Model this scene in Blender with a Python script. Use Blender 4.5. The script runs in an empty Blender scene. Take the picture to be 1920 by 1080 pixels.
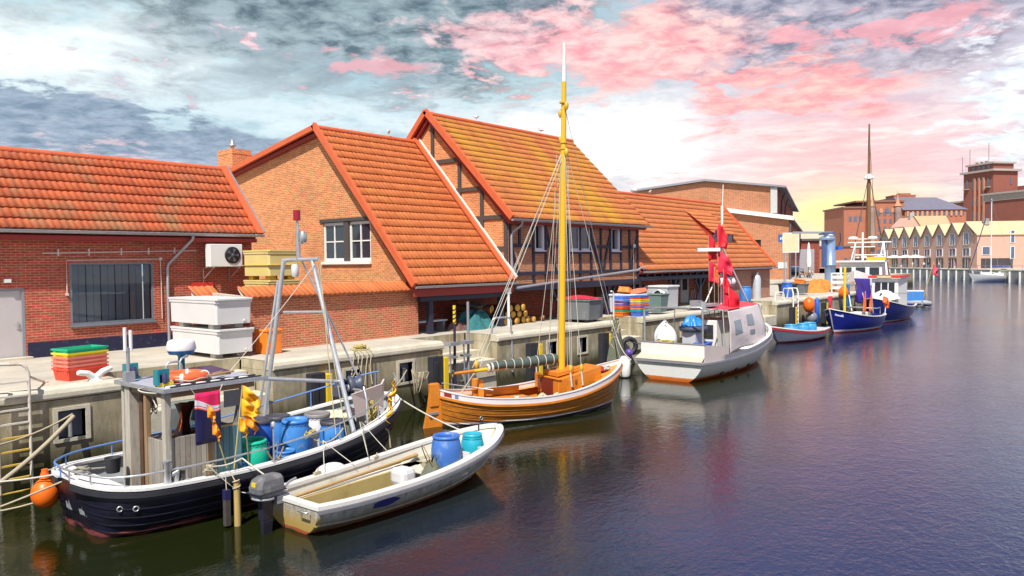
import bpy, math, random
from math import sin, cos, pi, radians, sqrt, atan2, exp
from mathutils import Vector, Matrix
random.seed(7)
SC = bpy.context.scene
COL = SC.collection
QZ = 2.15      # quay level above the water
QY = 19.4      # quay face

def V(*a): return Vector(a)

# ------------------------------------------------------------------ mesh builder
class MB:
    def __init__(s): s.v = []; s.f = []; s.mi = []; s.sm = []; s.tv = []; s.c = 0; s.s = False; s.t = 0.5
    def M(s, i): s.c = i; return s
    def S(s, b=True): s.s = b; return s
    def face(s, *ix):
        s.f.append(ix); s.mi.append(s.c); s.sm.append(s.s); s.tv.append(s.t)
    def add(s, vs, fs):
        b = len(s.v); s.v += [tuple(q) for q in vs]
        for f in fs: s.face(*[b+i for i in f])
        return b
    def quad(s, *ps): s.add(ps, [tuple(range(len(ps)))]); return s
    def prism(s, poly, ext):
        n = len(poly); e = Vector(ext); ps = [Vector(q) for q in poly]
        b = s.add(ps+[q+e for q in ps], [])
        nrm = Vector((0, 0, 0))
        for i in range(n): nrm += ps[i].cross(ps[(i+1) % n])
        fl = nrm.dot(e) > 0
        A = list(range(n)); B = [i+n for i in range(n)]
        old = s.s; s.s = False
        s.face(*[b+i for i in (A[::-1] if fl else A)]); s.face(*[b+i for i in (B if fl else B[::-1])])
        for i in range(n):
            j = (i+1) % n
            q = (i, j, j+n, i+n)
            s.face(*[b+k for k in (q if fl else q[::-1])])
        s.s = old
        return s
    def box(s, x0, x1, y0, y1, z0, z1):
        return s.prism([(x0, y0, z0), (x1, y0, z0), (x1, y1, z0), (x0, y1, z0)], (0, 0, z1-z0))
    def obox(s, c, sx, sy, sz, rz=0, tilt=0):
        R = Matrix.Rotation(rz, 3, 'Z') @ Matrix.Rotation(tilt, 3, 'X'); c = Vector(c)
        P = [c + R @ Vector((x*sx/2, y*sy/2, -sz/2)) for x, y in ((-1, -1), (1, -1), (1, 1), (-1, 1))]
        return s.prism(P, R @ Vector((0, 0, sz)))
    def beam(s, p, q, w, h, up=(0, 0, 1)):
        p = Vector(p); q = Vector(q); d = (q-p).normalized(); u = Vector(up)
        r = d.cross(u)
        if r.length < 1e-4: r = d.cross(Vector((1, 0, 0)))
        r.normalize(); u = r.cross(d)
        return s.prism([p-r*w/2-u*h/2, p+r*w/2-u*h/2, p+r*w/2+u*h/2, p-r*w/2+u*h/2], q-p)
    def tube(s, pts, r, n=6, caps=True, closed=False):
        P = [Vector(p) for p in pts]; m = len(P); b = len(s.v); old = s.s; s.s = n > 4
        ref = None
        for i in range(m):
            if closed: d = P[(i+1) % m]-P[i-1]
            else: d = P[min(i+1, m-1)]-P[max(i-1, 0)]
            if d.length < 1e-9: d = Vector((0, 0, 1))
            d.normalize()
            if ref is None:
                ref = d.cross(Vector((0, 0, 1)))
                if ref.length < 1e-3: ref = d.cross(Vector((1, 0, 0)))
            ref = ref - d*ref.dot(d)
            if ref.length < 1e-6: ref = d.orthogonal()
            ref.normalize(); w = d.cross(ref)
            rr = r[i] if isinstance(r, (list, tuple)) else r
            for k in range(n):
                a = 2*pi*k/n
                s.v.append(tuple(P[i]+ref*cos(a)*rr+w*sin(a)*rr))
        for i in range(m if closed else m-1):
            j = (i+1) % m
            for k in range(n):
                l = (k+1) % n
                s.face(b+i*n+k, b+i*n+l, b+j*n+l, b+j*n+k)
        s.s = False
        if caps and not closed:
            for q, rv in ((b, True), (b+(m-1)*n, False)):
                e = len(s.v); s.v += s.v[q:q+n]
                ix = list(range(e, e+n)); s.face(*(ix[::-1] if rv else ix))
        s.s = old
        return s
    def lathe(s, prof, c=(0, 0, 0), n=16, ax=(0, 0, 1), caps=True, sx=1, sy=1):
        c = Vector(c); a = Vector(ax).normalized(); u = a.orthogonal().normalized()
        if abs(a.z) > .99: u = Vector((1, 0, 0))
        w = a.cross(u); b = len(s.v); old = s.s; s.s = True
        for r, z in prof:
            for k in range(n):
                t = 2*pi*k/n; s.v.append(tuple(c+a*z+u*cos(t)*r*sx+w*sin(t)*r*sy))
        for i in range(len(prof)-1):
            for k in range(n):
                l = (k+1) % n
                s.face(b+i*n+k, b+i*n+l, b+(i+1)*n+l, b+(i+1)*n+k)
        s.s = False
        if caps:
            for q, rv, rad in ((b, True, prof[0][0]), (b+(len(prof)-1)*n, False, prof[-1][0])):
                if rad > 1e-4:
                    e = len(s.v); s.v += s.v[q:q+n]
                    ix = list(range(e, e+n)); s.face(*(ix[::-1] if rv else ix))
        s.s = old
        return s
    def ball(s, c, r, n=12, m=8, sz=1, sx=1, sy=1):
        return s.lathe([(max(1e-5, r*sin(pi*i/m)), -r*sz*cos(pi*i/m)) for i in range(m+1)], c, n, caps=False, sx=sx, sy=sy)
    def grid(s, fn, nu, nv, flip=False):
        b = len(s.v); old = s.s; s.s = True
        for j in range(nv+1):
            for i in range(nu+1): s.v.append(tuple(fn(i/nu, j/nv)))
        for j in range(nv):
            for i in range(nu):
                q = (b+j*(nu+1)+i, b+j*(nu+1)+i+1, b+(j+1)*(nu+1)+i+1, b+(j+1)*(nu+1)+i)
                s.face(*(q[::-1] if flip else q))
        s.s = old
        return s
    def torus(s, c, R, r, n=20, m=8, ax=(0, 0, 1)):
        a = Vector(ax).normalized(); u = a.orthogonal().normalized(); w = a.cross(u); c = Vector(c)
        return s.tube([c+u*cos(2*pi*k/n)*R+w*sin(2*pi*k/n)*R for k in range(n)], r, m, closed=True)
    def build(s, name, mats, parent=None, world=False, bevel=0, solid=0, bseg=2):
        if not isinstance(mats, (list, tuple)): mats = [mats]
        vs = s.v
        if world and parent is not None:
            mi = world_matrix(parent).inverted(); vs = [mi @ Vector(q) for q in vs]
        me = bpy.data.meshes.new(name)
        me.from_pydata([tuple(q) for q in vs], [], s.f)
        for m in mats: me.materials.append(m)
        me.polygons.foreach_set('material_index', s.mi)
        me.polygons.foreach_set('use_smooth', s.sm)
        if len(set(s.tv)) > 1:
            at = me.attributes.new('tv', 'FLOAT', 'FACE'); at.data.foreach_set('value', s.tv)
        me.update()
        o = bpy.data.objects.new(name, me); COL.objects.link(o)
        if parent is not None: o.parent = parent
        if solid:
            md = o.modifiers.new('t', 'SOLIDIFY'); md.thickness = solid; md.offset = 0
        if bevel:
            md = o.modifiers.new('b', 'BEVEL'); md.width = bevel; md.segments = bseg; md.limit_method = 'ANGLE'; md.angle_limit = radians(40)
        return o

def world_matrix(o):
    m = Matrix.Translation(o.location) @ o.rotation_euler.to_matrix().to_4x4()
    return (world_matrix(o.parent) @ m) if o.parent else m

def tag(o, label, cat, group=None, kind=None):
    if label: o['label'] = label
    if cat: o['category'] = cat
    if group: o['group'] = group
    if kind: o['kind'] = kind
    return o
def thing(name, label, cat, loc=(0, 0, 0), rz=0, group=None):
    o = bpy.data.objects.new(name, None); COL.objects.link(o); o.empty_display_size = .2
    o.location = loc; o.rotation_euler = (0, 0, rz)
    return tag(o, label, cat, group)
KIDS = {}
def copy_tree(o, parent=None):
    c = o.copy(); COL.objects.link(c)
    if parent is not None: c.parent = parent; c.matrix_parent_inverse = Matrix()
    for ch in [q for q in bpy.data.objects if q.parent == o]: copy_tree(ch, c)
    return c
def dup(o, loc, rz=None, label=None, group=None):
    c = copy_tree(o); c.location = loc
    if rz is not None: c.rotation_euler = (0, 0, rz)
    if label: c['label'] = label
    if group: c['group'] = group
    return c
def single(mb, name, mats, label, cat, loc=(0, 0, 0), rz=0, group=None, kind=None, **k):
    o = mb.build(name, mats, **k); o.location = loc; o.rotation_euler = (0, 0, rz)
    return tag(o, label, cat, group, kind)
def sag(p, q, d, n=10):
    p = Vector(p); q = Vector(q)
    return [p.lerp(q, i/n) - Vector((0, 0, d*4*(i/n)*(1-i/n))) for i in range(n+1)]

# polygon clipping for walls with openings (2-D)
def clip(poly, a, b, c):
    out = []
    for i in range(len(poly)):
        p, q = poly[i], poly[(i+1) % len(poly)]
        dp = a*p[0]+b*p[1]-c; dq = a*q[0]+b*q[1]-c
        if dp <= 0: out.append(p)
        if (dp < 0 < dq) or (dq < 0 < dp):
            t = dp/(dp-dq); out.append((p[0]+(q[0]-p[0])*t, p[1]+(q[1]-p[1])*t))
    return out if len(out) > 2 else []
def holes(poly, hs):
    pcs = [poly]
    for x0, x1, z0, z1 in hs:
        new = []
        for p in pcs:
            L = clip(p, 1, 0, x0); R = clip(p, -1, 0, -x1)
            m = clip(clip(p, 1, 0, x1), -1, 0, -x0) if len(p) > 2 else []
            B = clip(m, 0, 1, z0) if m else []; T = clip(m, 0, -1, -z1) if m else []
            new += [q for q in (L, R, B, T) if q]
        pcs = new
    return pcs
def wallX(mb, poly, y, t, hs=()):          # wall in the X-Z plane at Y=y, thickness t inland
    for p in holes(poly, hs): mb.prism([(a, y, b) for a, b in p], (0, t, 0))
    return mb
def wallY(mb, poly, x, t, hs=()):          # wall in the Y-Z plane
    for p in holes(poly, hs): mb.prism([(x, a, b) for a, b in p], (t, 0, 0))
    return mb

# ------------------------------------------------------------------ materials
def nd(nt, typ, ins=None, **pr):
    n = nt.nodes.new(typ)
    for k, v in pr.items(): setattr(n, k, v)
    for k, v in (ins or {}).items():
        if isinstance(v, bpy.types.NodeSocket): nt.links.new(v, n.inputs[k])
        else: n.inputs[k].default_value = v
    return n
def mth(nt, op, a, b=0.0, c=0.0, clamp=False):
    return nd(nt, 'ShaderNodeMath', {0: a, 1: b, 2: c}, operation=op, use_clamp=clamp).outputs[0]
def rgb(c): return (c[0], c[1], c[2], 1)
def mix(nt, f, a, b, bt='MIX'):
    n = nd(nt, 'ShaderNodeMix', data_type='RGBA', blend_type=bt, clamp_factor=True)
    for i, v in ((0, f), (6, a), (7, b)):
        if isinstance(v, bpy.types.NodeSocket): nt.links.new(v, n.inputs[i])
        else: n.inputs[i].default_value = v if i == 0 else rgb(v)
    return n.outputs[2]
def noise(nt, vec, sc, det=4, rough=.55, dist=0):
    return nd(nt, 'ShaderNodeTexNoise', {'Vector': vec, 'Scale': sc, 'Detail': det, 'Roughness': rough, 'Distortion': dist}).outputs['Fac']
def ramp(nt, f, lo, hi): return nd(nt, 'ShaderNodeMapRange', {0: f, 1: lo, 2: hi, 3: 0.0, 4: 1.0}).outputs[0]
def scaled(nt, vec, s): return nd(nt, 'ShaderNodeVectorMath', {0: vec, 1: s}, operation='MULTIPLY').outputs[0]
def newmat(name):
    m = bpy.data.materials.new(name); m.use_nodes = True; nt = m.node_tree
    b = nt.nodes['Principled BSDF']
    return m, nt, b
def coord(nt, kind='Object'):
    if kind == 'World': return nd(nt, 'ShaderNodeNewGeometry').outputs['Position']
    return nd(nt, 'ShaderNodeTexCoord').outputs[kind]
MATS = {}
def pm(name, col, rough=.6, metal=0, var=.16, sc=3.0, dirt=0, dcol=(.09, .075, .055), dsc=2.0, bump=0.0, bsc=40, stretch=(1, 1, 1), bands=None, kind='Object', spec=.5, rust=0, rcol=(.30, .12, .03)):
    if name in MATS: return MATS[name]
    m, nt, b = newmat(name); vec = scaled(nt, coord(nt, kind), stretch)
    n1 = noise(nt, vec, sc, 5)
    base = rgb(col)
    if bands:
        sep = nd(nt, 'ShaderNodeSeparateXYZ', {0: coord(nt, kind)}).outputs[2]
        z = mth(nt, 'ADD', sep, mth(nt, 'MULTIPLY', mth(nt, 'SUBTRACT', noise(nt, vec, 6), .5), .04))
        cur = rgb(col)
        for zz, cc in bands:
            f = mth(nt, 'LESS_THAN', z, zz)
            n = nd(nt, 'ShaderNodeMix', data_type='RGBA')
            nt.links.new(f, n.inputs[0])
            if isinstance(cur, tuple): n.inputs[6].default_value = cur
            else: nt.links.new(cur, n.inputs[6])
            n.inputs[7].default_value = rgb(cc); cur = n.outputs[2]
        base = cur
    hv = nd(nt, 'ShaderNodeHueSaturation', {'Value': mth(nt, 'ADD', mth(nt, 'MULTIPLY', n1, var*2), 1-var), 'Color': base}).outputs[0]
    if dirt:
        d = noise(nt, vec, dsc, 7, .65)
        f = ramp(nt, d, .72-dirt*.4, .9-dirt*.35)
        hv = mix(nt, mth(nt, 'MULTIPLY', f, .85), hv, dcol)
    if rust:
        rn = noise(nt, scaled(nt, coord(nt, kind), (7, 7, .7)), 1.0, 6, .7, .3)
        hv = mix(nt, mth(nt, 'MULTIPLY', ramp(nt, rn, .74-rust*.35, .86-rust*.3), .75), hv, rcol)
    nt.links.new(hv, b.inputs['Base Color'])
    rg = mth(nt, 'ADD', mth(nt, 'MULTIPLY', n1, .25), rough-.12, clamp=True)
    nt.links.new(rg, b.inputs['Roughness'])
    b.inputs['Metallic'].default_value = metal
    b.inputs['Specular IOR Level'].default_value = spec
    if bump:
        bp = nd(nt, 'ShaderNodeBump', {'Height': noise(nt, vec, bsc, 4), 'Strength': bump, 'Distance': .02})
        nt.links.new(bp.outputs[0], b.inputs['Normal'])
    MATS[name] = m
    return m

def brickmat(name, c1, c2, mort, bw=.25, rh=.078, stain=.3, soot=(.09, .06, .05), var=.35):
    m, nt, b = newmat(name); pos = coord(nt, 'World')
    s = nd(nt, 'ShaderNodeSeparateXYZ', {0: pos}).outputs
    uv = nd(nt, 'ShaderNodeCombineXYZ', {0: mth(nt, 'ADD', s[0], s[1]), 1: s[2]}).outputs[0]
    br = nd(nt, 'ShaderNodeTexBrick', {'Vector': uv, 'Color1': rgb(c1), 'Color2': rgb(c2), 'Mortar': rgb(mort), 'Scale': 1.0,
        'Mortar Size': .013, 'Mortar Smooth': .2, 'Bias': -.1, 'Brick Width': bw, 'Row Height': rh}, offset=.5)
    n1 = noise(nt, pos, .7, 6, .6); n2 = noise(nt, scaled(nt, pos, (3.9, 3.9, 12.8)), 1.0, 2)
    c = nd(nt, 'ShaderNodeHueSaturation', {'Value': mth(nt, 'ADD', mth(nt, 'MULTIPLY', n2, var*2), 1-var), 'Color': br.outputs['Color']}).outputs[0]
    c = mix(nt, mth(nt, 'MULTIPLY', ramp(nt, n1, .5, .8), stain), c, soot)
    n3 = noise(nt, pos, 1.7, 5, .6)
    c = mix(nt, mth(nt, 'MULTIPLY', ramp(nt, n3, .6, .75), stain*.7), c, mort)
    nt.links.new(c, b.inputs['Base Color']); b.inputs['Roughness'].default_value = .85
    b.inputs['Specular IOR Level'].default_value = .25
    h = mth(nt, 'ADD', mth(nt, 'MULTIPLY', br.outputs['Fac'], -1.0), mth(nt, 'MULTIPLY', noise(nt, pos, 45, 3), .5))
    bp = nd(nt, 'ShaderNodeBump', {'Height': h, 'Strength': .6, 'Distance': .008})
    nt.links.new(bp.outputs[0], b.inputs['Normal'])
    MATS[name] = m
    return m

def tilemat(name, c1, c2, lich, lcol, lsc=.35, streak=(1, 1, 1), dark=(.07, .055, .045), darkf=.25):
    m, nt, b = newmat(name); pos = coord(nt, 'World')
    tv = nd(nt, 'ShaderNodeAttribute', attribute_name='tv').outputs['Fac']
    c = mix(nt, tv, c1, c2)
    n0 = noise(nt, pos, 9, 4)
    c = nd(nt, 'ShaderNodeHueSaturation', {'Value': mth(nt, 'ADD', mth(nt, 'MULTIPLY', n0, .5), .75), 'Color': c}).outputs[0]
    l1 = noise(nt, scaled(nt, pos, streak), lsc, 6, .62)
    l2 = noise(nt, pos, 7, 4, .6)
    lm = mth(nt, 'ADD', mth(nt, 'MULTIPLY', l1, .75), mth(nt, 'MULTIPLY', l2, .25))
    f = mth(nt, 'MULTIPLY', ramp(nt, lm, .62-lich*.3, .78-lich*.25), .78)
    c = mix(nt, f, c, lcol)
    d = ramp(nt, noise(nt, scaled(nt, pos, (1.3, .5, .5)), 1.6, 6, .7), .55, .8)
    c = mix(nt, mth(nt, 'MULTIPLY', d, darkf), c, dark)
    w = ramp(nt, noise(nt, pos, 5, 3, .6), .7, .78)
    c = mix(nt, mth(nt, 'MULTIPLY', w, .3), c, (.62, .55, .45))
    nt.links.new(c, b.inputs['Base Color']); b.inputs['Roughness'].default_value = .7
    b.inputs['Specular IOR Level'].default_value = .3
    bp = nd(nt, 'ShaderNodeBump', {'Height': noise(nt, pos, 60, 3), 'Strength': .3, 'Distance': .006})
    nt.links.new(bp.outputs[0], b.inputs['Normal'])
    MATS[name] = m
    return m

def concretemat(name, c1, c2, algae=True, streak=True):
    m, nt, b = newmat(name); pos = coord(nt, 'World')
    n1 = noise(nt, pos, 1.1, 7, .65); n2 = noise(nt, scaled(nt, pos, (2.6, 2.6, .5)), 1.0, 7, .72, .4)
    c = mix(nt, ramp(nt, n1, .3, .7), c1, c2)
    if streak:
        c = mix(nt, mth(nt, 'MULTIPLY', ramp(nt, n2, .46, .68), .66), c, (.13, .12, .065))
        n4 = noise(nt, scaled(nt, pos, (2.2, 2.2, .5)), 1.0, 5, .7)
        c = mix(nt, mth(nt, 'MULTIPLY', ramp(nt, n4, .54, .66), .6), c, (.58, .54, .46))
        n3 = noise(nt, scaled(nt, pos, (6, 6, .5)), .7, 5, .7)
        c = mix(nt, mth(nt, 'MULTIPLY', ramp(nt, n3, .58, .70), .6), c, (.34, .20, .05))
    if algae:
        z = nd(nt, 'ShaderNodeSeparateXYZ', {0: pos}).outputs[2]
        zz = mth(nt, 'ADD', z, mth(nt, 'MULTIPLY', mth(nt, 'SUBTRACT', n2, .5), 1.3))
        f = ramp(nt, zz, 1.15, .5)
        c = mix(nt, mth(nt, 'MULTIPLY', f, .92), c, (.035, .036, .012))
    g = ramp(nt, noise(nt, pos, 28, 4, .7), .52, .62)
    c = mix(nt, mth(nt, 'MULTIPLY', g, .22), c, (.16, .14, .10))
    nt.links.new(c, b.inputs['Base Color']); b.inputs['Roughness'].default_value = .85
    b.inputs['Specular IOR Level'].default_value = .25
    bp = nd(nt, 'ShaderNodeBump', {'Height': noise(nt, pos, 22, 6, .7), 'Strength': .5, 'Distance': .012})
    nt.links.new(bp.outputs[0], b.inputs['Normal'])
    MATS[name] = m
    return m

def woodmat(name, c1, c2, axis=0, pw=.11, gap=(.02, .015, .01), rough=.55, dirt=.2, gapf=.75, coat=0):
    """plank lines across the given object axis (0 x,1 y,2 z), grain along the others"""
    m, nt, b = newmat(name); ob = coord(nt, 'Object')
    s = nd(nt, 'ShaderNodeSeparateXYZ', {0: ob}).outputs[axis]
    q = mth(nt, 'DIVIDE', s, pw); fr = mth(nt, 'FRACT', q)
    idx = nd(nt, 'ShaderNodeTexWhiteNoise', {'W': mth(nt, 'FLOOR', q)}, noise_dimensions='1D').outputs[0]
    st = [2, 2, 2]; st[axis] = 30
    if axis == 0: st[2] = 2
    g = noise(nt, scaled(nt, ob, tuple(st)), 1.5, 5, .6)
    f = mth(nt, 'ADD', mth(nt, 'MULTIPLY', g, .6), mth(nt, 'MULTIPLY', idx, .4))
    c = mix(nt, ramp(nt, f, .2, .8), c1, c2)
    line = mth(nt, 'LESS_THAN', fr, .09)
    c = mix(nt, mth(nt, 'MULTIPLY', line, gapf), c, gap)
    d = ramp(nt, noise(nt, ob, 2.3, 6, .7), .55, .8)
    c = mix(nt, mth(nt, 'MULTIPLY', d, dirt), c, gap)
    nt.links.new(c, b.inputs['Base Color']); b.inputs['Roughness'].default_value = rough
    b.inputs['Coat Weight'].default_value = coat
    bp = nd(nt, 'ShaderNodeBump', {'Height': mth(nt, 'SUBTRACT', mth(nt, 'MULTIPLY', g, .3), line), 'Strength': .5, 'Distance': .006})
    nt.links.new(bp.outputs[0], b.inputs['Normal'])
    MATS[name] = m
    return m
def glassmat(name, tint=(.6, .66, .7), refl=1.0):
    m, nt, b = newmat(name)
    nt.nodes.remove(b)
    t = nd(nt, 'ShaderNodeBsdfTransparent', {'Color': rgb(tint)}).outputs[0]
    g = nd(nt, 'ShaderNodeBsdfGlossy', {'Roughness': .03}).outputs[0]
    fr = nd(nt, 'ShaderNodeFresnel', {'IOR': 1.6}).outputs[0]
    mx = nd(nt, 'ShaderNodeMixShader', {0: mth(nt, 'MULTIPLY', fr, refl, clamp=True), 1: t, 2: g}).outputs[0]
    nt.links.new(mx, nt.nodes['Material Output'].inputs[0])
    MATS[name] = m
    return m

# ------------------------------------------------------------------ camera
cam = bpy.data.cameras.new('camera'); co = bpy.data.objects.new('camera', cam); COL.objects.link(co)
CR = V(.64086993, -.76757392, -.01077126); CF = V(.76696578, .64082818, -.03320751); CU = V(.03239174, .01302051, .99939043)
CZ = 4.9
co.matrix_world = Matrix(((CR.x, CU.x, -CF.x, 0), (CR.y, CU.y, -CF.y, 0), (CR.z, CU.z, -CF.z, CZ), (0, 0, 0, 1)))
cam.sensor_width = 36; cam.lens = 1469.3/1920*36; cam.clip_end = 6000; cam.clip_start = .1
SC.camera = co

# ------------------------------------------------------------------ light: one sun and the sky
SUN_EL, SUN_AZ = radians(54), None
hx, hy = -.89, -.456                      # horizontal direction towards the sun
sl = bpy.data.lights.new('sun', 'SUN'); sl.energy = 5.0; sl.angle = radians(.5); sl.color = (1, .955, .87)
so = bpy.data.objects.new('sun', sl); COL.objects.link(so)
sd = V(hx*cos(SUN_EL), hy*cos(SUN_EL), sin(SUN_EL))
so.rotation_euler = sd.to_track_quat('Z', 'Y').to_euler(); so.location = (-30, -20, 60)

w = bpy.data.worlds.new('World'); SC.world = w; w.use_nodes = True; nt = w.node_tree
for n in list(nt.nodes): nt.nodes.remove(n)
out = nd(nt, 'ShaderNodeOutputWorld')
sky = nd(nt, 'ShaderNodeTexSky', sky_type='NISHITA', sun_disc=False, sun_elevation=SUN_EL, sun_rotation=atan2(hx, hy), altitude=0, air_density=1, dust_density=1.5)
bg1 = nd(nt, 'ShaderNodeBackground', {'Color': sky.outputs[0], 'Strength': .09})
D = nd(nt, 'ShaderNodeTexCoord').outputs['Generated']
dx, dy, dz = nd(nt, 'ShaderNodeSeparateXYZ', {0: D}).outputs
# compass bearing and elevation of a sky direction, degrees, bearing 0 along the harbour view
axis = (.7675, .6411)
rx = mth(nt, 'SUBTRACT', mth(nt, 'MULTIPLY', dx, axis[1]), mth(nt, 'MULTIPLY', dy, axis[0]))
fx = mth(nt, 'ADD', mth(nt, 'MULTIPLY', dx, axis[0]), mth(nt, 'MULTIPLY', dy, axis[1]))
AZ = mth(nt, 'MULTIPLY', mth(nt, 'ARCTAN2', rx, fx), 180/pi)
EL = mth(nt, 'MULTIPLY', mth(nt, 'ARCSINE', dz), 180/pi)
# cloud layer seen in perspective: a plane high above
den = mth(nt, 'ADD', mth(nt, 'MAXIMUM', dz, 0.0), .13)
PX = mth(nt, 'DIVIDE', rx, den); PY = mth(nt, 'DIVIDE', fx, den)
CP = nd(nt, 'ShaderNodeCombineXYZ', {0: PX, 1: PY, 2: 3.7}).outputs[0]
big = noise(nt, CP, 1.7, 5, .55, .4); mid = noise(nt, CP, 4.6, 7, .62, .5); fine = noise(nt, CP, 11.0, 6, .62, .3)
stk = noise(nt, nd(nt, 'ShaderNodeCombineXYZ', {0: mth(nt, 'MULTIPLY', AZ, .16), 1: mth(nt, 'MULTIPLY', EL, 1.1), 2: 1.3}).outputs[0], 1.0, 6, .62, .6)
def mul(a, b): return mth(nt, 'MULTIPLY', a, b)
def add(a, b): return mth(nt, 'ADD', a, b)
puff = add(add(mul(mid, .45), mul(fine, .33)), mul(big, .22))
wa = mul(mth(nt, 'SUBTRACT', mid, .5), 14.0); we = mul(mth(nt, 'SUBTRACT', noise(nt, CP, 3.0, 6, .6), .5), 7.0)
AW = add(AZ, wa); EW = add(EL, we)
def blob(a0, e0, sa, se, g=1.0, tilt=0.0, warp=True):
    a = mth(nt, 'SUBTRACT', AW if warp else AZ, a0); e = mth(nt, 'SUBTRACT', EW if warp else EL, e0)
    if tilt: e = add(e, mul(a, tilt))
    a = mth(nt, 'DIVIDE', a, sa); e = mth(nt, 'DIVIDE', e, se)
    return mul(mth(nt, 'EXPONENT', mul(add(mul(a, a), mul(e, e)), -1.0)), g)
def lay(cur, f, col): return mix(nt, f, cur, col)
def cloud(b, n, k, lo, hi): return ramp(nt, add(b, mul(mth(nt, 'SUBTRACT', n, .5), k)), lo, hi)
def tone(n, c1, c2, lo=.36, hi=.64): return mix(nt, ramp(nt, n, lo, hi), c1, c2)
c = tone(puff, (.36, .54, .61), (.70, .82, .85), .40, .60)                                   # bright aqua veil
c = lay(c, ramp(nt, AZ, 2, 20), tone(puff, (.52, .52, .63), (.86, .82, .86), .42, .58))        # lilac white on the right
c = lay(c, mul(cloud(blob(-11, 17.5, 23, 5.6, 1.1, 0, False), puff, 4.2, .24, .56), .94), tone(fine, (.08, .125, .155), (.33, .43, .47), .36, .62))
c = lay(c, mul(cloud(blob(-29, 18.5, 9, 2.6), puff, 3.5, .4, .7), .75), tone(fine, (.24, .34, .38), (.5, .6, .63)))
c = lay(c, mul(cloud(blob(-16, 13.2, 14, 2.6), puff, 4.0, .45, .75), .6), (.38, .48, .54))
c = lay(c, blob(-32, 13.2, 9, 2.3, 1.1), (.93, 1.0, 1.0))
c = lay(c, blob(-14, 10.6, 12, 1.1, .6), (.80, .90, .95))
c = lay(c, mul(cloud(blob(-30, 8.7, 16, 2.0, 1.15, .105), mid, 1.6, .34, .52), .96), tone(fine, (.17, .24, .33), (.36, .44, .55)))   # slate bank
c = lay(c, blob(-24, 5.2, 15, 1.7, .8), (.50, .57, .72))
c = lay(c, mul(cloud(blob(-27, 7.4, 3, .5), fine, 2.5, .4, .9), .5), (.85, .60, .62))
c = lay(c, mul(cloud(blob(24, 17.0, 15, 5.4, 1.3, 0, False), puff, 4.4, .28, .56), .94), tone(fine, (.19, .20, .28), (.54, .51, .60), .38, .62))   # mauve grey, upper right
c = lay(c, mul(cloud(blob(1, 17.8, 5, 2.2), puff, 3.6, .4, .7), .8), tone(fine, (.14, .17, .22), (.42, .44, .50)))
c = lay(c, mul(cloud(blob(8.0, 14.6, 9.5, 3.2, 1.0), puff, 3.6, .32, .70), .90), tone(fine, (.92, .33, .36), (.98, .66, .60), .36, .62))     # pink mass
c = lay(c, mul(cloud(blob(1, 15.6, 8, 2.4, .95), puff, 4.0, .38, .75), .75), tone(fine, (.88, .40, .45), (.95, .68, .68)))
c = lay(c, mul(cloud(blob(-9, 13.9, 4.5, 1.0, 1, .12), mid, 2.4, .4, .8), .62), (.95, .42, .46))
c = lay(c, mul(blob(22, 7.0, 12.5, 4.0, 1.0, 0, False), .85), tone(stk, (.97, .50, .50), (.98, .72, .66), .4, .62))                     # pink haze
c = lay(c, mul(cloud(blob(21, 11.0, 7.5, 1.9, 1.05), mid, 2.4, .34, .66), .92), tone(fine, (.96, .33, .36), (.98, .60, .52)))
c = lay(c, mul(cloud(blob(27, 14.5, 7, 1.2), mid, 3.0, .45, .75), .7), (.95, .42, .46))
c = lay(c, mul(mul(ramp(nt, stk, .52, .64), blob(22, 6.0, 14, 4.5, 1, 0, False)), .6), (1.0, .86, .80))
c = lay(c, mul(cloud(blob(35, 9.5, 4.5, 5.0), puff, 3.0, .3, .62), .95), tone(fine, (.66, .77, .88), (.97, .98, 1.0)))
c = lay(c, blob(8.8, 8.3, 5.0, 2.0, 1.5), (1.12, 1.08, 1.05))        # white glow behind the gables
c = lay(c, blob(2, 9.6, 7, 1.1, .9), (1.0, .96, .96))
c = lay(c, mul(blob(23.0, 3.0, 4.6, 1.9, 1.2, 0, False), add(.6, mul(stk, .7))), (1.0, .84, .40))   # yellow near the horizon
c = lay(c, mul(ramp(nt, EL, 21, 33), .95), (.07, .095, .23))           # unseen sky overhead, made dark blue to deepen the water's reflections
bg2 = nd(nt, 'ShaderNodeBackground', {'Color': c, 'Strength': 1.0})
cov = mth(nt, 'SUBTRACT', 1.0, mul(ramp(nt, EL, 18, 60), .5))
ms = nd(nt, 'ShaderNodeMixShader', {0: mth(nt, 'MULTIPLY', cov, .94), 1: bg1.outputs[0], 2: bg2.outputs[0]})
nt.links.new(ms.outputs[0], out.inputs[0])
SC.view_settings.view_transform = 'Standard'; SC.view_settings.look = 'None'; SC.view_settings.exposure = .30; SC.view_settings.gamma = 1
SC.render.engine = 'CYCLES'
SC.cycles.max_bounces = 6; SC.cycles.transparent_max_bounces = 8; SC.cycles.caustics_reflective = False; SC.cycles.caustics_refractive = False
SC.cycles.use_denoising = True

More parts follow.
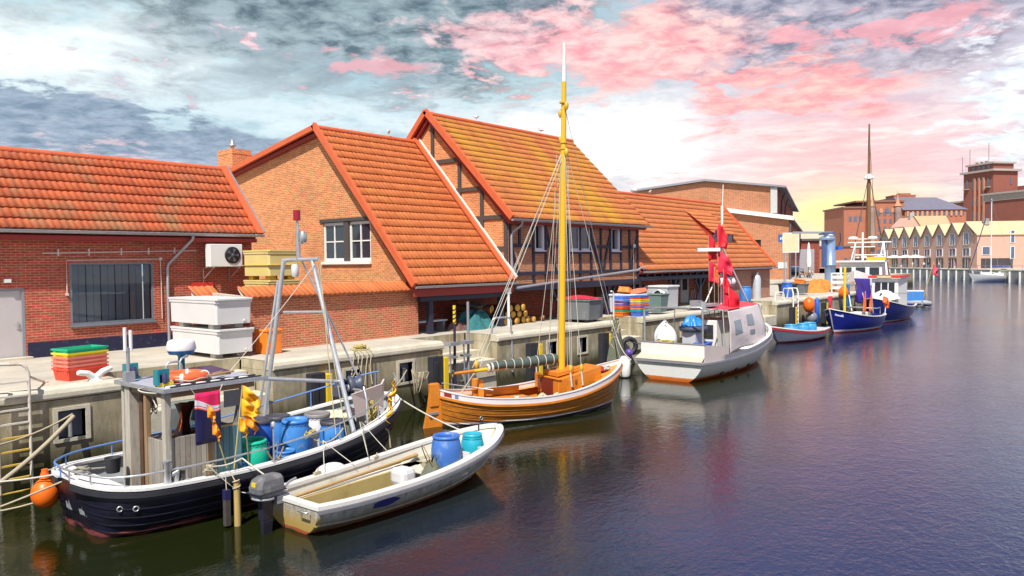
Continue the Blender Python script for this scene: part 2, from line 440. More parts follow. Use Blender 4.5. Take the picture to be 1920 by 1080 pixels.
# ------------------------------------------------------------------ shared materials
brick_red = brickmat('red_brick', (.50, .075, .04), (.38, .055, .035), (.44, .24, .17), stain=.42, var=.45)
brick_orange = brickmat('orange_brick', (.68, .215, .06), (.50, .135, .042), (.62, .44, .26), stain=.26, var=.42)
brick_wall = brickmat('yard_brick', (.58, .155, .06), (.44, .10, .045), (.55, .34, .22), stain=.32, var=.42)
brick_hall = brickmat('hall_brick', (.50, .19, .09), (.38, .13, .06), (.48, .36, .26), bw=.4, rh=.14, stain=.3)
brick_far = brickmat('far_brick', (.40, .115, .06), (.30, .085, .05), (.33, .17, .11), bw=.9, rh=.3, stain=.45)
brick_tower = brickmat('tower_brick', (.30, .075, .05), (.23, .06, .045), (.24, .11, .08), bw=1.0, rh=.35, stain=.4)
tile_a = tilemat('pantile_red', (.56, .125, .045), (.42, .095, .04), .46, (.27, .20, .10), .55, (1, .7, .7), darkf=.35)
tile_b = tilemat('pantile_orange', (.62, .185, .06), (.53, .145, .048), .14, (.58, .34, .04), .6, darkf=.16)
tile_c = tilemat('pantile_lichen', (.60, .19, .065), (.50, .155, .055), .50, (.60, .36, .025), .33, (1.8, .45, .45), darkf=.22)
tile_d = tilemat('pantile_pale', (.62, .21, .075), (.53, .165, .06), .22, (.46, .24, .03), .4, (1, .6, .6), darkf=.2)
concrete = concretemat('quay_concrete', (.50, .43, .30), (.30, .26, .17))
cap_conc = concretemat('coping_concrete', (.68, .63, .52), (.47, .43, .33), algae=False, streak=False)
paving = concretemat('paving_concrete', (.58, .53, .44), (.40, .37, .31), algae=False, streak=False)
timber_dark = pm('tarred_timber', (.018, .02, .045), .6, var=.3, sc=6, stretch=(1, 1, 1))
timber_grey = pm('weathered_timber', (.07, .06, .055), .7, var=.4, sc=8)
steel = pm('galvanised_steel', (.52, .53, .55), .4, .7, .25, 6, dirt=.35, rust=.15)
steel_grey = pm('grey_painted_steel', (.30, .31, .34), .45, .2, .15, 5, dirt=.15)
zinc = pm('zinc_gutter', (.42, .43, .47), .45, .5, .15, 4)
white_paint = pm('white_paint', (.78, .77, .74), .4, 0, .1, 4, dirt=.25, dcol=(.35, .28, .2), rust=.22)
white_plastic = pm('white_plastic', (.76, .75, .74), .4, 0, .08, 2, dirt=.14, dcol=(.40, .36, .33))
grp_white = pm('gel_coat', (.74, .72, .68), .3, 0, .1, 3, dirt=.32, dcol=(.22, .19, .13), dsc=4)
rope_mat = pm('rope', (.42, .36, .25), .9, 0, .3, 30)
rope_white = pm('white_rope', (.56, .53, .46), .9, 0, .25, 30)
rope_dark = pm('dark_rope', (.10, .09, .08), .9, 0, .3, 30)
black_rubber = pm('black_rubber', (.025, .026, .034), .6, 0, .4, 5, bump=.2)
yellow_paint = pm('yellow_paint', (.80, .55, .03), .45, 0, .12, 4, dirt=.15)
cream_yellow = pm('faded_yellow', (.74, .62, .20), .5, 0, .15, 4, dirt=.1)
red_paint = pm('red_paint', (.62, .03, .03), .4, 0, .15, 4)
dark_void = pm('dark_interior', (.012, .012, .015), .8)
glass = glassmat('window_glass')
glass_dark = pm('dark_pane', (.03, .035, .05), .06, 0, .2, 1.5, spec=.8)
terracotta = pm('terracotta_trim', (.60, .12, .04), .65, 0, .2, 3, dirt=.1, kind='World')
# ================================================================== SETTING: water, land, quay
def land():
    mb = MB()
    N = [(8.5, 12.6), (19.4, 22.3), (30.6, 33.0), (47.5, 50.0)]
    x = -60
    for a, b in N:
        mb.quad((x, QY+.3, QZ), (a, QY+.3, QZ), (a, QY+1.7, QZ), (x, QY+1.7, QZ)); x = b
    mb.quad((x, QY+.3, QZ), (82, QY+.3, QZ), (82, QY+1.7, QZ), (x, QY+1.7, QZ))
    mb.quad((-60, QY+1.7, QZ), (82, QY+1.7, QZ), (82, 34, QZ), (-60, 34, QZ))
    mb.quad((-60, 34, QZ), (150, 34, QZ), (150, 140, QZ), (-60, 140, QZ))
    mb.quad((-2500, 21, QZ), (-60, 21, QZ), (-60, 1500, QZ), (-2500, 1500, QZ))
    return mb, N
lm, NOTCH = land()
UX, UY = cos(radians(38.1)), sin(radians(38.1))        # far quay direction
def far(d, l, z=QZ): return V(UX*d+UY*l, UY*d-UX*l, z)
# far side of the basin: everything beyond the far quay line and behind it
a, b, c_, d_ = far(-60, 91.2), far(3000, 91.2), far(3000, 2200), far(-60, 2200)
lm.quad(d_, c_, b, a)
lm.quad(far(225, -200), far(225, 91.2), far(3000, 91.2), far(3000, -200))
single(lm, 'ground', paving, None, None, kind='structure')

def watermat():
    m, nt, b = newmat('harbour_water'); pos = coord(nt, 'World')
    def mul(a, b_): return mth(nt, 'MULTIPLY', a, b_)
    def add(a, b_): return mth(nt, 'ADD', a, b_)
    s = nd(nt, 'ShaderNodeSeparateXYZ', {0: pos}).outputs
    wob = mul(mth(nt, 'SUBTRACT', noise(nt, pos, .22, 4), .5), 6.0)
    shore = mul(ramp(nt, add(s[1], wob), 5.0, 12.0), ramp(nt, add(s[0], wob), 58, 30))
    c = mix(nt, shore, (.011, .020, .075), (.010, .013, .003))  # green-black near the quay: murky water plus wall reflection put into the colour
    nt.links.new(c, b.inputs['Base Color'])
    b.inputs['Roughness'].default_value = .03; b.inputs['IOR'].default_value = 1.333
    b.inputs['Specular IOR Level'].default_value = .5
    n1 = noise(nt, scaled(nt, pos, (1, 1.25, 1)), 7.0, 3, .6, .3)
    n2 = noise(nt, scaled(nt, pos, (1, 1.3, 1)), 2.2, 4, .6, .5)
    n3 = noise(nt, scaled(nt, pos, (1, 1.2, 1)), .5, 3, .5)
    gust = ramp(nt, noise(nt, pos, .11, 4, .6), .36, .60)
    amp = mul(add(.55, mul(gust, .45)), mth(nt, 'SUBTRACT', 1.0, mul(shore, .66)))
    h = add(mul(mul(n1, .075), amp), mul(mul(n2, .12), amp))
    h = add(h, mul(n3, .06))
    bp = nd(nt, 'ShaderNodeBump', {'Height': h, 'Strength': .6, 'Distance': .30})
    nt.links.new(bp.outputs[0], b.inputs['Normal'])
    return m
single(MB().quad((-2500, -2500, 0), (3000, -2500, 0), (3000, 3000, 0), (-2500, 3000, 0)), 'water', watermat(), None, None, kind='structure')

# ------------------------------------------------------------------ quay wall
qw = thing('quay_wall', 'stained concrete quay wall with rounded coping, recesses and steps', 'quay wall', (0, QY, 0))
NICH = [7.28, 15.45, 17.65, 25.75, 27.95, 37.2, 41.0]
x = -14.0; ends = []
spans = []
for a, b in NOTCH+[(82, 82)]: spans.append((x, a)); x = b
for a, b in spans:
    n = max(1, round((b-a)/6.8)); L = (b-a)/n
    for i in range(n):
        x0 = a+i*L+(.012 if i else 0); x1 = a+(i+1)*L-(.012 if i < n-1 else 0)
        hs = [(q-.3, q+.3, .95, 1.6) for q in NICH if x0 < q-.3 and q+.3 < x1]
        p = wallX(MB(), [(x0, -.6), (x1, -.6), (x1, 1.86), (x0, 1.86)], QY, .45, hs).build('panel', concrete, qw, world=True)
        for h in hs:
            X0, X1, Z0, Z1 = h
            fr = MB()
            for u in ((X0-.1, X0, Z0-.08, Z1+.08), (X1, X1+.1, Z0-.08, Z1+.08), (X0, X1, Z0-.08, Z0), (X0, X1, Z1, Z1+.08)):
                fr.box(u[0], u[1], QY-.035, QY+.3, u[2], u[3])
            fr.build('niche_frame', cap_conc, p).location = (0, -QY, 0)
            MB().box(X0, X1, QY+.2, QY+.26, Z0, Z1).build('niche_back', pm('niche_slate', (.16, .18, .24), .6, 0, .3, 2, dirt=.4), p).location = (0, -QY, 0)
            nb = MB().tube([((X0+X1)/2, QY+.12, Z0+.0), ((X0+X1)/2, QY+.12, Z0+.42)], [.06, .05], 10)
            nb.lathe([(.05, 0), (.09, .02), (.09, .06), (.0001, .07)], ((X0+X1)/2, QY+.12, Z0+.40), 10)
            nb.build('mooring_bollard', steel, p).location = (0, -QY, 0)
        prof = [(QY+.32, 1.885), (QY-.05, 1.885), (QY-.075, 1.93), (QY-.075, 2.02), (QY-.03, 2.115), (QY+.08, 2.162), (QY+.32, 2.165)]
        cp = MB().prism([(x0, y, z) for y, z in prof], (x1-x0, 0, 0))
        cp.build('coping', cap_conc, qw, world=True, bevel=.012)
back = MB(); x = -14
for a, b in NOTCH+[(82, 82)]:
    back.box(x+.01, a-.01, QY+.47, QY+1.65, -.6, 1.862).box(x+.012, a-.012, QY+.325, QY+1.64, 1.87, 2.143); x = b
back.build('wall_core', concrete, qw, world=True)
for a, b in NOTCH:      # stair recesses down to the water
    sb = MB()
    for k in range(4):
        sb.box(a+.02, b-.02, QY+.02+k*.42, QY+1.68, (-.6 if k == 0 else 1.0+.27*k-.27), 1.0+.27*k)
    sb.build('stair', cap_conc, qw, world=True, bevel=.015)
    MB().box(a+.02, b-.02, QY+1.68, QY+1.9, -.6, 2.146).build('stair_back', concrete, qw, world=True)
    fr = MB().box(a+.5, b-.15, QY-.06, QY+.35, .62, 1.28)
    fr.build('landing_block', cap_conc, qw, world=True, bevel=.03)
# quay end wall round the corner
MB().box(82, 82.5, QY+.0, 34.5, -.6, 2.14).box(82.5, 150, 34, 34.5, -.6, 2.14).box(149.5, 150, 34.5, 140, -.6, 2.14).build('end_panel', concrete, qw, world=True)

# rubber fender panels on the quay face
fe = thing('quay_bumper', 'dark rubber fender with a yellow edge strip on the quay wall behind the drum-laden boat', 'bumper', (14.05, QY, 0), group='rubber fenders along the quay wall')
MB().box(-.34, .18, -.26, 0, .15, 1.68).box(-.30, -.1, -.30, -.262, .3, 1.5).build('rubber_block', black_rubber, fe, bevel=.03)
ys = MB().box(.182, .40, -.30, 0, .1, 1.62)
ys.build('edge_strip', yellow_paint, fe, bevel=.015)
for x, lab in ((19.0, 'rubber fender with yellow strip by the steps near the orange rudder'), (24.35, 'rubber fender with pale yellow strip behind the furled sail'), (29.5, 'rubber fender behind the bow of the wooden sailing boat'), (34.9, 'rubber fender behind the stern of the white cutter'), (52.5, 'rubber fender beside a ladder beyond the white cutter'), (58.8, 'rubber fender behind the bow of the nearer blue boat')):
    dup(fe, (x, QY, 0), None, lab)
# ================================================================== BUILDINGS ON THE QUAY
def tile_roof(p0, along, L, up, S, course=.43, wave=.2, amp=.02, lip=.038, seed=1, hole=None):
    """pantiles as real geometry: one corrugated strip per course, each lapping the one below"""
    rnd = random.Random(seed)
    mb = MB(); p0 = Vector(p0); A = Vector(along).normalized(); Uv = Vector(up).normalized(); Nv = A.cross(Uv).normalized()
    if Nv.z < 0: Nv = -Nv
    rows = max(1, round(S/course)); cs = S/rows; per = 5
    nx = int(L/wave)*per
    flip = A.cross(Uv).dot(Nv) < 0
    def prof(i):
        t = (i % per)/per
        return amp*(0.5+.5*cos(2*pi*(t-.3)))
    for r in range(rows):
        s0 = r*cs; s1 = (r+1)*cs+.04
        b = len(mb.v); jit = [rnd.uniform(-.005, .005) for _ in range(nx//per+2)]
        for i in range(nx+1):
            q = p0+A*(L*i/nx); h = prof(i)+jit[i//per]
            mb.v.append(tuple(q+Uv*(s0+jit[i//per])+Nv*(h+.004))); mb.v.append(tuple(q+Uv*(s0+jit[i//per])+Nv*(h+lip+.012))); mb.v.append(tuple(q+Uv*s1+Nv*(h+.004)))
        tv = [rnd.random() for _ in range(nx//per+1)]
        for i in range(nx):
            mb.t = tv[i//per]
            k = b+i*3
            f1 = (k, k+3, k+4, k+1); f2 = (k+1, k+4, k+5, k+2)
            mb.s = False; mb.face(*(f1[::-1] if flip else f1)); mb.s = True; mb.face(*(f2[::-1] if flip else f2))
    return mb
def slope(y0, z0, y1, z1):
    v = V(0, y1-y0, z1-z0); return v.normalized(), v.length
def gutter(x0, x1, y, z, r=.085):
    mb = MB(); n = 8
    for k in range(n):
        a0 = pi+pi*k/n; a1 = pi+pi*(k+1)/n
        mb.quad((x0, y+r*cos(a0), z+r*sin(a0)), (x1, y+r*cos(a0), z+r*sin(a0)), (x1, y+r*cos(a1), z+r*sin(a1)), (x0, y+r*cos(a1), z+r*sin(a1)))
    mb.tube([(x0, y-r, z), (x1, y-r, z)], .014, 6)
    for x in (x0, x1-.01): mb.prism([(x, y+r*cos(pi+pi*k/n), z+r*sin(pi+pi*k/n)) for k in range(n+1)], (.01, 0, 0))
    return mb
def ridge_tiles(x0, x1, y, z, r=.13):
    mb = MB().S(); n = max(1, int((x1-x0)/.38)); L = (x1-x0)/n
    for i in range(n):
        mb.tube([(x0+i*L, y, z), (x0+i*L+L*.9, y, z), (x0+i*L+L, y, z)], [r*.93, r, r*1.05], 10)
    return mb
def window_frame(x0, x1, y, z0, z1, w=.07, d=.08, mull=0, trans=0, off=-.03):
    mb = MB()
    ya, yb = y+off, y+off+d
    mb.box(x0, x0+w, ya, yb, z0, z1).box(x1-w, x1, ya, yb, z0, z1).box(x0+w, x1-w, ya, yb, z0, z0+w).box(x0+w, x1-w, ya, yb, z1-w, z1)
    for k in range(mull):
        x = x0+(x1-x0)*(k+1)/(mull+1); mb.box(x-.015, x+.015, ya+.01, yb-.01, z0+w, z1-w)
    for k in range(trans):
        z = z0+(z1-z0)*(k+1)/(trans+1); mb.box(x0+w, x1-w, ya+.013, yb-.013, z-.015, z+.015)
    return mb

# ---- A: the long low red brick shed on the left
A = thing('brick_shed', 'long low red brick shed with pantile roof and wide shop window', 'building', (10, 26.3, QZ))
XA0, XA1, YA = 1.0, 16.3, 26.3
hs = [(7.45, 8.66, 2.0, 4.27), (9.93, 12.56, 3.07, 5.02)]
wallX(MB(), [(XA0, 2.0), (XA1, 2.0), (XA1, 6.0), (XA0, 6.0)], YA, .35, hs).box(XA1-.35, XA1, YA+.351, 30.6, 2.0, 5.9).prism([(XA1-.35, 26.4, 5.9), (XA1-.35, 30.5, 5.9), (XA1-.35, 28.45, 8.2)], (.35, 0, 0)).build('wall', brick_red, A, world=True)
tv_, S_ = slope(25.9, 6.03, 28.35, 8.62)
rf = tile_roof((XA0, 25.88, 6.02), (1, 0, 0), XA1-XA0+.02, tv_, S_, .42, .205, .03, .05, seed=3).build('roof', tile_a, A, world=True)
dk = MB().prism([(XA0, 25.95, 5.96), (XA0, 28.35, 8.50), (XA0, 30.8, 5.96), (XA0, 30.7, 5.84), (XA0, 28.35, 8.36), (XA0, 26.05, 5.84)], (XA1-XA0, 0, 0))
dk.build('roof_deck', pm('red_eaves_boards', (.30, .035, .03), .7), A, world=True)
rt = ridge_tiles(XA0, XA1+.05, 28.36, 8.62).build('ridge', terracotta, A, world=True)
vt = MB().beam((XA1+.1, 25.84, 6.05), (XA1+.1, 28.38, 8.74), .26, .10, (0, -.72, .69))
vt.build('verge', terracotta, A, world=True)
MB().beam((XA1+.26, 25.84, 6.1), (XA1+.26, 28.38, 8.79), .05, .10, (0, -.72, .69)).build('verge_flashing', zinc, A, world=True)
MB().box(XA0, XA1, 25.93, 26.3, 5.72, 5.86).build('soffit', pm('red_soffit', (.33, .03, .025), .6), A, world=True)
gutter(XA0, XA1+.2, 25.80, 6.0).build('gutter', zinc, A, world=True)
MB().tube([(13.75, 25.8, 5.92), (13.75, 25.85, 5.8), (13.05, 26.2, 4.95), (13.02, 26.22, 4.8), (13.02, 26.22, 2.3)], .05, 8).build('downpipe', zinc, A, world=True)
MB().box(8.7, 12.98, 26.27, 26.31, 2.1, 2.62).box(12.98, 16.3, 26.27, 26.31, 2.1, 2.5).build('plinth', pm('navy_plinth', (.012, .012, .05), .6, dirt=.35, dcol=(.16, .16, .2), dsc=9, kind='World'), A, world=True)
wd = MB(); wd.box(9.93, 12.56, 26.30, 26.38, 3.07, 3.13).box(9.93, 12.56, 26.30, 26.38, 4.96, 5.02).box(9.93, 9.99, 26.30, 26.38, 3.13, 4.96).box(12.50, 12.56, 26.30, 26.38, 3.13, 4.96)
grey_frame = pm('grey_frame', (.16, .19, .23), .45)
wf = wd.build('window', grey_frame, A, world=True)
def sub(mb, name, mat, par, th, **k):
    """sub-part given in world coordinates, child of a part whose thing is th"""
    o = mb.build(name, mat, **k)
    return o
def subw(mb, name, mat, part, **k): return mb.build(name, mat, part, world=True, **k)
subw(MB().quad((9.99, 26.35, 3.13), (12.5, 26.35, 3.13), (12.5, 26.35, 4.96), (9.99, 26.35, 4.96)), 'pane', glassmat('shop_glass', (.62, .68, .74), 1.0), wf)
cu = MB()
for i in range(11):
    x = 10.02+i*.226; cu.box(x, x+.2, 26.43+.03*(i % 2), 26.44+.03*(i % 2), 3.1, 4.99)
subw(cu, 'strip_curtain', pm('plastic_strip', (.50, .56, .62), .35, 0, .35, .9, dirt=.35, dcol=(.12, .16, .2), dsc=.9), wf)
subw(MB().box(9.9, 12.6, 26.21, 26.42, 3.0, 3.066), 'sill', grey_frame, wf)
subw(MB().box(9.95, 12.54, 27.2, 27.22, 3.0, 5.1), 'back_panel', pm('dim_interior', (.05, .06, .08), .8, 0, .5, .9), wf)
dr = MB().box(7.45, 8.58, 26.36, 26.42, 2.15, 4.2).build('door', pm('grey_door', (.50, .46, .47), .5, 0, .08, 2, dirt=.15, dcol=(.3, .22, .16)), A, world=True)
subw(MB().box(8.58, 8.655, 26.31, 26.45, 2.15, 4.265).box(7.45, 8.58, 26.31, 26.45, 4.2, 4.265), 'frame', pm('door_frame', (.24, .25, .28), .5), dr)
subw(MB().box(8.46, 8.50, 26.33, 26.36, 3.05, 3.25).tube([(8.48, 26.31, 3.17), (8.36, 26.31, 3.17)], .012, 6), 'handle', steel, dr)
MB().box(7.3, 8.75, 26.0, 26.3, 2.14, 2.22).build('door_step', cap_conc, A, world=True)
cd = MB()
cd.tube([(9.15, 26.24, 5.32), (14.1, 26.24, 5.42)], .022, 6)
for x in (9.6, 10.5, 11.5, 12.4, 13.3): cd.box(x-.02, x+.02, 26.22, 26.3, 5.22+(x-9.15)*.02, 5.44+(x-9.15)*.02)
cd.tube([(9.83, 26.26, 4.05), (9.83, 26.26, 5.1), (12.72, 26.26, 5.13), (12.8, 26.26, 5.13), (12.82, 26.26, 3.1)], .018, 6).box(12.75, 12.85, 26.22, 26.3, 5.09, 5.18).box(9.79, 9.87, 26.23, 26.3, 4.0, 4.08)
cd.build('conduit', pm('pale_conduit', (.62, .50, .45), .5), A, world=True)
MB().box(8.1, 8.28, 26.18, 26.3, 4.45, 4.56).build('wall_lamp', white_plastic, A, world=True)
MB().box(13.9, 14.7, 26.24, 26.3, 3.9, 4.3).build('hatch', red_paint, A, world=True)

ac = thing('air_conditioner', 'white air conditioning unit with black fan bracketed under the shed eaves', 'air conditioner', (14.85, 25.9, 4.8))
MB().box(-.62, .62, -.34, 0, .04, .84).build('casing', white_plastic, ac, bevel=.02)
MB().lathe([(.30, 0), (.30, .02), (.26, .03)], (.22, -.345, .45), 24, (0, -1, 0)).build('fan_grille', pm('fan_black', (.012, .012, .02), .5), ac)
fb = MB()
for k in range(5):
    a = 2*pi*k/5; fb.prism([(.22+.05*cos(a), -.378, .45+.05*sin(a)), (.22+.24*cos(a-.25), -.378, .45+.24*sin(a-.25)), (.22+.24*cos(a+.25), -.378, .45+.24*sin(a+.25))], (0, -.008, 0))
fb.lathe([(.07, 0), (.0001, .03)], (.22, -.38, .45), 12, (0, -1, 0)).build('fan', pm('fan_grey', (.10, .10, .13), .4), ac)
br = MB()
for x in (-.5, .5): br.beam((x, -.36, .02), (x, .4, .02), .04, .04).beam((x, -.3, 0), (x, .4, -.42), .03, .03).beam((x, .39, .02), (x, .39, -.5), .04, .03)
br.build('bracket', steel, ac)

# ---- chimney behind the ridge
ch = thing('chimney', 'square orange brick chimney with a steel flue behind the shed ridge', 'chimney', (21.53, 36.1, 7.5))
MB().box(-.52, .52, -.68, .68, 0, 1.95).box(-.535, .535, -.695, .695, 1.951, 2.03).box(-.52, .52, -.68, .68, 2.031, 2.2).build('stack', brick_orange, ch)
MB().lathe([(.09, 2.18), (.09, 2.5), (.2, 2.44), (.2, 2.47), (.1, 2.55), (.1, 2.75), (.0001, 2.75)], (-.05, .1, 0), 14).build('flue', steel, ch)
ch.location.z = 8.45

# ---- B: steep gabled house
B = thing('gabled_house', 'steep orange tiled brick house with a twin white window in its gable', 'building', (20.4, 24, QZ))
gx = 20.4
gp = [(22.35, 2.1), (39, 2.1), (39, 8.27), (27.5, 10.5), (22.35, 4.8)]
wallY(MB(), gp, gx, .35, [(24.35, 27.45, 5.0, 6.68)]).build('gable_wall', brick_orange, B, world=True)
bv, bS = slope(21.55, 4.06, 27.5, 10.6)
rb = tile_roof((20.12, 21.53, 4.06), (1, 0, 0), 26.0-20.12, bv, bS, .435, .205, seed=5).build('roof', tile_b, B, world=True)
MB().prism([(20.2, 21.65, 3.98), (20.2, 27.5, 10.46), (20.2, 39.2, 8.31), (20.2, 39.2, 8.17), (20.2, 27.5, 10.3), (20.2, 21.75, 3.84)], (5.85, 0, 0)).build('roof_deck', MATS['red_eaves_boards'], B, world=True)
MB().grid(lambda u, v: (20.12+5.9*u, 27.5+11.8*v, 10.66-2.3*v), 2, 2).build('rear_roof', terracotta, B, world=True)
ridge_tiles(20.1, 26.05, 27.5, 10.62).build('ridge', terracotta, B, world=True)
vb = MB().beam((20.06, 21.48, 4.08), (20.06, 27.5, 10.74), .14, .24, (0, -.74, .67)).beam((20.06, 27.46, 10.62), (20.06, 39.3, 8.34), .14, .22)
vb.build('verge', terracotta, B, world=True)
MB().beam((25.86, 21.48, 4.16), (25.86, 27.5, 10.8), .3, .06, (0, -.74, .67)).build('verge_tiles', terracotta, B, world=True)
MB().beam((26.03, 21.48, 4.24), (26.03, 27.5, 10.86), .06, .12, (0, -.74, .67)).build('flashing', white_paint, B, world=True)
gutter(20.1, 26.0, 21.46, 4.02).build('gutter', zinc, B, world=True)
MB().box(20.15, 26.0, 21.62, 21.68, 3.62, 3.92).build('fascia', MATS['red_soffit'], B, world=True)
for i, (ya, yb) in enumerate(((24.35, 25.72), (26.03, 27.45))):
    f = MB()
    def bx(y0, y1, z0, z1, x0=gx+.06, x1=gx+.14): f.box(x0, x1, y0, y1, z0, z1)
    bx(ya, ya+.11, 5.0, 6.62); bx(yb-.11, yb, 5.0, 6.62); bx(ya+.11, yb-.11, 5.0, 5.13); bx(ya+.11, yb-.11, 6.5, 6.62)
    ym = (ya+yb)/2; bx(ym-.03, ym+.03, 5.13, 6.5); bx(ya+.11, ym-.03, 5.80, 5.85, gx+.07, gx+.13); bx(ym+.03, yb-.11, 5.80, 5.85, gx+.07, gx+.13)
    fo = f.build('window', white_paint, B, world=True)
    subw(MB().box(gx+.10, gx+.105, ya+.1, yb-.1, 5.1, 6.55), 'pane', glass_dark, fo)
MB().box(gx-.03, gx+.15, 25.72, 26.03, 5.0, 6.62).box(gx-.06, gx+.15, 24.2, 27.6, 6.64, 6.78).build('window_post', timber_grey, B, world=True)
MB().box(gx-.10, gx+.1, 24.3, 27.5, 4.88, 4.998).build('sill', white_paint, B, world=True)
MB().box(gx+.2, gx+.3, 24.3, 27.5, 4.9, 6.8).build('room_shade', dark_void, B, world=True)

# covered walk under B, C and D: a brick back wall, and each house's own posts
MB().box(20.8, 37.0, 24.2, 24.5, 2.1, 4.6).build('rear_wall', brick_red, B, world=True)
MB().box(20.76, 36.9, 21.9, 24.2, 3.74, 3.79).build('walk_ceiling', timber_grey, B, world=True)
MB().box(20.6, 26.0, 21.75, 21.95, 3.42, 3.66).build('porch_beam', timber_dark, B, world=True)
def post(x, y=21.83, z1=3.5, brace=True):
    mb = MB().box(x-.1, x+.1, y-.1, y+.1, QZ, z1)
    if brace: mb.beam((x, y, z1-.75), (x+.62, y, z1-.06), .12, .12).beam((x, y, z1-.75), (x-.62, y, z1-.06), .12, .12)
    return mb
for x in (21.15, 25.35): post(x, z1=3.42, brace=False).build('porch_post', timber_dark, B, world=True)
for x in (20.95, 25.0): MB().box(x-.16, x+.16, 24.12, 24.2, 3.2, 3.5).build('wall_vent', pm('rusty_vent', (.16, .06, .03), .7), B, world=True)

# ---- C: half-timbered house
Ch = thing('half_timbered_house', 'half timbered brick house with a yellow lichened steep tile roof', 'building', (31.5, 24, QZ))
XC0, XC1 = 26.1, 37.0
wins = [(27.93, 28.66, 5.42, 6.62), (30.64, 31.48, 5.42, 6.62), (31.56, 32.4, 5.42, 6.62), (34.31, 35.15, 5.42, 6.62)]
cw = MB(); wallX(cw, [(XC0, 3.8), (XC1, 3.8), (XC1, 6.9), (XC0, 6.9)], 22.0, .3, [w_ for w_ in wins])
brick_timber = brickmat('mixed_brick', (.52, .19, .085), (.40, .12, .07), (.50, .34, .22), stain=.25, var=.4)
cw.build('front_wall', brick_timber, Ch, world=True)
wallY(MB(), [(22.3, 3.8), (31.3, 3.8), (31.3, 6.9), (26.7, 11.5), (22.3, 7.1)], XC0, .3).build('gable_wall', brick_orange, Ch, world=True)
wallY(MB(), [(22.3, 3.8), (31.3, 3.8), (31.3, 6.9), (26.7, 11.5), (22.3, 7.1)], XC1-.3, .3).build('far_gable_wall', brick_orange, Ch, world=True)
cv, cS = slope(21.55, 6.78, 26.7, 11.86)
rc = tile_roof((25.82, 21.53, 6.78), (1, 0, 0), 37.5-25.82, cv, cS, .43, .2, seed=8).build('roof', tile_c, Ch, world=True)
MB().prism([(25.9, 21.65, 6.68), (25.9, 26.7, 11.7), (25.9, 31.8, 6.7), (25.9, 31.7, 6.56), (25.9, 26.7, 11.54), (25.9, 21.78, 6.54)], (11.5, 0, 0)).build('roof_deck', MATS['red_eaves_boards'], Ch, world=True)
MB().grid(lambda u, v: (25.84+11.6*u, 26.7+5.2*v, 11.88-5.2*v), 2, 2).build('rear_roof', terracotta, Ch, world=True)
ridge_tiles(25.8, 37.55, 26.7, 11.88).build('ridge', terracotta, Ch, world=True)
vc = MB().beam((25.78, 21.48, 6.8), (25.78, 26.72, 12.0), .14, .26, (0, -.7, .71)).beam((25.78, 26.68, 11.98), (25.78, 31.9, 6.8), .14, .26, (0, .7, .71))
vc.build('verge', terracotta, Ch, world=True)
gutter(25.75, 37.55, 21.45, 6.74).build('gutter', zinc, Ch, world=True)
MB().tube([(26.45, 21.46, 6.68), (26.45, 21.5, 6.5), (26.2, 21.8, 6.2), (26.16, 21.86, 6.0), (26.16, 21.86, 4.7), (26.25, 21.8, 4.45)], .055, 8).build('downpipe', zinc, Ch, world=True)
tm = MB()
y0, y1 = 21.94, 21.996
for x, za, zb in ((26.2, 3.9, 6.75), (26.85, 5.6, 6.8), (27.84, 3.98, 6.8), (28.76, 3.98, 6.8), (30.56, 3.98, 6.8), (31.52, 3.98, 6.8), (32.46, 3.98, 6.8), (33.34, 4.45, 6.8), (34.23, 4.4, 6.8), (35.24, 4.4, 6.8), (36.1, 4.4, 6.8), (36.93, 3.9, 6.8)):
    tm.box(x-.07, x+.07, y0, y1, za, zb)
def rail(xs, z, h):
    for a, b in xs: tm.box(a, b, y0+.004, y1, z-h/2, z+h/2)
rail([(26.27, 27.77), (28.83, 30.49), (32.53, 34.16), (35.31, 36.86)], 5.62, .15)
rail([(27.91, 28.69), (30.63, 31.45), (31.59, 32.39), (34.3, 35.17)], 5.34, .15)
tm.box(26.15, 37.0, 21.92, 21.999, 4.31, 4.45)
for a, b in (((28.8, 6.4), (29.55, 4.45)), ((32.5, 6.15), (33.28, 4.45)), ((34.18, 6.2), (33.55, 4.45)), ((36.9, 6.25), (36.25, 4.45)), ((26.3, 5.55), (26.75, 4.45)), ((30.52, 6.3), (30.2, 5.6))):
    tm.prism([(a[0]-.07, 21.945, a[1]), (a[0]+.07, 21.945, a[1]), (b[0]+.07, 21.945, b[1]), (b[0]-.07, 21.945, b[1])], (0, .05, 0))
tm.box(26.1, 37.05, 21.86, 22.0, 3.62, 3.92)
tm.build('timber_frame', timber_dark, Ch, world=True)
tg = MB(); xa, xb = 26.03, 26.096
for y, za, zb in ((26.55, 9.6, 11.35), (24.83, 7.9, 9.7), (23.48, 6.4, 8.3), (22.1, 3.9, 6.9), (28.6, 7.0, 9.6), (30, 6, 8.2)): tg.box(xa, xb, y-.09, y+.09, za, zb)
for z, ya, yb in ((9.6, 24.7, 28.7), (8.2, 23.5, 30.0), (6.87, 22.2, 31.2), (5.5, 22.2, 31.2)): tg.box(xa+.006, xb, ya, yb, z-.09, z+.09)
tg.build('gable_timbers', timber_grey, Ch, world=True)
white_frame = pm('window_white', (.74, .72, .78), .4)
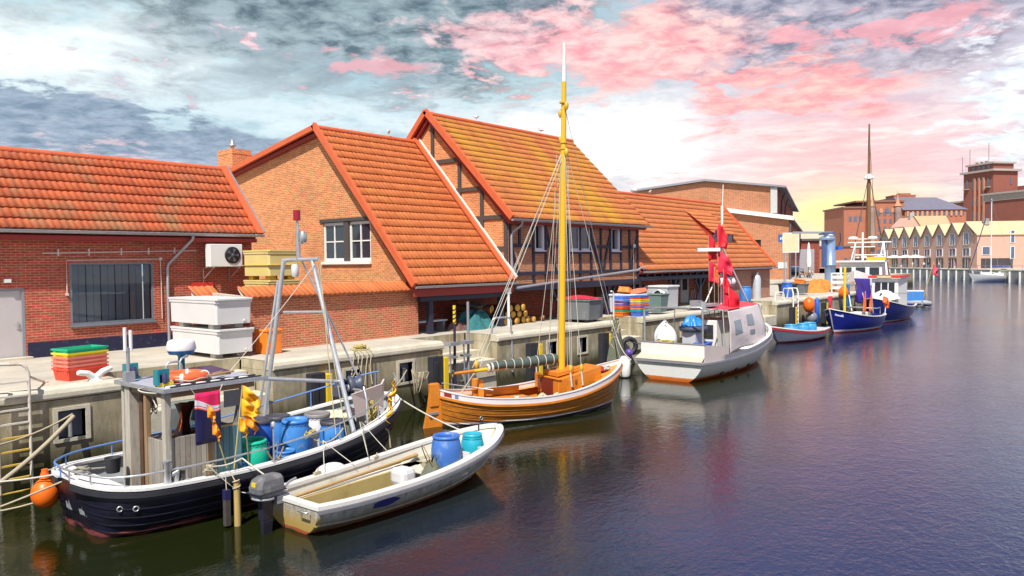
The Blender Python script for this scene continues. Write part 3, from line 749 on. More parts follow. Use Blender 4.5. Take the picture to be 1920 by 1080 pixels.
for i, (a, b, c0, c1) in enumerate(wins):
    o = window_frame(a, b, 22.0, c0, c1, .1, .09, off=-.02).build('window', white_frame, Ch, world=True)
    if i in (0, 3):
        subw(MB().box(a+.1, b-.1, 22.2, 22.22, c0+.1, c1-.1), 'dark_room', dark_void, o)
        subw(MB().obox((b-.13, 22.16, (c0+c1)/2), .06, .3, c1-c0-.24), 'open_casement', white_frame, o)
    else:
        subw(MB().box(a+.1, b-.1, 22.03, 22.035, c0+.1, c1-.1), 'pane', glass_dark, o)
    subw(MB().box(a-.05, b+.05, 21.9, 22.0, c0-.06, c0-.003), 'sill', white_frame, o)
MB().tube([(26.1, 21.6, 3.77), (36.3, 21.6, 4.40), (36.6, 21.6, 4.5), (37.0, 21.55, 4.52)], .06, 8).build('cross_pipe', zinc, Ch, world=True)
for x in (29.75, 33.9, 36.95): post(x, 21.95, 3.62).build('porch_post', timber_dark, Ch, world=True)
for x in (32.3, 36.3): MB().box(x-.25, x+.25, 24.1, 24.2, 2.95, 3.5).build('wall_vent', MATS['rusty_vent'], Ch, world=True)
MB().box(33.2, 34.1, 24.08, 24.2, 2.6, 3.9).build('red_hatch', red_paint, Ch, world=True)
MB().box(36.2, 36.45, 21.8, 21.92, 5.6, 5.78).tube([(36.3, 21.85, 5.6), (36.3, 21.85, 3.3)], .02, 6).build('wall_lamp', steel, Ch, world=True)

# ---- D: long low house with the dormer
Dh = thing('tiled_store', 'long brick store with a low pale tiled roof and one dormer', 'building', (46, 24, QZ))
XD0, XD1 = 37.05, 55.7
dv, dS = slope(21.75, 4.36, 26.0, 9.06)
tile_roof((XD0, 21.73, 4.36), (1, 0, 0), XD1-XD0, dv, dS, .43, .21, seed=11).build('roof', tile_d, Dh, world=True)
MB().prism([(XD0, 21.85, 4.28), (XD0, 26.0, 8.9), (XD0, 30.3, 4.3), (XD0, 30.2, 4.15), (XD0, 26.0, 8.74), (XD0, 21.98, 4.14)], (XD1-XD0-.05, 0, 0)).build('roof_deck', MATS['red_eaves_boards'], Dh, world=True)
ridge_tiles(XD0, XD1+.05, 26.0, 9.08).build('ridge', terracotta, Dh, world=True)
MB().beam((XD1, 21.7, 4.4), (XD1, 26.02, 9.2), .16, .2, (0, -.74, .67)).build('verge', terracotta, Dh, world=True)
MB().beam((37.25, 21.7, 4.42), (37.25, 22.9, 5.74), .3, .08, (0, -.74, .67)).build('verge_tiles', terracotta, Dh, world=True)
gutter(36.9, XD1+.1, 21.62, 4.32).build('gutter', zinc, Dh, world=True)
wallX(MB(), [(48.9, 2.1), (XD1-.3, 2.1), (XD1-.3, 4.3), (48.9, 4.3)], 22.0, .3).box(48.9, 49.2, 22.3, 24.2, 2.1, 4.3).build('front_wall', brickmat('pale_mixed_brick', (.42, .17, .10), (.33, .12, .08), (.42, .30, .24), stain=.3), Dh, world=True)
wallY(MB(), [(22.3, 2.1), (29.8, 2.1), (29.8, 4.6), (26, 8.7), (22.3, 4.7)], XD1-.6, .3).build('end_wall', brick_orange, Dh, world=True)
MB().box(37.0, 48.9, 24.2, 24.5, 2.1, 4.6).build('rear_wall', brick_red, Dh, world=True)
MB().box(37.1, 48.88, 22.1, 24.2, 4.0, 4.05).build('walk_ceiling', timber_grey, Dh, world=True)
pb = MB().box(37.1, 48.88, 21.86, 22.06, 3.78, 4.0)
for i in range(14): pb.box(37.7+i*.85, 37.82+i*.85, 21.88, 22.04, 4.003, 4.16)
pb.build('porch_beam', timber_dark, Dh, world=True)
for x in (41.0, 44.2, 47.2): post(x, 21.96, 3.78).build('porch_post', timber_dark, Dh, world=True)
dd = MB().box(45.9, 47.0, 24.12, 24.2, 2.15, 4.0).build('door', pm('pale_door', (.50, .52, .50), .5), Dh, world=True)
subw(MB().box(46.15, 46.75, 24.09, 24.118, 2.95, 3.85), 'pane', glass_dark, dd)
# dormer: a low shed roof lifted out of the slope
rz = lambda y: 4.36+(y-21.75)*1.106+.06
dm = MB().prism([(48.75, 23.3, rz(23.3)), (48.75, 23.3, 6.75), (48.75, 25.2, rz(25.2))], (.12, 0, 0)).box(48.87, 52.0, 23.24, 23.32, 5.93, 6.0).prism([(52.0, 23.3, rz(23.3)), (52.0, 23.3, 6.75), (52.0, 25.2, rz(25.2))], (.12, 0, 0))
do = dm.build('dormer', pm('dormer_cheek', (.42, .04, .025), .7), Dh, world=True)
subw(tile_roof((48.6, 23.05, 6.6), (1, 0, 0), 3.7, V(0, 2.2, rz(25.25)-6.6), 2.6, .43, .2, seed=13), 'dormer_roof', tile_d, do)
subw(MB().box(48.87, 52.0, 23.32, 23.38, 5.95, 6.72), 'dormer_window', glass_dark, do)

# ---- E: big brick hall, turned a little from the quay line
E_ = thing('brick_hall', 'big weathered brick hall with a shallow gable and pale grey corner panel', 'building', (104.6, 38.9, QZ), radians(18.2))
wallY(MB(), [(0, -.2), (22, -.2), (20.4, 12.6), (11, 13.6), (1.5, 12.5), (1.5, 8.6), (0, 8.2)], 0, .5, [(3.6, 4.5, 4.2, 5.4)]).build('gable_wall', brick_hall, E_)
MB().prism([(-.6, .4, 12.55), (-.6, 11, 13.95), (-.6, 21.4, 12.85), (-.6, 21.4, 12.6), (-.6, 11, 13.65), (-.6, .4, 12.3)], (60, 0, 0)).build('roof', pm('grey_roof_sheet', (.26, .26, .30), .6), E_)
MB().prism([(-.7, -.6, 8.45), (-.7, 8.4, 9.85), (-.7, 8.4, 9.3), (-.7, -.6, 7.9)], (.68, 0, 0)).build('canopy_fascia', white_paint, E_)
MB().prism([(.02, -.6, 8.1), (.02, 1.5, 8.75), (.02, 1.5, 8.5), (.02, -.6, 7.85)], (50, 0, 0)).build('side_roof', pm('dark_roof_edge', (.10, .10, .12), .6), E_)
MB().box(.5, 58, 0, .3, -.2, 8.0).box(.5, 58, 1.5, 1.8, 8.5, 12.3).build('side_wall', brick_tower, E_)
MB().box(-.3, -.003, 1.5, 2.35, 8.95, 12.4).build('corner_panel', pm('pale_grey_panel', (.50, .50, .50), .6), E_)
MB().tube([(-.2, -.15, 7.7), (-.2, -.15, .05)], .14, 8).build('downpipe', MATS['dark_roof_edge'], E_)
for x in (8, 20): MB().tube([(x, .9, 12.2), (x, 1.3, 11), (x, 1.35, 8.9)], .12, 8).build('downpipe', MATS['dark_roof_edge'], E_)
MB().box(-.1, -.003, .25, 1.4, 1.5, 2.3).build('white_board', white_paint, E_)
MB().box(.2, .3, 3.6, 4.5, 4.2, 5.4).build('small_window', dark_void, E_)

# ---- yard wall with tile coping, in front of B
W_ = thing('yard_wall', 'orange brick yard wall with a ribbed tile coping and notched corner', 'wall', (17, 22.05, QZ))
MB().box(13.55, 20.75, 22.05, 22.35, 2.1, 3.86).box(13.55, 13.85, 22.351, 24.1, 2.1, 3.86).box(12.85, 13.549, 24.0, 24.3, 2.1, 3.86).box(20.45, 20.75, 22.351, 22.36, 2.1, 3.8).build('brickwork', brick_wall, W_, world=True)
cpv = V(0, .52, .34).normalized()
tile_roof((13.35, 21.88, 3.84), (1, 0, 0), 6.95, cpv, .62, .62, .2, .035, seed=21).build('coping', tile_b, W_, world=True)
tile_roof((12.75, 23.82, 3.84), (1, 0, 0), .85, cpv, .62, .62, .2, .035, seed=22).build('rear_coping', tile_b, W_, world=True)
cb = MB().prism([(13.5, 22.05, 3.862), (13.5, 22.35, 3.862), (13.5, 22.4, 4.12)], (6.75, 0, 0)).prism([(13.36, 22.1, 3.86), (13.85, 22.1, 3.86), (13.95, 22.4, 4.15), (13.36, 22.4, 4.15)], (0, .02, 0)).prism([(12.85, 24.0, 3.862), (12.85, 24.3, 3.862), (12.85, 24.35, 4.1)], (.68, 0, 0))
cb.build('coping_bed', cap_conc, W_, world=True)
MB().beam((13.40, 21.86, 3.86), (13.40, 23.9, 3.95), .12, .1).build('corner_coping', cap_conc, W_, world=True)
# ================================================================== THINGS ON THE QUAY
def crate_mb(w=.8, d=.6, h=.28, t=.02, tap=.06):
    """open fish crate: tapered walls with rim, hand holes and moulded corner ribs"""
    mb = MB()
    o0 = [(-w/2+tap, -d/2+tap), (w/2-tap, -d/2+tap), (w/2-tap, d/2-tap), (-w/2+tap, d/2-tap)]
    o1 = [(-w/2+.02, -d/2+.02), (w/2-.02, -d/2+.02), (w/2-.02, d/2-.02), (-w/2+.02, d/2-.02)]
    i1 = [(x*(1-2*t/w*1.6), y*(1-2*t/d*1.6)) for x, y in o1]; i0 = [(x*(1-2*t/w*1.6), y*(1-2*t/d*1.6)) for x, y in o0]
    P = [(x, y, 0) for x, y in o0]+[(x, y, h) for x, y in o1]+[(x, y, h) for x, y in i1]+[(x, y, .02) for x, y in i0]
    F = [(3, 2, 1, 0), (12, 13, 14, 15)]
    for a in range(4):
        b = (a+1) % 4
        F += [(a, b, 4+b, 4+a), (4+a, 4+b, 8+b, 8+a), (8+a, 8+b, 12+b, 12+a)]
    mb.add(P, F)
    r = .018
    for z0, z1, e in ((h-.045, h-.004, 0),):
        mb.box(-w/2, w/2, -d/2, -d/2+r, z0, z1).box(-w/2, w/2, d/2-r, d/2, z0, z1).box(-w/2, -w/2+r, -d/2+r, d/2-r, z0, z1).box(w/2-r, w/2, -d/2+r, d/2-r, z0, z1)
    for sx in (-1, 1):
        for sy in (-1, 1):
            mb.prism([(sx*(w/2-.05), sy*(d/2-.01), h-.05), (sx*(w/2-.2), sy*(d/2-.01), h-.05), (sx*(w/2-.17), sy*(d/2-.055), h*.3), (sx*(w/2-.1), sy*(d/2-.055), h*.3)], (0, -sy*.02, 0))
            mb.prism([(sx*(w/2-.01), sy*(d/2-.05), h-.05), (sx*(w/2-.01), sy*(d/2-.2), h-.05), (sx*(w/2-.05), sy*(d/2-.17), h*.3), (sx*(w/2-.05), sy*(d/2-.1), h*.3)], (-sx*.02, 0, 0))
    return mb
def plastic(n, c): return pm('plastic_'+n, c, .45, 0, .14, 4, dirt=.3, dcol=(c[0]*.5+.10, c[1]*.5+.09, c[2]*.5+.08), dsc=6, rust=.2, rcol=(c[0]*.6+.14, c[1]*.6+.12, c[2]*.6+.10))
PC = {'green': (.01, .42, .22), 'yellow': (.80, .66, .02), 'pink': (.78, .22, .16), 'red': (.80, .07, .03), 'orange': (.86, .22, .02), 'blue': (.06, .17, .62), 'purple': (.28, .14, .50), 'teal': (.02, .45, .48), 'salmon': (.82, .24, .12), 'lilac': (.42, .36, .66)}
def crate(col, loc, rz, label, group, s=(.8, .6, .28), tilt=None):
    o = single(crate_mb(*s), 'fish_crate', plastic(col, PC[col]), label, 'crate', loc, rz, group)
    if tilt: o.rotation_euler = tilt
    return o
cx, cy, cr = 7.93, 20.5, radians(12)
G1 = 'fish crates stacked by the white cleat'
for i, (c, h, lab) in enumerate((('red', .30, 'deep red fish crate at the bottom of the stack by the white cleat'),
        ('pink', .26, 'lowest of three salmon pink crates stacked by the white cleat'), ('pink', .26, 'middle one of three salmon pink crates stacked by the white cleat'), ('pink', .26, 'salmon pink crate directly under the yellow crate'),
        ('yellow', .26, 'yellow fish crate directly under the green one'), ('green', .26, 'green fish crate on top of the stack by the white cleat'))):
    crate(c, (cx, cy, QZ+.004+i*.098+(0 if i == 0 else .02)), cr, lab, G1, (1.06, .66, h))
# white cleat
cl = MB().S()
cl.tube([(-.42, 0, .24), (-.36, 0, .235), (-.18, 0, .20), (-.06, 0, .10), (0, 0, .08), (.06, 0, .10), (.18, 0, .20), (.36, 0, .255), (.42, 0, .26)], [.05, .07, .075, .085, .09, .085, .075, .07, .05], 10)
cl.lathe([(.17, 0), (.16, .03), (.10, .05), (.09, .12)], (0, 0, 0), 14)
single(cl, 'mooring_cleat', white_paint, 'white painted double horned cleat on the quay edge by the crates', 'cleat', (7.95, 19.72, QZ+.005), radians(8))

# ladder at the near end
lad = thing('quay_ladder', 'rusty white steel ladder with curved handrail at the near end of the quay', 'ladder', (6.05, 19.2, 0))
rustw = pm('rusty_white_paint', (.66, .60, .52), .5, 0, .15, 4, dirt=.42, dcol=(.28, .12, .03), dsc=3)
for x in (-.32, .30):
    r_ = MB().tube([(x, 0, -.9), (x, 0, 2.55), (x-.04, .01, 2.70), (x-.14, .03, 2.78), (x-.7 if x > 0 else x-.6, .1, 2.82)], .034, 8)
    r_.build('rail', rustw, lad)
ry = pm('rung_yellow', (.62, .42, .08), .6, 0, .2, 5, dirt=.4, dcol=(.25, .12, .03), dsc=4)
for k in range(11): MB().box(-.288, .268, -.03, .03, -.62+k*.3, -.585+k*.3).build('rung', ry if k < 7 else rustw, lad)
MB().tube([(.30, .02, 2.5), (.9, 1.0, 2.22), (1.05, 1.3, 2.18)], .03, 8).lathe([(.1, 0), (.1, .03)], (1.05, 1.3, QZ), 10).build('brace', rustw, lad)

# big insulated tubs
def tub_mb(w, d, h):
    mb = MB()
    def ring(s, z, r=.06): return [(sx*(w/2*s-(r if i else 0)), sy*(d/2*s-(0 if i else r)), z) for sx, sy, i in ((-1, -1, 0), (-1, -1, 1), (1, -1, 1), (1, -1, 0), (1, 1, 0), (1, 1, 1), (-1, 1, 1), (-1, 1, 0))]
    lv = [(.975, .14), (.985, h-.14), (1.02, h-.135), (1.02, h-.06), (1.04, h-.055), (1.04, h)]
    b = 0; vs = []
    for s_, z in lv: vs += ring(s_, z)
    fs = []
    for i in range(len(lv)-1):
        for k in range(8): l = (k+1) % 8; fs.append((i*8+k, i*8+l, i*8+8+l, i*8+8+k))
    fs.append(tuple(range(8))[::-1]); fs.append(tuple(range((len(lv)-1)*8, len(lv)*8)))
    mb.add(vs, fs); return mb
def tub(name, label, loc, w, d, h, m, rim, group, drain=True):
    t = thing(name, label, 'tub', loc, 0, group)
    tub_mb(w, d, h).build('body', m, t, bevel=.015)
    for sx in (-1, 1):
        for sy in (-1, 1):
            MB().prism([(sx*w*.30-.13, sy*d*.32-.13, .14), (sx*w*.30+.13, sy*d*.32-.13, .14), (sx*w*.30+.13, sy*d*.32+.13, .14), (sx*w*.30-.13, sy*d*.32+.13, .14)], (0, 0, -.138)).build('foot', rim, t, bevel=.01)
    MB().box(-w/2*1.03, w/2*1.03, -d/2*1.03, d/2*1.03, h-.063, h-.048).build('lid_seam', pm('seam_grey', (.25, .24, .25), .6), t)
    if drain: MB().tube([(w*.28, -d/2*.93, .22), (w*.28, -d/2-.05, .22)], .045, 10).build('drain_plug', rim, t)
    return t
wtub = pm('tub_white', (.66, .65, .65), .5, 0, .1, 1.5, dirt=.2, dcol=(.40, .37, .34), dsc=3)
wfoot = pm('tub_foot', (.52, .50, .45), .6)
tub('insulated_tub', 'white insulated tub standing on the quay, under the other white tub', (12.52, 22.5, QZ+.002), 1.2, 2.75, .86, wtub, wfoot, 'white insulated tubs')
tub('insulated_tub', 'white insulated tub stacked on top of the other white tub', (12.48, 22.5, QZ+.868), 1.2, 2.75, .90, wtub, wfoot, 'white insulated tubs')
ytub = pm('tub_cream_yellow', (.68, .55, .21), .5, 0, .14, 1.5, dirt=.22, dcol=(.42, .36, .18), dsc=3)
yfoot = pm('tub_ochre', (.60, .36, .03), .6)
tub('insulated_tub', 'lower of the faded yellow tubs, mostly hidden behind the yard wall', (15.92, 24.45, 3.38), 1.25, 1.6, .98, ytub, yfoot, 'faded yellow tubs')
y2 = tub('insulated_tub', 'upper faded yellow tub rising above the yard wall coping', (15.92, 24.45, 4.365), 1.25, 1.6, 1.04, ytub, yfoot, 'faded yellow tubs')
MB().box(-.655, .655, -.83, .83, .5, .53).build('middle_seam', yfoot, y2, bevel=.006)
ps = thing('pallet_stack', 'stack of grey pallets under the yellow tubs behind the yard wall', 'pallets', (15.92, 24.45, QZ))
for k in range(8):
    pk = MB().box(-.6, .6, -.78, .78, k*.153+.10, k*.153+.135)
    for x in (-.5, 0, .5): pk.box(x-.05, x+.05, -.78, .78, k*.153, k*.153+.10)
    pk.build('pallet', timber_grey, ps)
ot = MB().box(-.28, .28, -.3, .3, 0, .75).box(-.31, .31, -.33, .33, .68, .76)
single(ot, 'orange_bin', plastic('orange', PC['orange']), 'orange plastic bin between the white tubs and yard wall corner', 'bin', (13.75, 21.35, QZ+.002), radians(4), bevel=.03)

# under the porch: bench, net heap, logs
bn = thing('bench', 'low grey bench against the red wall behind the first porch post', 'bench', (21.75, 22.6, QZ))
MB().box(-.9, .9, -.25, .25, .40, .47).build('seat', pm('pale_bench', (.42, .45, .55), .5), bn)
for x in (-.75, .75): MB().box(x-.05, x+.05, -.2, .2, 0, .40).build('leg', steel_grey, bn)
def heap(name, label, cat, loc, rx, ry_, h, m, seed, n=22, group=None):
    rnd = random.Random(seed); ph = [rnd.uniform(0, 6.3) for _ in range(12)]
    def f(u, v):
        a = 2*pi*u; r = v
        k = 1+.16*sin(3*a+ph[0])+.1*sin(5*a+ph[1])+.06*sin(11*a+ph[2])
        z = h*(1-r**1.7)*(1+.22*sin(4*a+ph[3]+r*5)*r*2+.14*sin(9*a+ph[4]-r*9)*r)+.06*sin(17*a+ph[5]+9*r)*r*(1-r)
        z += .05*h*sin(26*a+14*r+ph[6])*r*(1-r)*3
        return (rx*k*r*cos(a), ry_*k*r*sin(a), max(0, z)+.003)
    mb = MB().grid(f, n*3, n//2)
    return single(mb, name, m, label, cat, loc, 0, group)
netg = pm('green_net', (.03, .16, .17), .9, 0, .5, 9, bump=1.0, bsc=45, dirt=.2, dcol=(.01, .05, .06))
heap('net_heap', 'dark green fishing net heaped under the porch', 'fishing net', (24.1, 22.2, QZ), 1.15, .75, .75, netg, 4)
heap('net_heap', 'small brownish net bundle between the bench and green net', 'fishing net', (22.95, 22.1, QZ), .55, .4, .38, pm('brown_net', (.16, .08, .07), .9, 0, .5, 12, bump=1, bsc=40), 5)
bark = pm('log_bark', (.16, .06, .025), .85, 0, .4, 8, bump=.8, bsc=25)
cutw = pm('cut_wood', (.62, .34, .06), .7, 0, .25, 14)
def log(loc, r, L, rz, label, rx=0):
    t = thing('log', label, 'log', loc, rz, 'cut logs piled under the porch')
    MB().lathe([(r, -L/2), (r*1.03, 0), (r*.97, L/2)], (0, 0, r), 14, (0, 1, .0001)).build('bark', bark, t)
    MB().lathe([(.0001, -.006), (r*.93, -.004), (r*.95, .002)], (0, -L/2-.002, r), 14, (0, 1, .0001)).build('cut_end', cutw, t)
    if rx: t.rotation_euler = (0, 0, rz+rx)
lx = [(25.85, 0), (26.17, 0), (26.5, 0), (26.84, 0), (27.15, 0), (27.46, 0), (27.78, 0), (26.0, 1), (26.34, 1), (26.67, 1), (27.0, 1), (27.32, 1), (26.2, 2), (26.85, 2), (27.15, 2)]
rnd = random.Random(3)
for i, (x, k) in enumerate(lx):
    log((x, 22.55+rnd.uniform(-.12, .12), QZ+.003+k*.275), rnd.uniform(.14, .165), rnd.uniform(.9, 1.2), rnd.uniform(-.12, .12), 'sawn log with bright cut end in the pile right of the white downpipe')
for i, (x, y, z, r, a) in enumerate(((24.55, 22.95, .62, .17, .7), (24.95, 22.7, .55, .16, .35), (25.3, 22.9, .60, .15, .2))):
    log((x, y, QZ+z), r, 1.1, a, ('dark log lying above the green net, leftmost', 'bright ended log lying above the green net', 'dark log above the green net beside the blue post')[i])
ls = MB().box(24.3, 25.5, 22.5, 23.3, QZ+.4, QZ+.54)
for x in (24.4, 25.4): ls.box(x-.05, x+.05, 22.55, 23.25, QZ, QZ+.4)
single(ls, 'log_rack', timber_dark, 'dark timber rack carrying logs behind the green net', 'rack')
log((28.75, 22.6, QZ+.003), .13, .8, .3, 'single small log lying apart at the right end of the pile')
gl = MB(); gl.box(-.42, .42, -.01, .01, 0, .5)
o = single(MB().box(-.45, .45, -.3, .3, 0, .03), 'wire_tray', steel, 'flat grey wire tray lying on the logs behind the green net', 'tray', (24.75, 22.7, QZ+.93), .2); o.rotation_euler = (.25, -.1, .3)
single(MB().tube([(25.55, 21.55, QZ), (25.55, 21.55, 3.75)], .06, 10).box(25.42, 25.68, 21.5, 21.62, 3.55, 3.8), 'standpipe', white_paint, 'white downpipe standing beside the blue black porch post', 'pipe')

# grey waste bin with red lid
db = thing('waste_bin', 'big grey plastic bin with a red lid on the quay behind the mast', 'waste bin', (29.25, 20.45, QZ))
def bin_mb(w, d, h, tp=.9):
    return MB().add([(sx*w/2*(tp if z == 0 else 1), sy*d/2*(tp if z == 0 else 1), z*h+(.12 if z == 0 else 0)) for z in (0, 1) for sx, sy in ((-1, -1), (1, -1), (1, 1), (-1, 1))], [(3, 2, 1, 0), (4, 5, 6, 7), (0, 1, 5, 4), (1, 2, 6, 5), (2, 3, 7, 6), (3, 0, 4, 7)])
def boxt(w, d, h, tp=.9):
    m = MB(); m.add([(sx*w/2*(tp if z == 0 else 1), sy*d/2*(tp if z == 0 else 1), z*h+(.12 if z == 0 else 0)) for z in (0, 1) for sx, sy in ((-1, -1), (1, -1), (1, 1), (-1, 1))], [(3, 2, 1, 0), (4, 5, 6, 7), (0, 1, 5, 4), (1, 2, 6, 5), (2, 3, 7, 6), (3, 0, 4, 7)]); return m
gbin = pm('bin_grey', (.16, .17, .185), .6, 0, .2, 3, dirt=.3, dcol=(.34, .33, .31), dsc=3)
b_ = boxt(1.0, 1.75, 1.02); b_.box(-.54, .54, -.92, .92, .96, 1.05)
b_.build('body', gbin, db, bevel=.03)
MB().grid(lambda u, v: ((u-.5)*1.1, (v-.5)*1.8, 1.06+.13*sin(pi*u)*sin(pi*v)+.02*sin(9*u+7*v)), 10, 10).build('lid', pm('bin_red', (.55, .03, .06), .45), db, solid=.02)
MB().tube([(.45, .6, .9), (.7, .6, 1.0), (.7, -.6, 1.0), (.45, -.6, .9)], .025, 6).build('handle', steel, db)
for sx in (-.35, .35):
    for sy in (-.6, .6): MB().lathe([(.07, -.025), (.07, .025)], (sx, sy, .07), 12, (1, 0, 0)).build('wheel', black_rubber, db)
db2 = thing('waste_bin', 'dark blue grey bin right beside the red lidded bin', 'waste bin', (30.35, 20.7, QZ))
boxt(.8, 1.2, 1.0).build('body', pm('bin_slate', (.09, .10, .14), .6, 0, .2, 3, dirt=.2, dcol=(.3, .3, .3)), db2, bevel=.03)
MB().box(-.43, .43, -.63, .63, 1.0, 1.06).build('lid', pm('bin_slate', (.09, .10, .14)), db2, bevel=.02)

# crate stacks by the steps
sA = [('orange', 'lowest orange'), ('green', 'green'), ('red', 'red'), ('orange', 'upper orange'), ('purple', 'purple'), ('lilac', 'lilac'), ('pink', 'pink'), ('lilac', 'topmost lilac')]
for i, (c, n) in enumerate(sA): crate(c, (33.35, 20.75, QZ+.004+i*.085), 0, n+' crate in the left of two crate stacks by the second steps', 'crates in the left stack by the steps', (.85, .62, .24))
crate('blue', (33.35, 20.72, QZ+.70), 0, 'upturned blue crate on top of the left crate stack by the steps', 'crates in the left stack by the steps', (.85, .62, .30)).rotation_euler = (pi, 0, 0)
for o in COL.objects:
    if o.get('label', '').startswith('upturned'): o.location.z += .30
sB = [('blue', 'lowest blue'), ('teal', 'teal'), ('salmon', 'salmon'), ('purple', 'lower purple'), ('orange', 'orange'), ('lilac', 'lilac'), ('yellow', 'lower yellow'), ('yellow', 'upper yellow'), ('red', 'red'), ('blue', 'topmost blue')]
for i, (c, n) in enumerate(sB): crate(c, (33.75, 19.98, QZ+.004+i*.085), 0, n+' crate in the right of two crate stacks by the second steps', 'crates in the right stack by the steps', (.85, .62, .26))
wb = thing('storage_bin', 'long white blue fish bin behind the two colourful crate stacks', 'bin', (34.7, 21.3, QZ))
boxt(1.6, 1.9, 1.0).box(-.85, .85, -1.0, 1.0, .95, 1.06).build('body', pm('ice_white', (.62, .66, .74), .5, 0, .1, 3), wb, bevel=.03)
crate('orange', (34.5, 21.25, QZ+1.07), 0, 'orange crate tipped upside down on the bin behind the stacks', 'loose crates on the fish bin', (.9, .62, .28), (pi+.08, .12, .35))
[o for o in COL.objects if o.get('label', '').startswith('orange crate tipped')][0].location.z += .32
crate('salmon', (34.9, 20.75, QZ+1.07), 0, 'salmon orange crate leaning on the bin in front of the tipped one', 'loose crates on the fish bin', (.9, .62, .2), (pi-.1, -.08, .1))
[o for o in COL.objects if o.get('label', '').startswith('salmon orange crate')][0].location.z += .24
gb = thing('waste_bin', 'grey green wheeled bin with torn liner beside the crate stacks', 'waste bin', (35.5, 20.0, QZ))
bb = boxt(.85, .95, 1.05, .8); bb.box(-.46, .46, -.5, .5, .98, 1.07)
bb.build('body', pm('bin_green_grey', (.16, .24, .22), .5, 0, .15, 3), gb, bevel=.04)
MB().grid(lambda u, v: (.1+(u-.5)*.9, -.42+.5*v, 1.08+.16*sin(3*u+1)*sin(pi*v)+.05*sin(14*u+6*v)), 14, 8).build('liner', pm('bag_white', (.62, .64, .66), .35), gb)
gt = thing('insulated_tub', 'tall pale grey tub with white rim beside the green grey bin', 'tub', (38.4, 21.4, QZ))
boxt(1.3, 1.5, 1.3, .96).build('body', pm('tub_pale_grey', (.50, .51, .54), .5, 0, .1, 2), gt, bevel=.03)
MB().box(-.7, .7, -.8, .8, 1.28, 1.38).build('rim', white_plastic, gt, bevel=.02)
rg = random.Random(9)
for i in range(2):
    heap('rope_heap', ('tangled pale rope heap on the quay edge by the pale tub', 'brown net scraps on the quay edge above the white cutter')[i], 'rope heap', (37.6+1.7*i, 19.85, QZ), .7, .3, .22, (rope_mat, pm('brown_net', (.16, .08, .07)))[i], 30+i)

# hanging tyre, hoops, poles and steel frames on the quay face
ty = thing('tyre_fender', 'black car tyre hung as a fender on the quay beside the white cutter', 'tyre', (31.3, 19.1, .95))
MB().torus((0, 0, 0), .33, .115, 28, 10, (.55, .8, 0)).build('tread', black_rubber, ty)
MB().tube([(0, 0, .40), (.02, .15, .8), (.03, .3, 1.18)], .015, 6).build('hanging_rope', rope_mat, ty)
def hoop(label, x, y, w=.75, h0=-.4, h1=.62, dy=0, m=None):
    h = MB().tube([(x-w/2, y+.15, QZ), (x-w/2, y+.12, QZ+h1-.12), (x-w/2+.05, y+.1, QZ+h1-.03), (x-w/2+.13, y+.08, QZ+h1), (x+w/2-.13, y-.05, QZ+h1), (x+w/2-.05, y-.1, QZ+h1-.03), (x+w/2, y-.13, QZ+h1-.12), (x+w/2, y-.19, QZ+h0)], .042, 10)
    return single(h, 'grab_rail', m or steel, label, 'grab rail')
hoop('bent steel grab rail beside the steps behind the sailing boat', 22.75, 19.55, .8, -1.5, .62)
hoop('small white grab rail beside the third steps, left of the blue barrels', 51.0, 19.6, .8, -.3, .55, m=white_paint)
lw = thing('quay_ladder', 'white ladder with hooped rails beyond the stern of the red striped boat', 'ladder', (53.3, 19.2, 0))
for x in (-.9, .0): MB().tube([(x, 0, -.5), (x, 0, 2.6), (x+.1, .12, 2.9), (x+.2, .7, 2.92), (x+.22, .85, 2.2)], .045, 8).build('rail', white_paint, lw)
for k in range(9): MB().box(-.86, -.04, -.03, .03, -.2+k*.3, -.16+k*.3).build('rung', white_paint, lw)
sp = thing('marker_pole', 'dark pole with yellow and black striped tip beside the quay steps', 'pole', (19.75, 19.15, 0))
MB().tube([(0, 0, -1), (0, 0, 2.75)], .045, 8).build('shaft', timber_dark, sp)
MB().lathe([(.055, 2.75), (.055, 3.4)], (0, 0, 0), 10).build('tip', yellow_paint, sp)
for k in range(4): MB().prism([(cos(2*pi*i/10)*.058, sin(2*pi*i/10)*.058, 2.80+k*.15+.05*cos(2*pi*i/10)) for i in range(10)], (0, 0, .05)).build('black_stripe', black_rubber, sp)
single(MB().tube([(20.45, 19.15, -1), (20.45, 19.15, 2.4)], .045, 8).tube([(20.45, 19.15, 2.4), (20.45, 19.15, 3.5)], .05, 8), 'marker_pole', steel_grey, 'plain dark grey pole right of the striped one', 'pole')
single(MB().tube([(31.0, 19.75, 1.2), (31.0, 19.75, 3.35), (30.95, 19.75, 3.45), (30.8, 19.75, 3.5)], .04, 8), 'hooked_pole', white_paint, 'slim pale pole with a bent tip on the quay above the tyre', 'pole')
for i, x in enumerate((19.6, 20.3)):
    f_ = MB()
    f_.box(x-.2, x+.28, 19.0, 19.33, 2.0, 2.12).box(x-.1, x+.2, 19.05, 19.33, 1.55, 1.62).beam((x-.15, 19.1, 2.0), (x+.12, 19.28, .2), .05, .05).beam((x+.2, 19.2, 2.0), (x+.2, 19.3, -.4), .06, .06).beam((x-.15, 19.1, 1.1), (x+.2, 19.2, 1.1), .04, .04)
    single(f_, 'fender_bracket', steel_grey, ('dark steel bracket behind the striped pole', 'dark steel bracket behind the plain grey pole')[i], 'bracket')

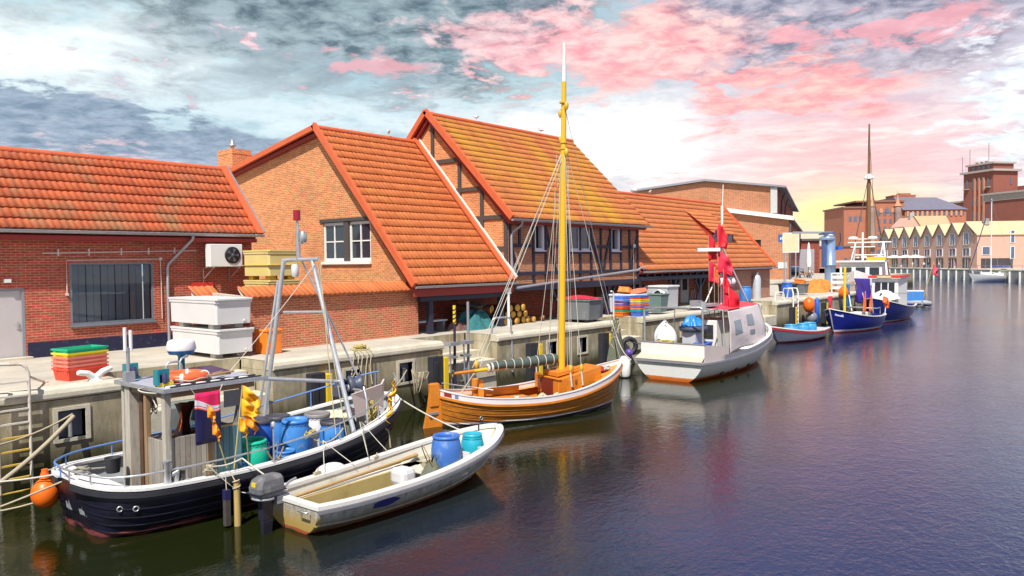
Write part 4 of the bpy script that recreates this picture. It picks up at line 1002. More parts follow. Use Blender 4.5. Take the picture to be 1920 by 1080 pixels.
# hanging rope and net bundles
def tangle(c, rx, ry_, h, n, seed, r=.016):
    rnd = random.Random(seed); mb = MB()
    for k in range(n):
        a0 = rnd.uniform(0, 6.28); z0 = rnd.uniform(.05, 1); s = rnd.uniform(.5, 1)
        pts = []
        for i in range(13):
            t = i/12; a = a0+t*2*pi*rnd.choice((.8, 1, 1.2))
            wz = 1-.55*abs(z0)
            pts.append((c[0]+rx*s*wz*cos(a), c[1]+ry_*s*wz*sin(a), c[2]+h*z0+h*.22*sin(a*1.5+k)))
        mb.tube(pts, r, 5)
    return mb
hb_ = thing('rope_bundle', 'tangle of pale ropes and green net hanging from the quay at the wooden bow', 'rope bundle', (30.1, 19.05, .5))
tangle((0, 0, .1), .5, .28, 1.5, 26, 5, .022).build('rope_coils', rope_mat, hb_)
MB().grid(lambda u, v: ((.1+.5*(1-v))*cos(6.283*u)*(1+.15*sin(5*u*6.28)), (.06+.3*(1-v))*sin(6.283*u), -.1+1.9*v), 24, 8).build('net', pm('grey_green_net', (.13, .14, .10), .9, 0, .5, 14, bump=1, bsc=50), hb_)
hb2 = thing('rope_bundle', 'loops of grey rope hanging from a quay recess near the orange rudder', 'rope bundle', (17.75, 19.2, .75))
rl = MB(); rnd = random.Random(8)
for k in range(9):
    w_ = rnd.uniform(.2, .62); d_ = rnd.uniform(.45, 1.0); o_ = rnd.uniform(-.1, .25)
    rl.tube([(-.05+o_*.2, -.05, .62)]+[(o_+w_*(i/8-.2), -.12-.04*sin(i), .62-d_*sin(pi*i/9)*(1-.2*i/8)) for i in range(1, 9)]+[(w_*.8, -.1, .5)], .018, 6)
rl.build('rope_loops', rope_mat, hb2)
rb2 = thing('rope_bundle', 'yellowish ropes draped over the coping behind the lifting frame', 'rope bundle', (15.9, 19.6, QZ))
tangle((0, 0, .04), .45, .2, .12, 10, 15, .02).build('rope_coils', pm('yellow_rope', (.52, .42, .14), .9), rb2)
dr_ = MB()
for dx in (-.3, -.15, .05, .2): dr_.tube([(dx, 0, .06), (dx, -.34, .0), (dx-.15, -.42, -.5), (dx-.5+dx, -.7, -1.0)], .016, 5)
dr_.build('rope_tails', rope_mat, rb2)

# blue barrels etc. on the far quay
def barrel_prof(R, H): return [(R*.82, 0), (R*.9, .015), (R*.92, H*.06), (R*.98, H*.2), (R, H*.42), (R*.99, H*.62), (R*.93, H*.8), (R*.84, H*.9), (R*.83, H*.915)]
def barrel(label, loc, R, H, m, lid=None, group=None, open_=False, ribs=True, name='barrel', cat='barrel', handles=False, writing=None, strap=None):
    t = thing(name, label, cat, loc, 0, group)
    pr = barrel_prof(R, H)
    if open_:
        mb = MB().lathe(pr+[(R*.90, H*.925), (R*.91, H*.96), (R*.86, H), (R*.79, H), (R*.77, H*.9), (R*.85, H*.6), (R*.8, H*.08), (.0001, H*.07)], (0, 0, 0), 28, caps=False)
    else:
        mb = MB().lathe(pr+[(R*.88, H*.925), (R*.89, H*.955), (R*.83, H*.975), (R*.78, H*.97), (R*.77, H*.955), (.0001, H*.955)], (0, 0, 0), 28, caps=False)
    mb.build('body', m, t)
    if ribs:
        cr_ = MB()
        for k in range(20):
            a = 2*pi*k/20; b = a+.2
            cr_.prism([(R*.845*cos(a), R*.845*sin(a), H*.885), (R*.845*cos(b), R*.845*sin(b), H*.885), (R*.905*cos(b), R*.905*sin(b), H*.885), (R*.905*cos(a), R*.905*sin(a), H*.885)], (0, 0, H*.022))
        cr_.build('rib_ring', m, t)
    if lid:
        MB().lathe([(R*.95, H*.925), (R*.96, H*.97), (R*.9, H*1.0), (R*.82, H*1.0), (R*.80, H*.985), (.0001, H*.985)], (0, 0, 0), 28, caps=False).build('lid', lid, t)
    if handles:
        for s_ in (-1, 1):
            MB().tube([(R*.9, s_*.07, H*.87), (R*1.06, s_*.07, H*.86), (R*1.06, s_*.07, H*.66), (R*.98, s_*.07, H*.62)], .012, 6).build('handle', rope_mat, t)
    return t
blue_pl = pm('barrel_blue', (.02, .12, .52), .42, 0, .2, 2.5, dirt=.38, dcol=(.20, .28, .46), dsc=4, rust=.3, rcol=(.24, .30, .42))
blue_lt = pm('barrel_light_blue', (.045, .22, .60), .42, 0, .2, 2.5, dirt=.4, dcol=(.28, .38, .54), dsc=4, rust=.3, rcol=(.34, .42, .52))
lid_blk = pm('barrel_lid', (.055, .058, .075), .5, 0, .25, 5)
barrel('left one of two blue barrels standing on the quay beyond the steps', (56.2, 21.0, QZ), .34, 1.05, blue_pl, group='blue barrels on the far quay')
barrel('right one of two blue barrels standing on the quay beyond the steps', (57.0, 21.4, QZ), .34, 1.05, blue_pl, group='blue barrels on the far quay')
barrel('blue barrel under the tiled store by the gas bottle', (49.5, 21.3, QZ), .38, 1.0, blue_lt)
gbt = thing('gas_bottle', 'pale steel gas bottle standing against the store wall', 'gas bottle', (52.4, 21.75, QZ))
MB().lathe([(.28, 0), (.29, .1), (.29, 1.4), (.22, 1.62), (.1, 1.7)], (0, 0, 0), 16).build('cylinder', pm('bottle_grey', (.55, .58, .62), .35, .3), gbt)
MB().lathe([(.12, 1.68), (.12, 1.85), (.05, 1.9)], (0, 0, 0), 10).build('valve_cap', steel, gbt)
for i, (x, y, lab) in enumerate(((58.6, 21.9, 'black tub with nothing showing beside the blue barrels on the quay'), (60.0, 21.5, 'black tub with an orange crate on top on the quay'))):
    t_ = thing('fish_tub', lab, 'tub', (x, y, QZ)); boxt(1.0, 1.1, .85, .85).box(-.54, .54, -.59, .59, .8, .88).build('body', gbin if i else black_rubber, t_, bevel=.03)
crate('orange', (60.0, 21.5, QZ+.89), .3, 'orange crate upside down on the black tub', 'loose crates', (.95, .8, .3), (0.1, 0, .3))
ornet = pm('orange_net', (.62, .22, .04), .9, 0, .5, 5, bump=1, bsc=20, dirt=.25, dcol=(.18, .06, .02), dsc=6)
heap('net_heap', 'big heap of orange brown trawl net on the quay near the crane', 'fishing net', (66.5, 22.4, QZ), 3.1, 1.3, 1.0, ornet, 40, 28)
rk = thing('white_rack', 'white slatted box standing on the quay edge right of the crane', 'rack', (66.4, 20.5, QZ))
f_ = MB()
for x in (-.5, .5):
    for y in (-.5, .5): f_.box(x-.05, x+.05, y-.05, y+.05, 0, 1.5)
f_.box(-.55, .55, -.55, .55, 1.5, 1.58).build('frame', white_paint, rk)
for z in (.25, .7, 1.12): MB().box(-.5, .5, -.56, -.5, z, z+.22).box(-.56, -.5, -.5, .5, z, z+.22).build('slat', white_paint, rk)

# blue grey quay crane
cn = thing('quay_crane', 'blue grey slewing quay crane column with flange and cabinet head', 'crane', (78.0, 25.0, QZ))
cn.scale = (.86, .86, 1.0)
cm = pm('crane_blue', (.24, .34, .52), .35, .3, .2, 1.2, dirt=.2, dcol=(.5, .5, .55))
cdk = pm('crane_dark', (.06, .10, .26), .45)
MB().lathe([(.75, 0), (.72, .1), (.6, .3), (.58, 2.0), (.68, 2.05), (.68, 2.2), (.56, 2.25), (.56, 4.6)], (0, 0, 0), 24).build('column', cm, cn)
MB().obox((-.55, .5, 3.4), .3, .6, 3.0, -.7).build('side_box', cdk, cn)
MB().lathe([(.8, 4.55), (.85, 4.7), (.8, 4.85), (.4, 4.95), (.0001, 4.97)], (-.2, .25, 0), 20).build('slewing_head', cm, cn)
MB().obox((-.3, .3, 5.15), 1.2, 1.3, .22, -.7).build('jib_root', cdk, cn)
MB().beam((.2, -.2, 5.25), (-2.6, 3.3, 5.3), .12, .2).build('jib', steel_grey, cn)
MB().tube([(.7, -.85, 5.2), (.75, -.9, 4.5), (.6, -.7, 3.9)], .05, 6).build('hose', black_rubber, cn)
MB().obox((.55, -.75, 3.75), .5, .6, .35, -.7).build('junction_box', blue_pl, cn)
MB().lathe([(.5, 0), (.55, .06), (.35, .2), (.0001, .22)], (-.35, .05, 4.95), 14).build('lamp', white_plastic, cn)
# sign panel on posts
sg = thing('sign_panel', 'cream notice panel on steel legs left of the blue crane', 'sign', (79.0, 29.2, QZ), radians(-52))
MB().box(-.75, .75, -.05, .05, 3.5, 5.3).build('panel', pm('cream_panel', (.62, .56, .36), .6), sg)
MB().box(-.82, -.753, -.06, .06, 3.4, 5.4).box(.753, .82, -.06, .06, 3.4, 5.4).box(-.753, .753, -.06, .06, 3.4, 3.497).box(-.753, .753, -.06, .06, 5.303, 5.4).build('frame', white_paint, sg)
for x in (-.5, .5): MB().tube([(x, 0, 0), (x, 0, 3.4)], .06, 8).build('leg', steel, sg)
bs = thing('blue_sign', 'small blue sign with white lettering on a pole by the hall corner', 'sign', (90.5, 34.0, QZ), radians(-52))
MB().tube([(-.2, 0.1, 0), (-.2, .1, 5.6)], .07, 8).build('pole', steel_grey, bs)
MB().box(-.9, .9, -.05, .05, 4.7, 5.6).build('board', pm('sign_blue', (.05, .12, .38), .5), bs)
lt = MB()
for i in range(5): lt.box(-.7+i*.2, -.58+i*.2, -.07, -.051, 4.98, 5.35 if i % 2 else 5.28)
lt.box(.35, .8, -.07, -.051, 5.12, 5.2)
lt.build('lettering', white_paint, bs)
# ================================================================== BOATS
def cr(p0, p1, p2, p3, t):
    return .5*((2*p1)+(-p0+p2)*t+(2*p0-5*p1+4*p2-p3)*t*t+(-p0+3*p1-3*p2+p3)*t**3)
def stations(ctrl, n):
    out = []; m = len(ctrl)-1
    for i in range(n+1):
        s = i/n*m; k = min(int(s), m-1); t = s-k
        P = [ctrl[max(0, min(m, k+j))] for j in (-1, 0, 1, 2)]
        out.append([cr(P[0][c], P[1][c], P[2][c], P[3][c], t) for c in range(len(ctrl[0]))])
    for o in out: o[2] = max(.012, o[2])
    return out
def hpt(s, t, side=1):
    xk, xs, hb, kz, sz, f = s
    a = t*pi/2; y = hb*((1-f)*sin(a)+f*t); zt = (1-f)*(1-cos(a))+f*t
    return (xk+(xs-xk)*zt, side*y, kz+(sz-kz)*zt)
def hull_mb(st, K=10, transom=True, clinker=0):
    mb = MB().S(); W = 2*K+1; b = 0
    for s in st:
        row = [hpt(s, k/K, 1) for k in range(K, 0, -1)]+[hpt(s, 0)]+[hpt(s, k/K, -1) for k in range(1, K+1)]
        mb.v += row
    for i in range(len(st)-1):
        for k in range(W-1): mb.face(i*W+k, (i+1)*W+k, (i+1)*W+k+1, i*W+k+1)
    mb.s = False
    if transom: mb.face(*range(W))
    return mb
def inner_mb(st, fz, w=.07, i0=0, i1=None, K=6):
    """inside skin of the hull down to a flat floor at height fz"""
    mb = MB().S(); st = st[i0:i1]
    rows = []
    for s in st:
        xk, xs, hb, kz, sz, f = s; r = []
        for k in range(K+1):
            z = sz-(sz-fz)*k/K
            t = 1.0
            lo, hi = 0., 1.
            for _ in range(24):
                t = (lo+hi)/2
                if hpt(s, t)[2] < z: lo = t
                else: hi = t
            p = hpt(s, t); r.append((p[0], max(.004, p[1]-w), z))
        rows.append(r)
    n = K+1
    for sd in (1, -1):
        b = len(mb.v)
        for r in rows: mb.v += [(x, y*sd, z) for x, y, z in r]
        for i in range(len(rows)-1):
            for k in range(K):
                q = (b+i*n+k, b+i*n+k+1, b+(i+1)*n+k+1, b+(i+1)*n+k); mb.face(*(q if sd == 1 else q[::-1]))
    mb.s = False
    fl = MB()
    for i in range(len(rows)-1):
        a, c = rows[i][K], rows[i+1][K]
        fl.quad((a[0], -a[1], a[2]), (c[0], -c[1], c[2]), (c[0], c[1], c[2]), (a[0], a[1], a[2]))
    return mb, fl
def rim_mb(st, w_in, w_out, z0, z1, i0=0, i1=None, sides=(1, -1), close_end=False, t=1.0):
    """a rail of rectangular section swept along the sheer (or along the line t up the side)"""
    mb = MB(); st = st[i0:i1]
    for sd in sides:
        P = [hpt(s, t) for s in st]; b = len(mb.v); mb.s = True
        for i, p in enumerate(P):
            q0 = P[max(0, i-1)]; q1 = P[min(len(P)-1, i+1)]
            d = Vector((q1[0]-q0[0], q1[1]-q0[1], 0))
            if d.length < 1e-6: d = Vector((1, 0, 0))
            d.normalize(); nx, ny = -d.y, d.x
            if ny < 0: nx, ny = -nx, -ny
            yi = max(.003, p[1]-w_in*ny); xi = p[0]-w_in*nx
            xo, yo = p[0]+w_out*nx, p[1]+w_out*ny
            for x, y, z in ((xi, yi, z0), (xo, yo, z0), (xo, yo, z1), (xi, yi, z1)): mb.v.append((x, y*sd, p[2]+z))
        mb.s = False
        for i in range(len(P)-1):
            for k in range(4):
                l = (k+1) % 4; q = (b+i*4+k, b+i*4+l, b+i*4+4+l, b+i*4+4+k); mb.face(*(q[::-1] if sd == 1 else q))
        for i in (0, len(P)-1):
            q = (b+i*4, b+i*4+1, b+i*4+2, b+i*4+3); mb.face(*(q if (i == 0) == (sd == 1) else q[::-1]))
    return mb
def deck_mb(st, i0, i1, dz=-.02, w=.0):
    mb = MB()
    for i in range(i0, i1):
        a, c = hpt(st[i], 1), hpt(st[i+1], 1)
        mb.quad((a[0], -max(.003, a[1]-w), a[2]+dz), (c[0], -max(.003, c[1]-w), c[2]+dz), (c[0], max(.003, c[1]-w), c[2]+dz), (a[0], max(.003, a[1]-w), a[2]+dz))
    return mb
def sheer_pt(st, x, side=1, dy=0, dz=0):
    for i in range(len(st)-1):
        a, b = hpt(st[i], 1), hpt(st[i+1], 1)
        if a[0] <= x <= b[0]:
            t = (x-a[0])/max(1e-6, b[0]-a[0]); return (x, side*(a[1]+(b[1]-a[1])*t+dy), a[2]+(b[2]-a[2])*t+dz)
    a = hpt(st[-1], 1); return (a[0], side*a[1], a[2]+dz)
def rope(label, pts, r=.02, m=None, name='mooring_rope', cat='rope'):
    return single(MB().tube(pts, r, 6), name, m or rope_mat, label, cat)

# ---------------------------------------------------------------- 1. black fishing boat
B1 = V(5.72, 15.5, 0)
bt = thing('fishing_boat', 'black hulled wooden fishing boat with weathered grey wheelhouse and steel lifting frame', 'boat', B1)
#        xk    xs    hb   kz   sz    f
ct = [(.30, -.05, .30, -.30, .99, .0), (.25, .05, .85, -.4, .97, .0), (.40, .35, 1.32, -.45, .93, .0), (1.1, 1.0, 1.62, -.5, .89, .02), (2.6, 2.6, 1.76, -.5, .87, .06),
      (4.2, 4.2, 1.76, -.5, .93, .12), (5.5, 5.5, 1.64, -.5, 1.06, .2), (6.5, 6.65, 1.28, -.45, 1.24, .32), (7.0, 7.35, .86, -.4, 1.40, .42), (7.15, 7.68, .42, -.35, 1.49, .5), (7.2, 7.8, .03, -.3, 1.52, .5)]
st1 = stations(ct, 45)
def blackhull():
    m, nt, b = newmat('black_hull'); ob = coord(nt, 'Object'); s = nd(nt, 'ShaderNodeSeparateXYZ', {0: ob}).outputs
    n1 = noise(nt, scaled(nt, ob, (1, 1, 5)), 1.6, 5, .6); n2 = noise(nt, scaled(nt, ob, (1, 1, 9)), 3, 6, .7)
    c = mix(nt, ramp(nt, n1, .4, .7), (.006, .006, .012), (.014, .013, .036))
    c = mix(nt, mth(nt, 'MULTIPLY', ramp(nt, n2, .66, .76), .35), c, (.16, .15, .18))
    z = mth(nt, 'ADD', s[2], mth(nt, 'MULTIPLY', n2, .15))
    c = mix(nt, mth(nt, 'MULTIPLY', mth(nt, 'LESS_THAN', z, .2), ramp(nt, n1, .45, .6)), c, (.20, .05, .05))
    nt.links.new(c, b.inputs['Base Color']); b.inputs['Roughness'].default_value = .34; b.inputs['Specular IOR Level'].default_value = .35
    # overlapping planks on the hull
    fr = mth(nt, 'FRACT', mth(nt, 'DIVIDE', mth(nt, 'SUBTRACT', s[2], mth(nt, 'MULTIPLY', mth(nt, 'ABSOLUTE', mth(nt, 'SUBTRACT', s[0], 3.2)), .085)), .155))
    bp = nd(nt, 'ShaderNodeBump', {'Height': mth(nt, 'ADD', mth(nt, 'SUBTRACT', 1.0, fr), mth(nt, 'MULTIPLY', n2, .25)), 'Strength': .9, 'Distance': .03})
    nt.links.new(bp.outputs[0], b.inputs['Normal'])
    return m
hb1 = hull_mb(st1, 12).build('hull', blackhull(), bt)
inn, fl = inner_mb(st1, .34, .09)
inn.build('bulwark_lining', pm('lining_grey', (.33, .36, .38), .6, 0, .2, 3, dirt=.3, dcol=(.1, .09, .08)), bt)
fl.build('deck_floor', pm('deck_grey', (.20, .19, .18), .7, 0, .3, 4, dirt=.3), bt)
wdeck = pm('deck_white', (.72, .71, .70), .5, 0, .08, 4, dirt=.2, dcol=(.2, .18, .16), dsc=6)
rim_mb(st1, .2, .03, -.015, .035).build('gunwale', wdeck, bt)
deck_mb(st1, 0, 11, .012, .02).build('stern_deck', wdeck, bt)
deck_mb(st1, 40, 45, .012, .02).build('bow_deck', pm('deck_pale_blue', (.50, .54, .62), .5, 0, .1, 4, dirt=.2), bt)
rim_mb(st1, -.0, .055, -.13, -.04).build('rubbing_strake', black_rubber, bt)
for k_, t_ in enumerate((.60, .68, .76, .84, .92)): rim_mb(st1, .01, .014, -.014, .004, 1, 44, t=t_).build('plank_edge', hb1.data.materials[0], bt)
hm = MB()
for q in (9, 11):
    p = hpt(st1[q], .84, -1); hm.torus((p[0], p[1]-.012, p[2]), .045, .014, 14, 6, (0.25, 1, 0))
hm.build('hull_fitting', steel, bt)
# stern + side rails
def rails(zf, i0, i1, inset, side, m, r=.02, step=4):
    mb = MB(); pts = []
    for i in range(i0, i1+1):
        p = hpt(st1[i], 1); pts.append((p[0], side*max(.02, p[1]-inset), p[2]+zf(i)))
    mb.tube(pts, r, 8)
    for i in range(i0, i1+1, step):
        p = hpt(st1[i], 1); y = side*max(.02, p[1]-inset); mb.tube([(p[0], y, p[2]), (p[0], y, p[2]+zf(i))], r*.7, 6)
    return mb
zf = lambda i: .20+.012*max(0, i-8) if i < 40 else .58
rails(zf, 0, 41, .1, -1, steel, .02, 5).build('rail', steel, bt)
rails(zf, 0, 41, .1, 1, steel, .02, 5).build('rail', pm('blue_rail', (.12, .24, .55), .4), bt)
p0 = hpt(st1[0], 1)
MB().tube([(p0[0], p0[1]-.1, p0[2]+.2), (p0[0]-.03, 0, p0[2]+.21), (p0[0], -p0[1]+.1, p0[2]+.2)], .02, 8).build('stern_rail', steel, bt)
MB().torus((.35, .35, 1.02), .12, .025, 14, 6).torus((.4, .3, 1.06), .1, .025, 14, 6, (.3, 0, 1)).torus((.42, .42, 1.05), .09, .022, 14, 6, (0, .3, 1)).tube([(.45, .3, 1.03), (.9, .15, 1.0)], .02, 6).build('rope_coil', pm('grey_rope', (.26, .24, .20), .9), bt)
# wheelhouse
wgrey = woodmat('weathered_planks', (.42, .38, .32), (.24, .21, .18), 0, .105, gap=(.06, .05, .04), rough=.8, dirt=.6)
wgreyx = woodmat('weathered_planks_side', (.42, .38, .32), (.24, .21, .18), 1, .105, gap=(.06, .05, .04), rough=.8, dirt=.6)
wpost = pm('weathered_post', (.44, .40, .34), .8, 0, .35, 6, dirt=.55, dcol=(.13, .09, .055), rust=.4, rcol=(.16, .10, .05), stretch=(4, 4, .6))
wbrown = pm('brown_post', (.30, .19, .10), .75, 0, .3, 6, dirt=.3, dcol=(.12, .07, .04), stretch=(4, 4, .6))
X0, X1, Y0, Y1 = 1.22, 2.75, -1.32, .42
ZT = 2.58
whs = MB().box(X0, X1, Y0, Y0+.045, .36, 1.68)
whs.build('side_planking', wgrey, bt)
MB().box(X0, X0+.045, Y0+.048, Y0+.75, .36, 1.62).build('front_planking', wgreyx, bt)
MB().box(X0, X1, Y1-.045, Y1, .36, 1.45).build('far_planking', wgrey, bt)
MB().box(X1-.01, X1+.04, Y0+.05, Y0+.9, .36, 1.66).box(X1-.55, X1-.011, Y0-.02, Y0-.003, .5, 1.72).build('teal_door', woodmat('teal_boards', (.10, .22, .26), (.07, .16, .19), 0, .13, rough=.6, dirt=.25), bt)
for x, y, m, w_ in ((X0+.02, Y0+.02, wpost, .13), (X0+.02, Y1-.02, wpost, .1), (X0+.03, Y1-.3, wpost, .2), (X0+.02, Y0+.78, wbrown, .1), (X0+.85, Y0+.02, wbrown, .1), (X0+.98, Y0+.03, wpost, .09)):
    MB().box(x-w_/2, x+w_/2, y-w_/2, y+w_/2, .4, ZT).build('post', m, bt, bevel=.012)
MB().beam((X1-.1, Y0+.06, 1.6), (X1+.12, Y0+.06, ZT), .11, .09).beam((X1-.1, Y1-.06, 1.6), (X1+.12, Y1-.06, ZT), .11, .09).build('raked_post', pm('slate_post', (.20, .21, .23), .6), bt)
MB().box(X0-.02, X1+.3, Y0-.02, Y0+.06, ZT-.14, ZT).box(X0-.02, X0+.06, Y0+.06, Y1, ZT-.14, ZT).box(X0-.02, X1+.3, Y1-.06, Y1, ZT-.14, ZT).build('roof_beam', wbrown, bt)
rfm = pm('roof_grey_blue', (.40, .42, .50), .5, 0, .15, 3, dirt=.3, dcol=(.14, .14, .18), dsc=5)
rf_ = MB().box(X0-.1, X1+.5, Y0-.16, Y1+.1, ZT, ZT+.045).build('roof', rfm, bt, bevel=.012)
MB().box(X0-.12, X1+.52, Y0-.18, Y0-.155, ZT-.015, ZT+.06).box(X0-.12, X1+.52, Y1+.095, Y1+.12, ZT-.015, ZT+.06).box(X0-.125, X0-.1, Y0-.155, Y1+.095, ZT-.015, ZT+.06).build('roof_edge', steel, bt)
MB().box(X0+.1, X0+.9, Y0+.045, Y0+.055, 1.68, 2.36).build('window_pane', glass, bt) 
for i in range(6): MB().prism([(1.35+i*.3+.1*cos(a)*1.0, Y0+.05+.07*sin(a), ZT+.047) for a in [2*pi*k/12 for k in range(12)]], (0, 0, .03)).build('vent_cap', white_paint, rf_)
MB().box(1.3, 3.2, Y0-.05, Y0-.02, ZT+.05, ZT+.075).box(1.3, 3.2, Y0+.17, Y0+.2, ZT+.05, ZT+.075).build('roof_batten', black_rubber, rf_)
MB().obox((2.6, -.1, ZT+.11), .9, .7, .05, .1, .1).build('solar_panel', pm('solar_navy', (.02, .035, .12), .15), rf_)
# radar, light boxes, aerials
rd = MB().lathe([(.075, ZT+.045), (.065, ZT+.42), (.10, ZT+.45)], (2.4, .35, 0), 14).build('radar_post', pm('teal_steel', (.01, .22, .27), .4), bt)
MB().lathe([(.12, ZT+.45), (.24, ZT+.47), (.28, ZT+.55)], (2.4, .35, 0), 28).build('radar_base', pm('radar_blue', (.05, .22, .50), .35), rd)
MB().lathe([(.29, ZT+.55), (.30, ZT+.58), (.275, ZT+.70), (.26, ZT+.74), (.2, ZT+.77), (.0001, ZT+.78)], (2.4, .35, 0), 28).build('radar_dome', white_plastic, rd)
teal = MATS['teal_steel']
for x, y in ((1.42, .5), (1.36, -.92)):
    lb = MB().box(x-.14, x+.14, y-.02, y+.02, ZT+.08, ZT+.36).box(x-.16, x-.12, y-.16, y+.02, ZT+.08, ZT+.36).box(x-.14, x+.14, y-.1, y-.02, ZT+.05, ZT+.1).build('light_screen', teal, bt)
    MB().lathe([(.06, 0), (.07, .05), (.07, .14), (.05, .2)], (x, y-.09, ZT+.1), 12).build('lantern', pm('lantern_dark', (.05, .05, .13), .3), lb)
MB().box(X0+.0, X0+.3, -1.05, -.9, ZT+.046, ZT+.12).build('yellow_bracket', yellow_paint, bt)
an = MB().tube([(1.2, .12, ZT-.3), (1.2, .12, ZT+.72)], .035, 8).box(1.12, 1.3, .05, .2, ZT+.05, ZT+.25)
an.build('aerial_mast', steel_grey, bt)
for dx, h in ((-.05, 1.12), (.06, 1.06)): MB().tube([(1.2+dx, .12, ZT+.66), (1.2+dx, .12, ZT+h)], .036, 8).build('aerial', white_plastic, bt)
MB().tube([(1.9, .0, ZT+.04), (1.9, .0, ZT+.28), (1.93, 0, ZT+.34), (2.0, 0, ZT+.36), (2.12, 0, ZT+.36), (2.19, 0, ZT+.34), (2.22, 0, ZT+.28), (2.22, 0, ZT+.04)], .022, 8).tube([(2.14, -.1, ZT+.04), (2.14, -.1, ZT+.36), (2.17, -.1, ZT+.42), (2.25, -.05, ZT+.44), (2.42, .12, ZT+.44)], .022, 8).build('roof_hoop', steel, bt)
MB().torus((1.18, -.95, ZT-.02), .26, .014, 26, 6, (.1, -.1, 1)).tube([(1.2, -.75, ZT-.05), (1.25, -.9, ZT-.35), (1.3, -1.05, ZT-.3)], .012, 6).build('hanging_cable', rope_white, bt)
MB().lathe([(.07, .88), (.07, 1.28), (.085, 1.30), (.085, 1.34)], (1.12, -1.52, 0), 14).tube([(1.2, -1.52, 1.06), (1.32, -1.55, 1.12)], .04, 10).build('exhaust_pipe', steel, bt)
# lifting frame
alu = pm('aluminium', (.62, .63, .66), .35, .6, .2, 6, dirt=.15)
fx = 5.48
MB().tube([(fx, -1.5, .9), (fx, .0, 4.98)], .055, 10).build('frame_leg', alu, bt)
MB().tube([(fx-.36, 1.62, .95), (fx-.08, 1.05, 4.98)], .055, 10).build('frame_leg', alu, bt)
MB().tube([(fx-.5, 1.7, .95), (fx-.16, 1.18, 4.5)], .035, 8).build('frame_stay', alu, bt)
MB().tube([(fx, 1.2, 5.0), (fx, -.25, 5.02)], .045, 8).build('frame_top', alu, bt)
MB().tube([(fx, 1.2, 3.72), (fx, -.42, 3.78)], .035, 8).build('frame_crossbar', alu, bt)
MB().tube([(fx+.02, .45, 5.0), (fx+1.5, -.1, 1.6)], .025, 8).build('frame_stay', alu, bt)
mp = MB().tube([(fx, .55, 5.0), (fx, .55, 5.75)], .055, 10).tube([(fx, .55, 5.75), (fx, .58, 6.0)], .03, 8)
mp = mp.build('mast_pole', steel, bt)
MB().lathe([(.085, 5.95), (.085, 6.2)], (fx, .58, 0), 12).build('red_lamp', pm('lamp_red', (.35, .01, .03), .25), mp)
MB().lathe([(.07, 5.42), (.09, 5.46), (.09, 5.62), (.06, 5.68)], (fx, .35, 0), 12).tube([(fx, .55, 5.4), (fx, .35, 5.4)], .02, 6).build('deck_lamp', steel, mp)
MB().lathe([(.07, 4.6), (.09, 4.66), (.09, 4.86), (.06, 4.9)], (fx, .7, 0), 12).build('hanging_lamp', pm('lamp_glass', (.6, .6, .62), .2), bt)
MB().tube([(3.1, -.8, 2.56), (fx, -.98, 2.2)], .04, 8).build('boom', alu, bt)
MB().tube(sag((fx, -.3, 4.9), (4.9, -1.55, 1.1), .1), .012, 5).tube(sag((fx, -.2, 4.9), (fx-.1, -1.3, 1.0), .05), .012, 5).build('lashing', rope_mat, bt)
# net hauler, panel and fish boxes at the bow
nh = MB().lathe([(.20, -.16), (.24, -.12), (.15, -.04), (.15, .04), (.24, .12), (.20, .16)], (6.15, -.68, 2.02), 20, (1, -.5, .15)).lathe([(.12, -.3), (.16, -.26), (.16, -.1), (.1, -.05)], (6.05, -.5, 1.98), 14, (.2, -1, 0)).obox((5.9, -.55, 1.9), .5, .3, .22, .4).build('net_hauler', pm('hauler_dark', (.07, .08, .12), .4), bt)
MB().tube([(5.95, -.8, 1.95), (6.3, -.9, 1.86)], .035, 8).lathe([(.09, -.12), (.09, .12)], (5.85, -.62, 1.95), 14, (1, -.5, .15)).build('hauler_arm', steel, nh)
MB().prism([(5.85, -.95, 1.85), (6.75, -.95, 1.98), (7.0, -.75, 2.05), (6.9, -.8, 1.36), (6.0, -.95, 1.28)], (0, .06, 0)).box(5.95, 6.8, -.88, -.4, 1.34, 1.40).build('net_chute', pm('pale_pink_panel', (.58, .48, .46), .5, 0, .12, 2, dirt=.2, dcol=(.75, .72, .70), dsc=1.5), bt)
for x, y in ((6.2, -.75), (6.75, -.6)): MB().box(x-.06, x+.06, y-.05, y+.05, .36, 1.36).build('hauler_leg', steel_grey, bt)
MB().tube([(6.0, -1.3, .7), (6.05, -1.2, 1.75), (6.1, -1.05, 2.0)], .03, 8).build('hauler_stay', steel, bt)
barrel_tub = MB().lathe([(.5, .36), (.56, 1.1), (.58, 1.16), (.52, 1.16), (.48, .6), (.0001, .58)], (6.25, .45, 0), 24, caps=False, sx=1.15)
single(barrel_tub, 'round_tub', pm('cream_tub', (.66, .62, .42), .5, 0, .12, 2, dirt=.15), 'round cream tub in the bow of the black fishing boat', 'tub', B1)
single(MB().box(-.28, .28, -.2, .2, 0, .42).box(-.3, .3, -.22, .22, .36, .43), 'fish_box', white_plastic, 'small white box standing behind the barrels on the black boat', 'box', B1+V(4.6, 1.2, .36), .2, bevel=.015)
tangle((6.4, -.98, 1.0), .25, .16, .55, 16, 44, .014).build('rope_clump', MATS['yellow_rope'], bt)
MB().tube([(6.5, -1.05, 1.1), (6.62, -1.3, .9), (6.66, -1.32, .5)], .022, 6).tube([(7.1, -.62, 1.3), (7.2, -.75, .8)], .03, 6).build('rope_end', rope_mat, bt)
an_ = MB()
for k in range(7): an_.torus((7.05+.03*k, -.25+.05*k, 1.66), .035, .011, 10, 5, (k % 2, 1-k % 2, .4))
an_.build('chain', steel, bt)
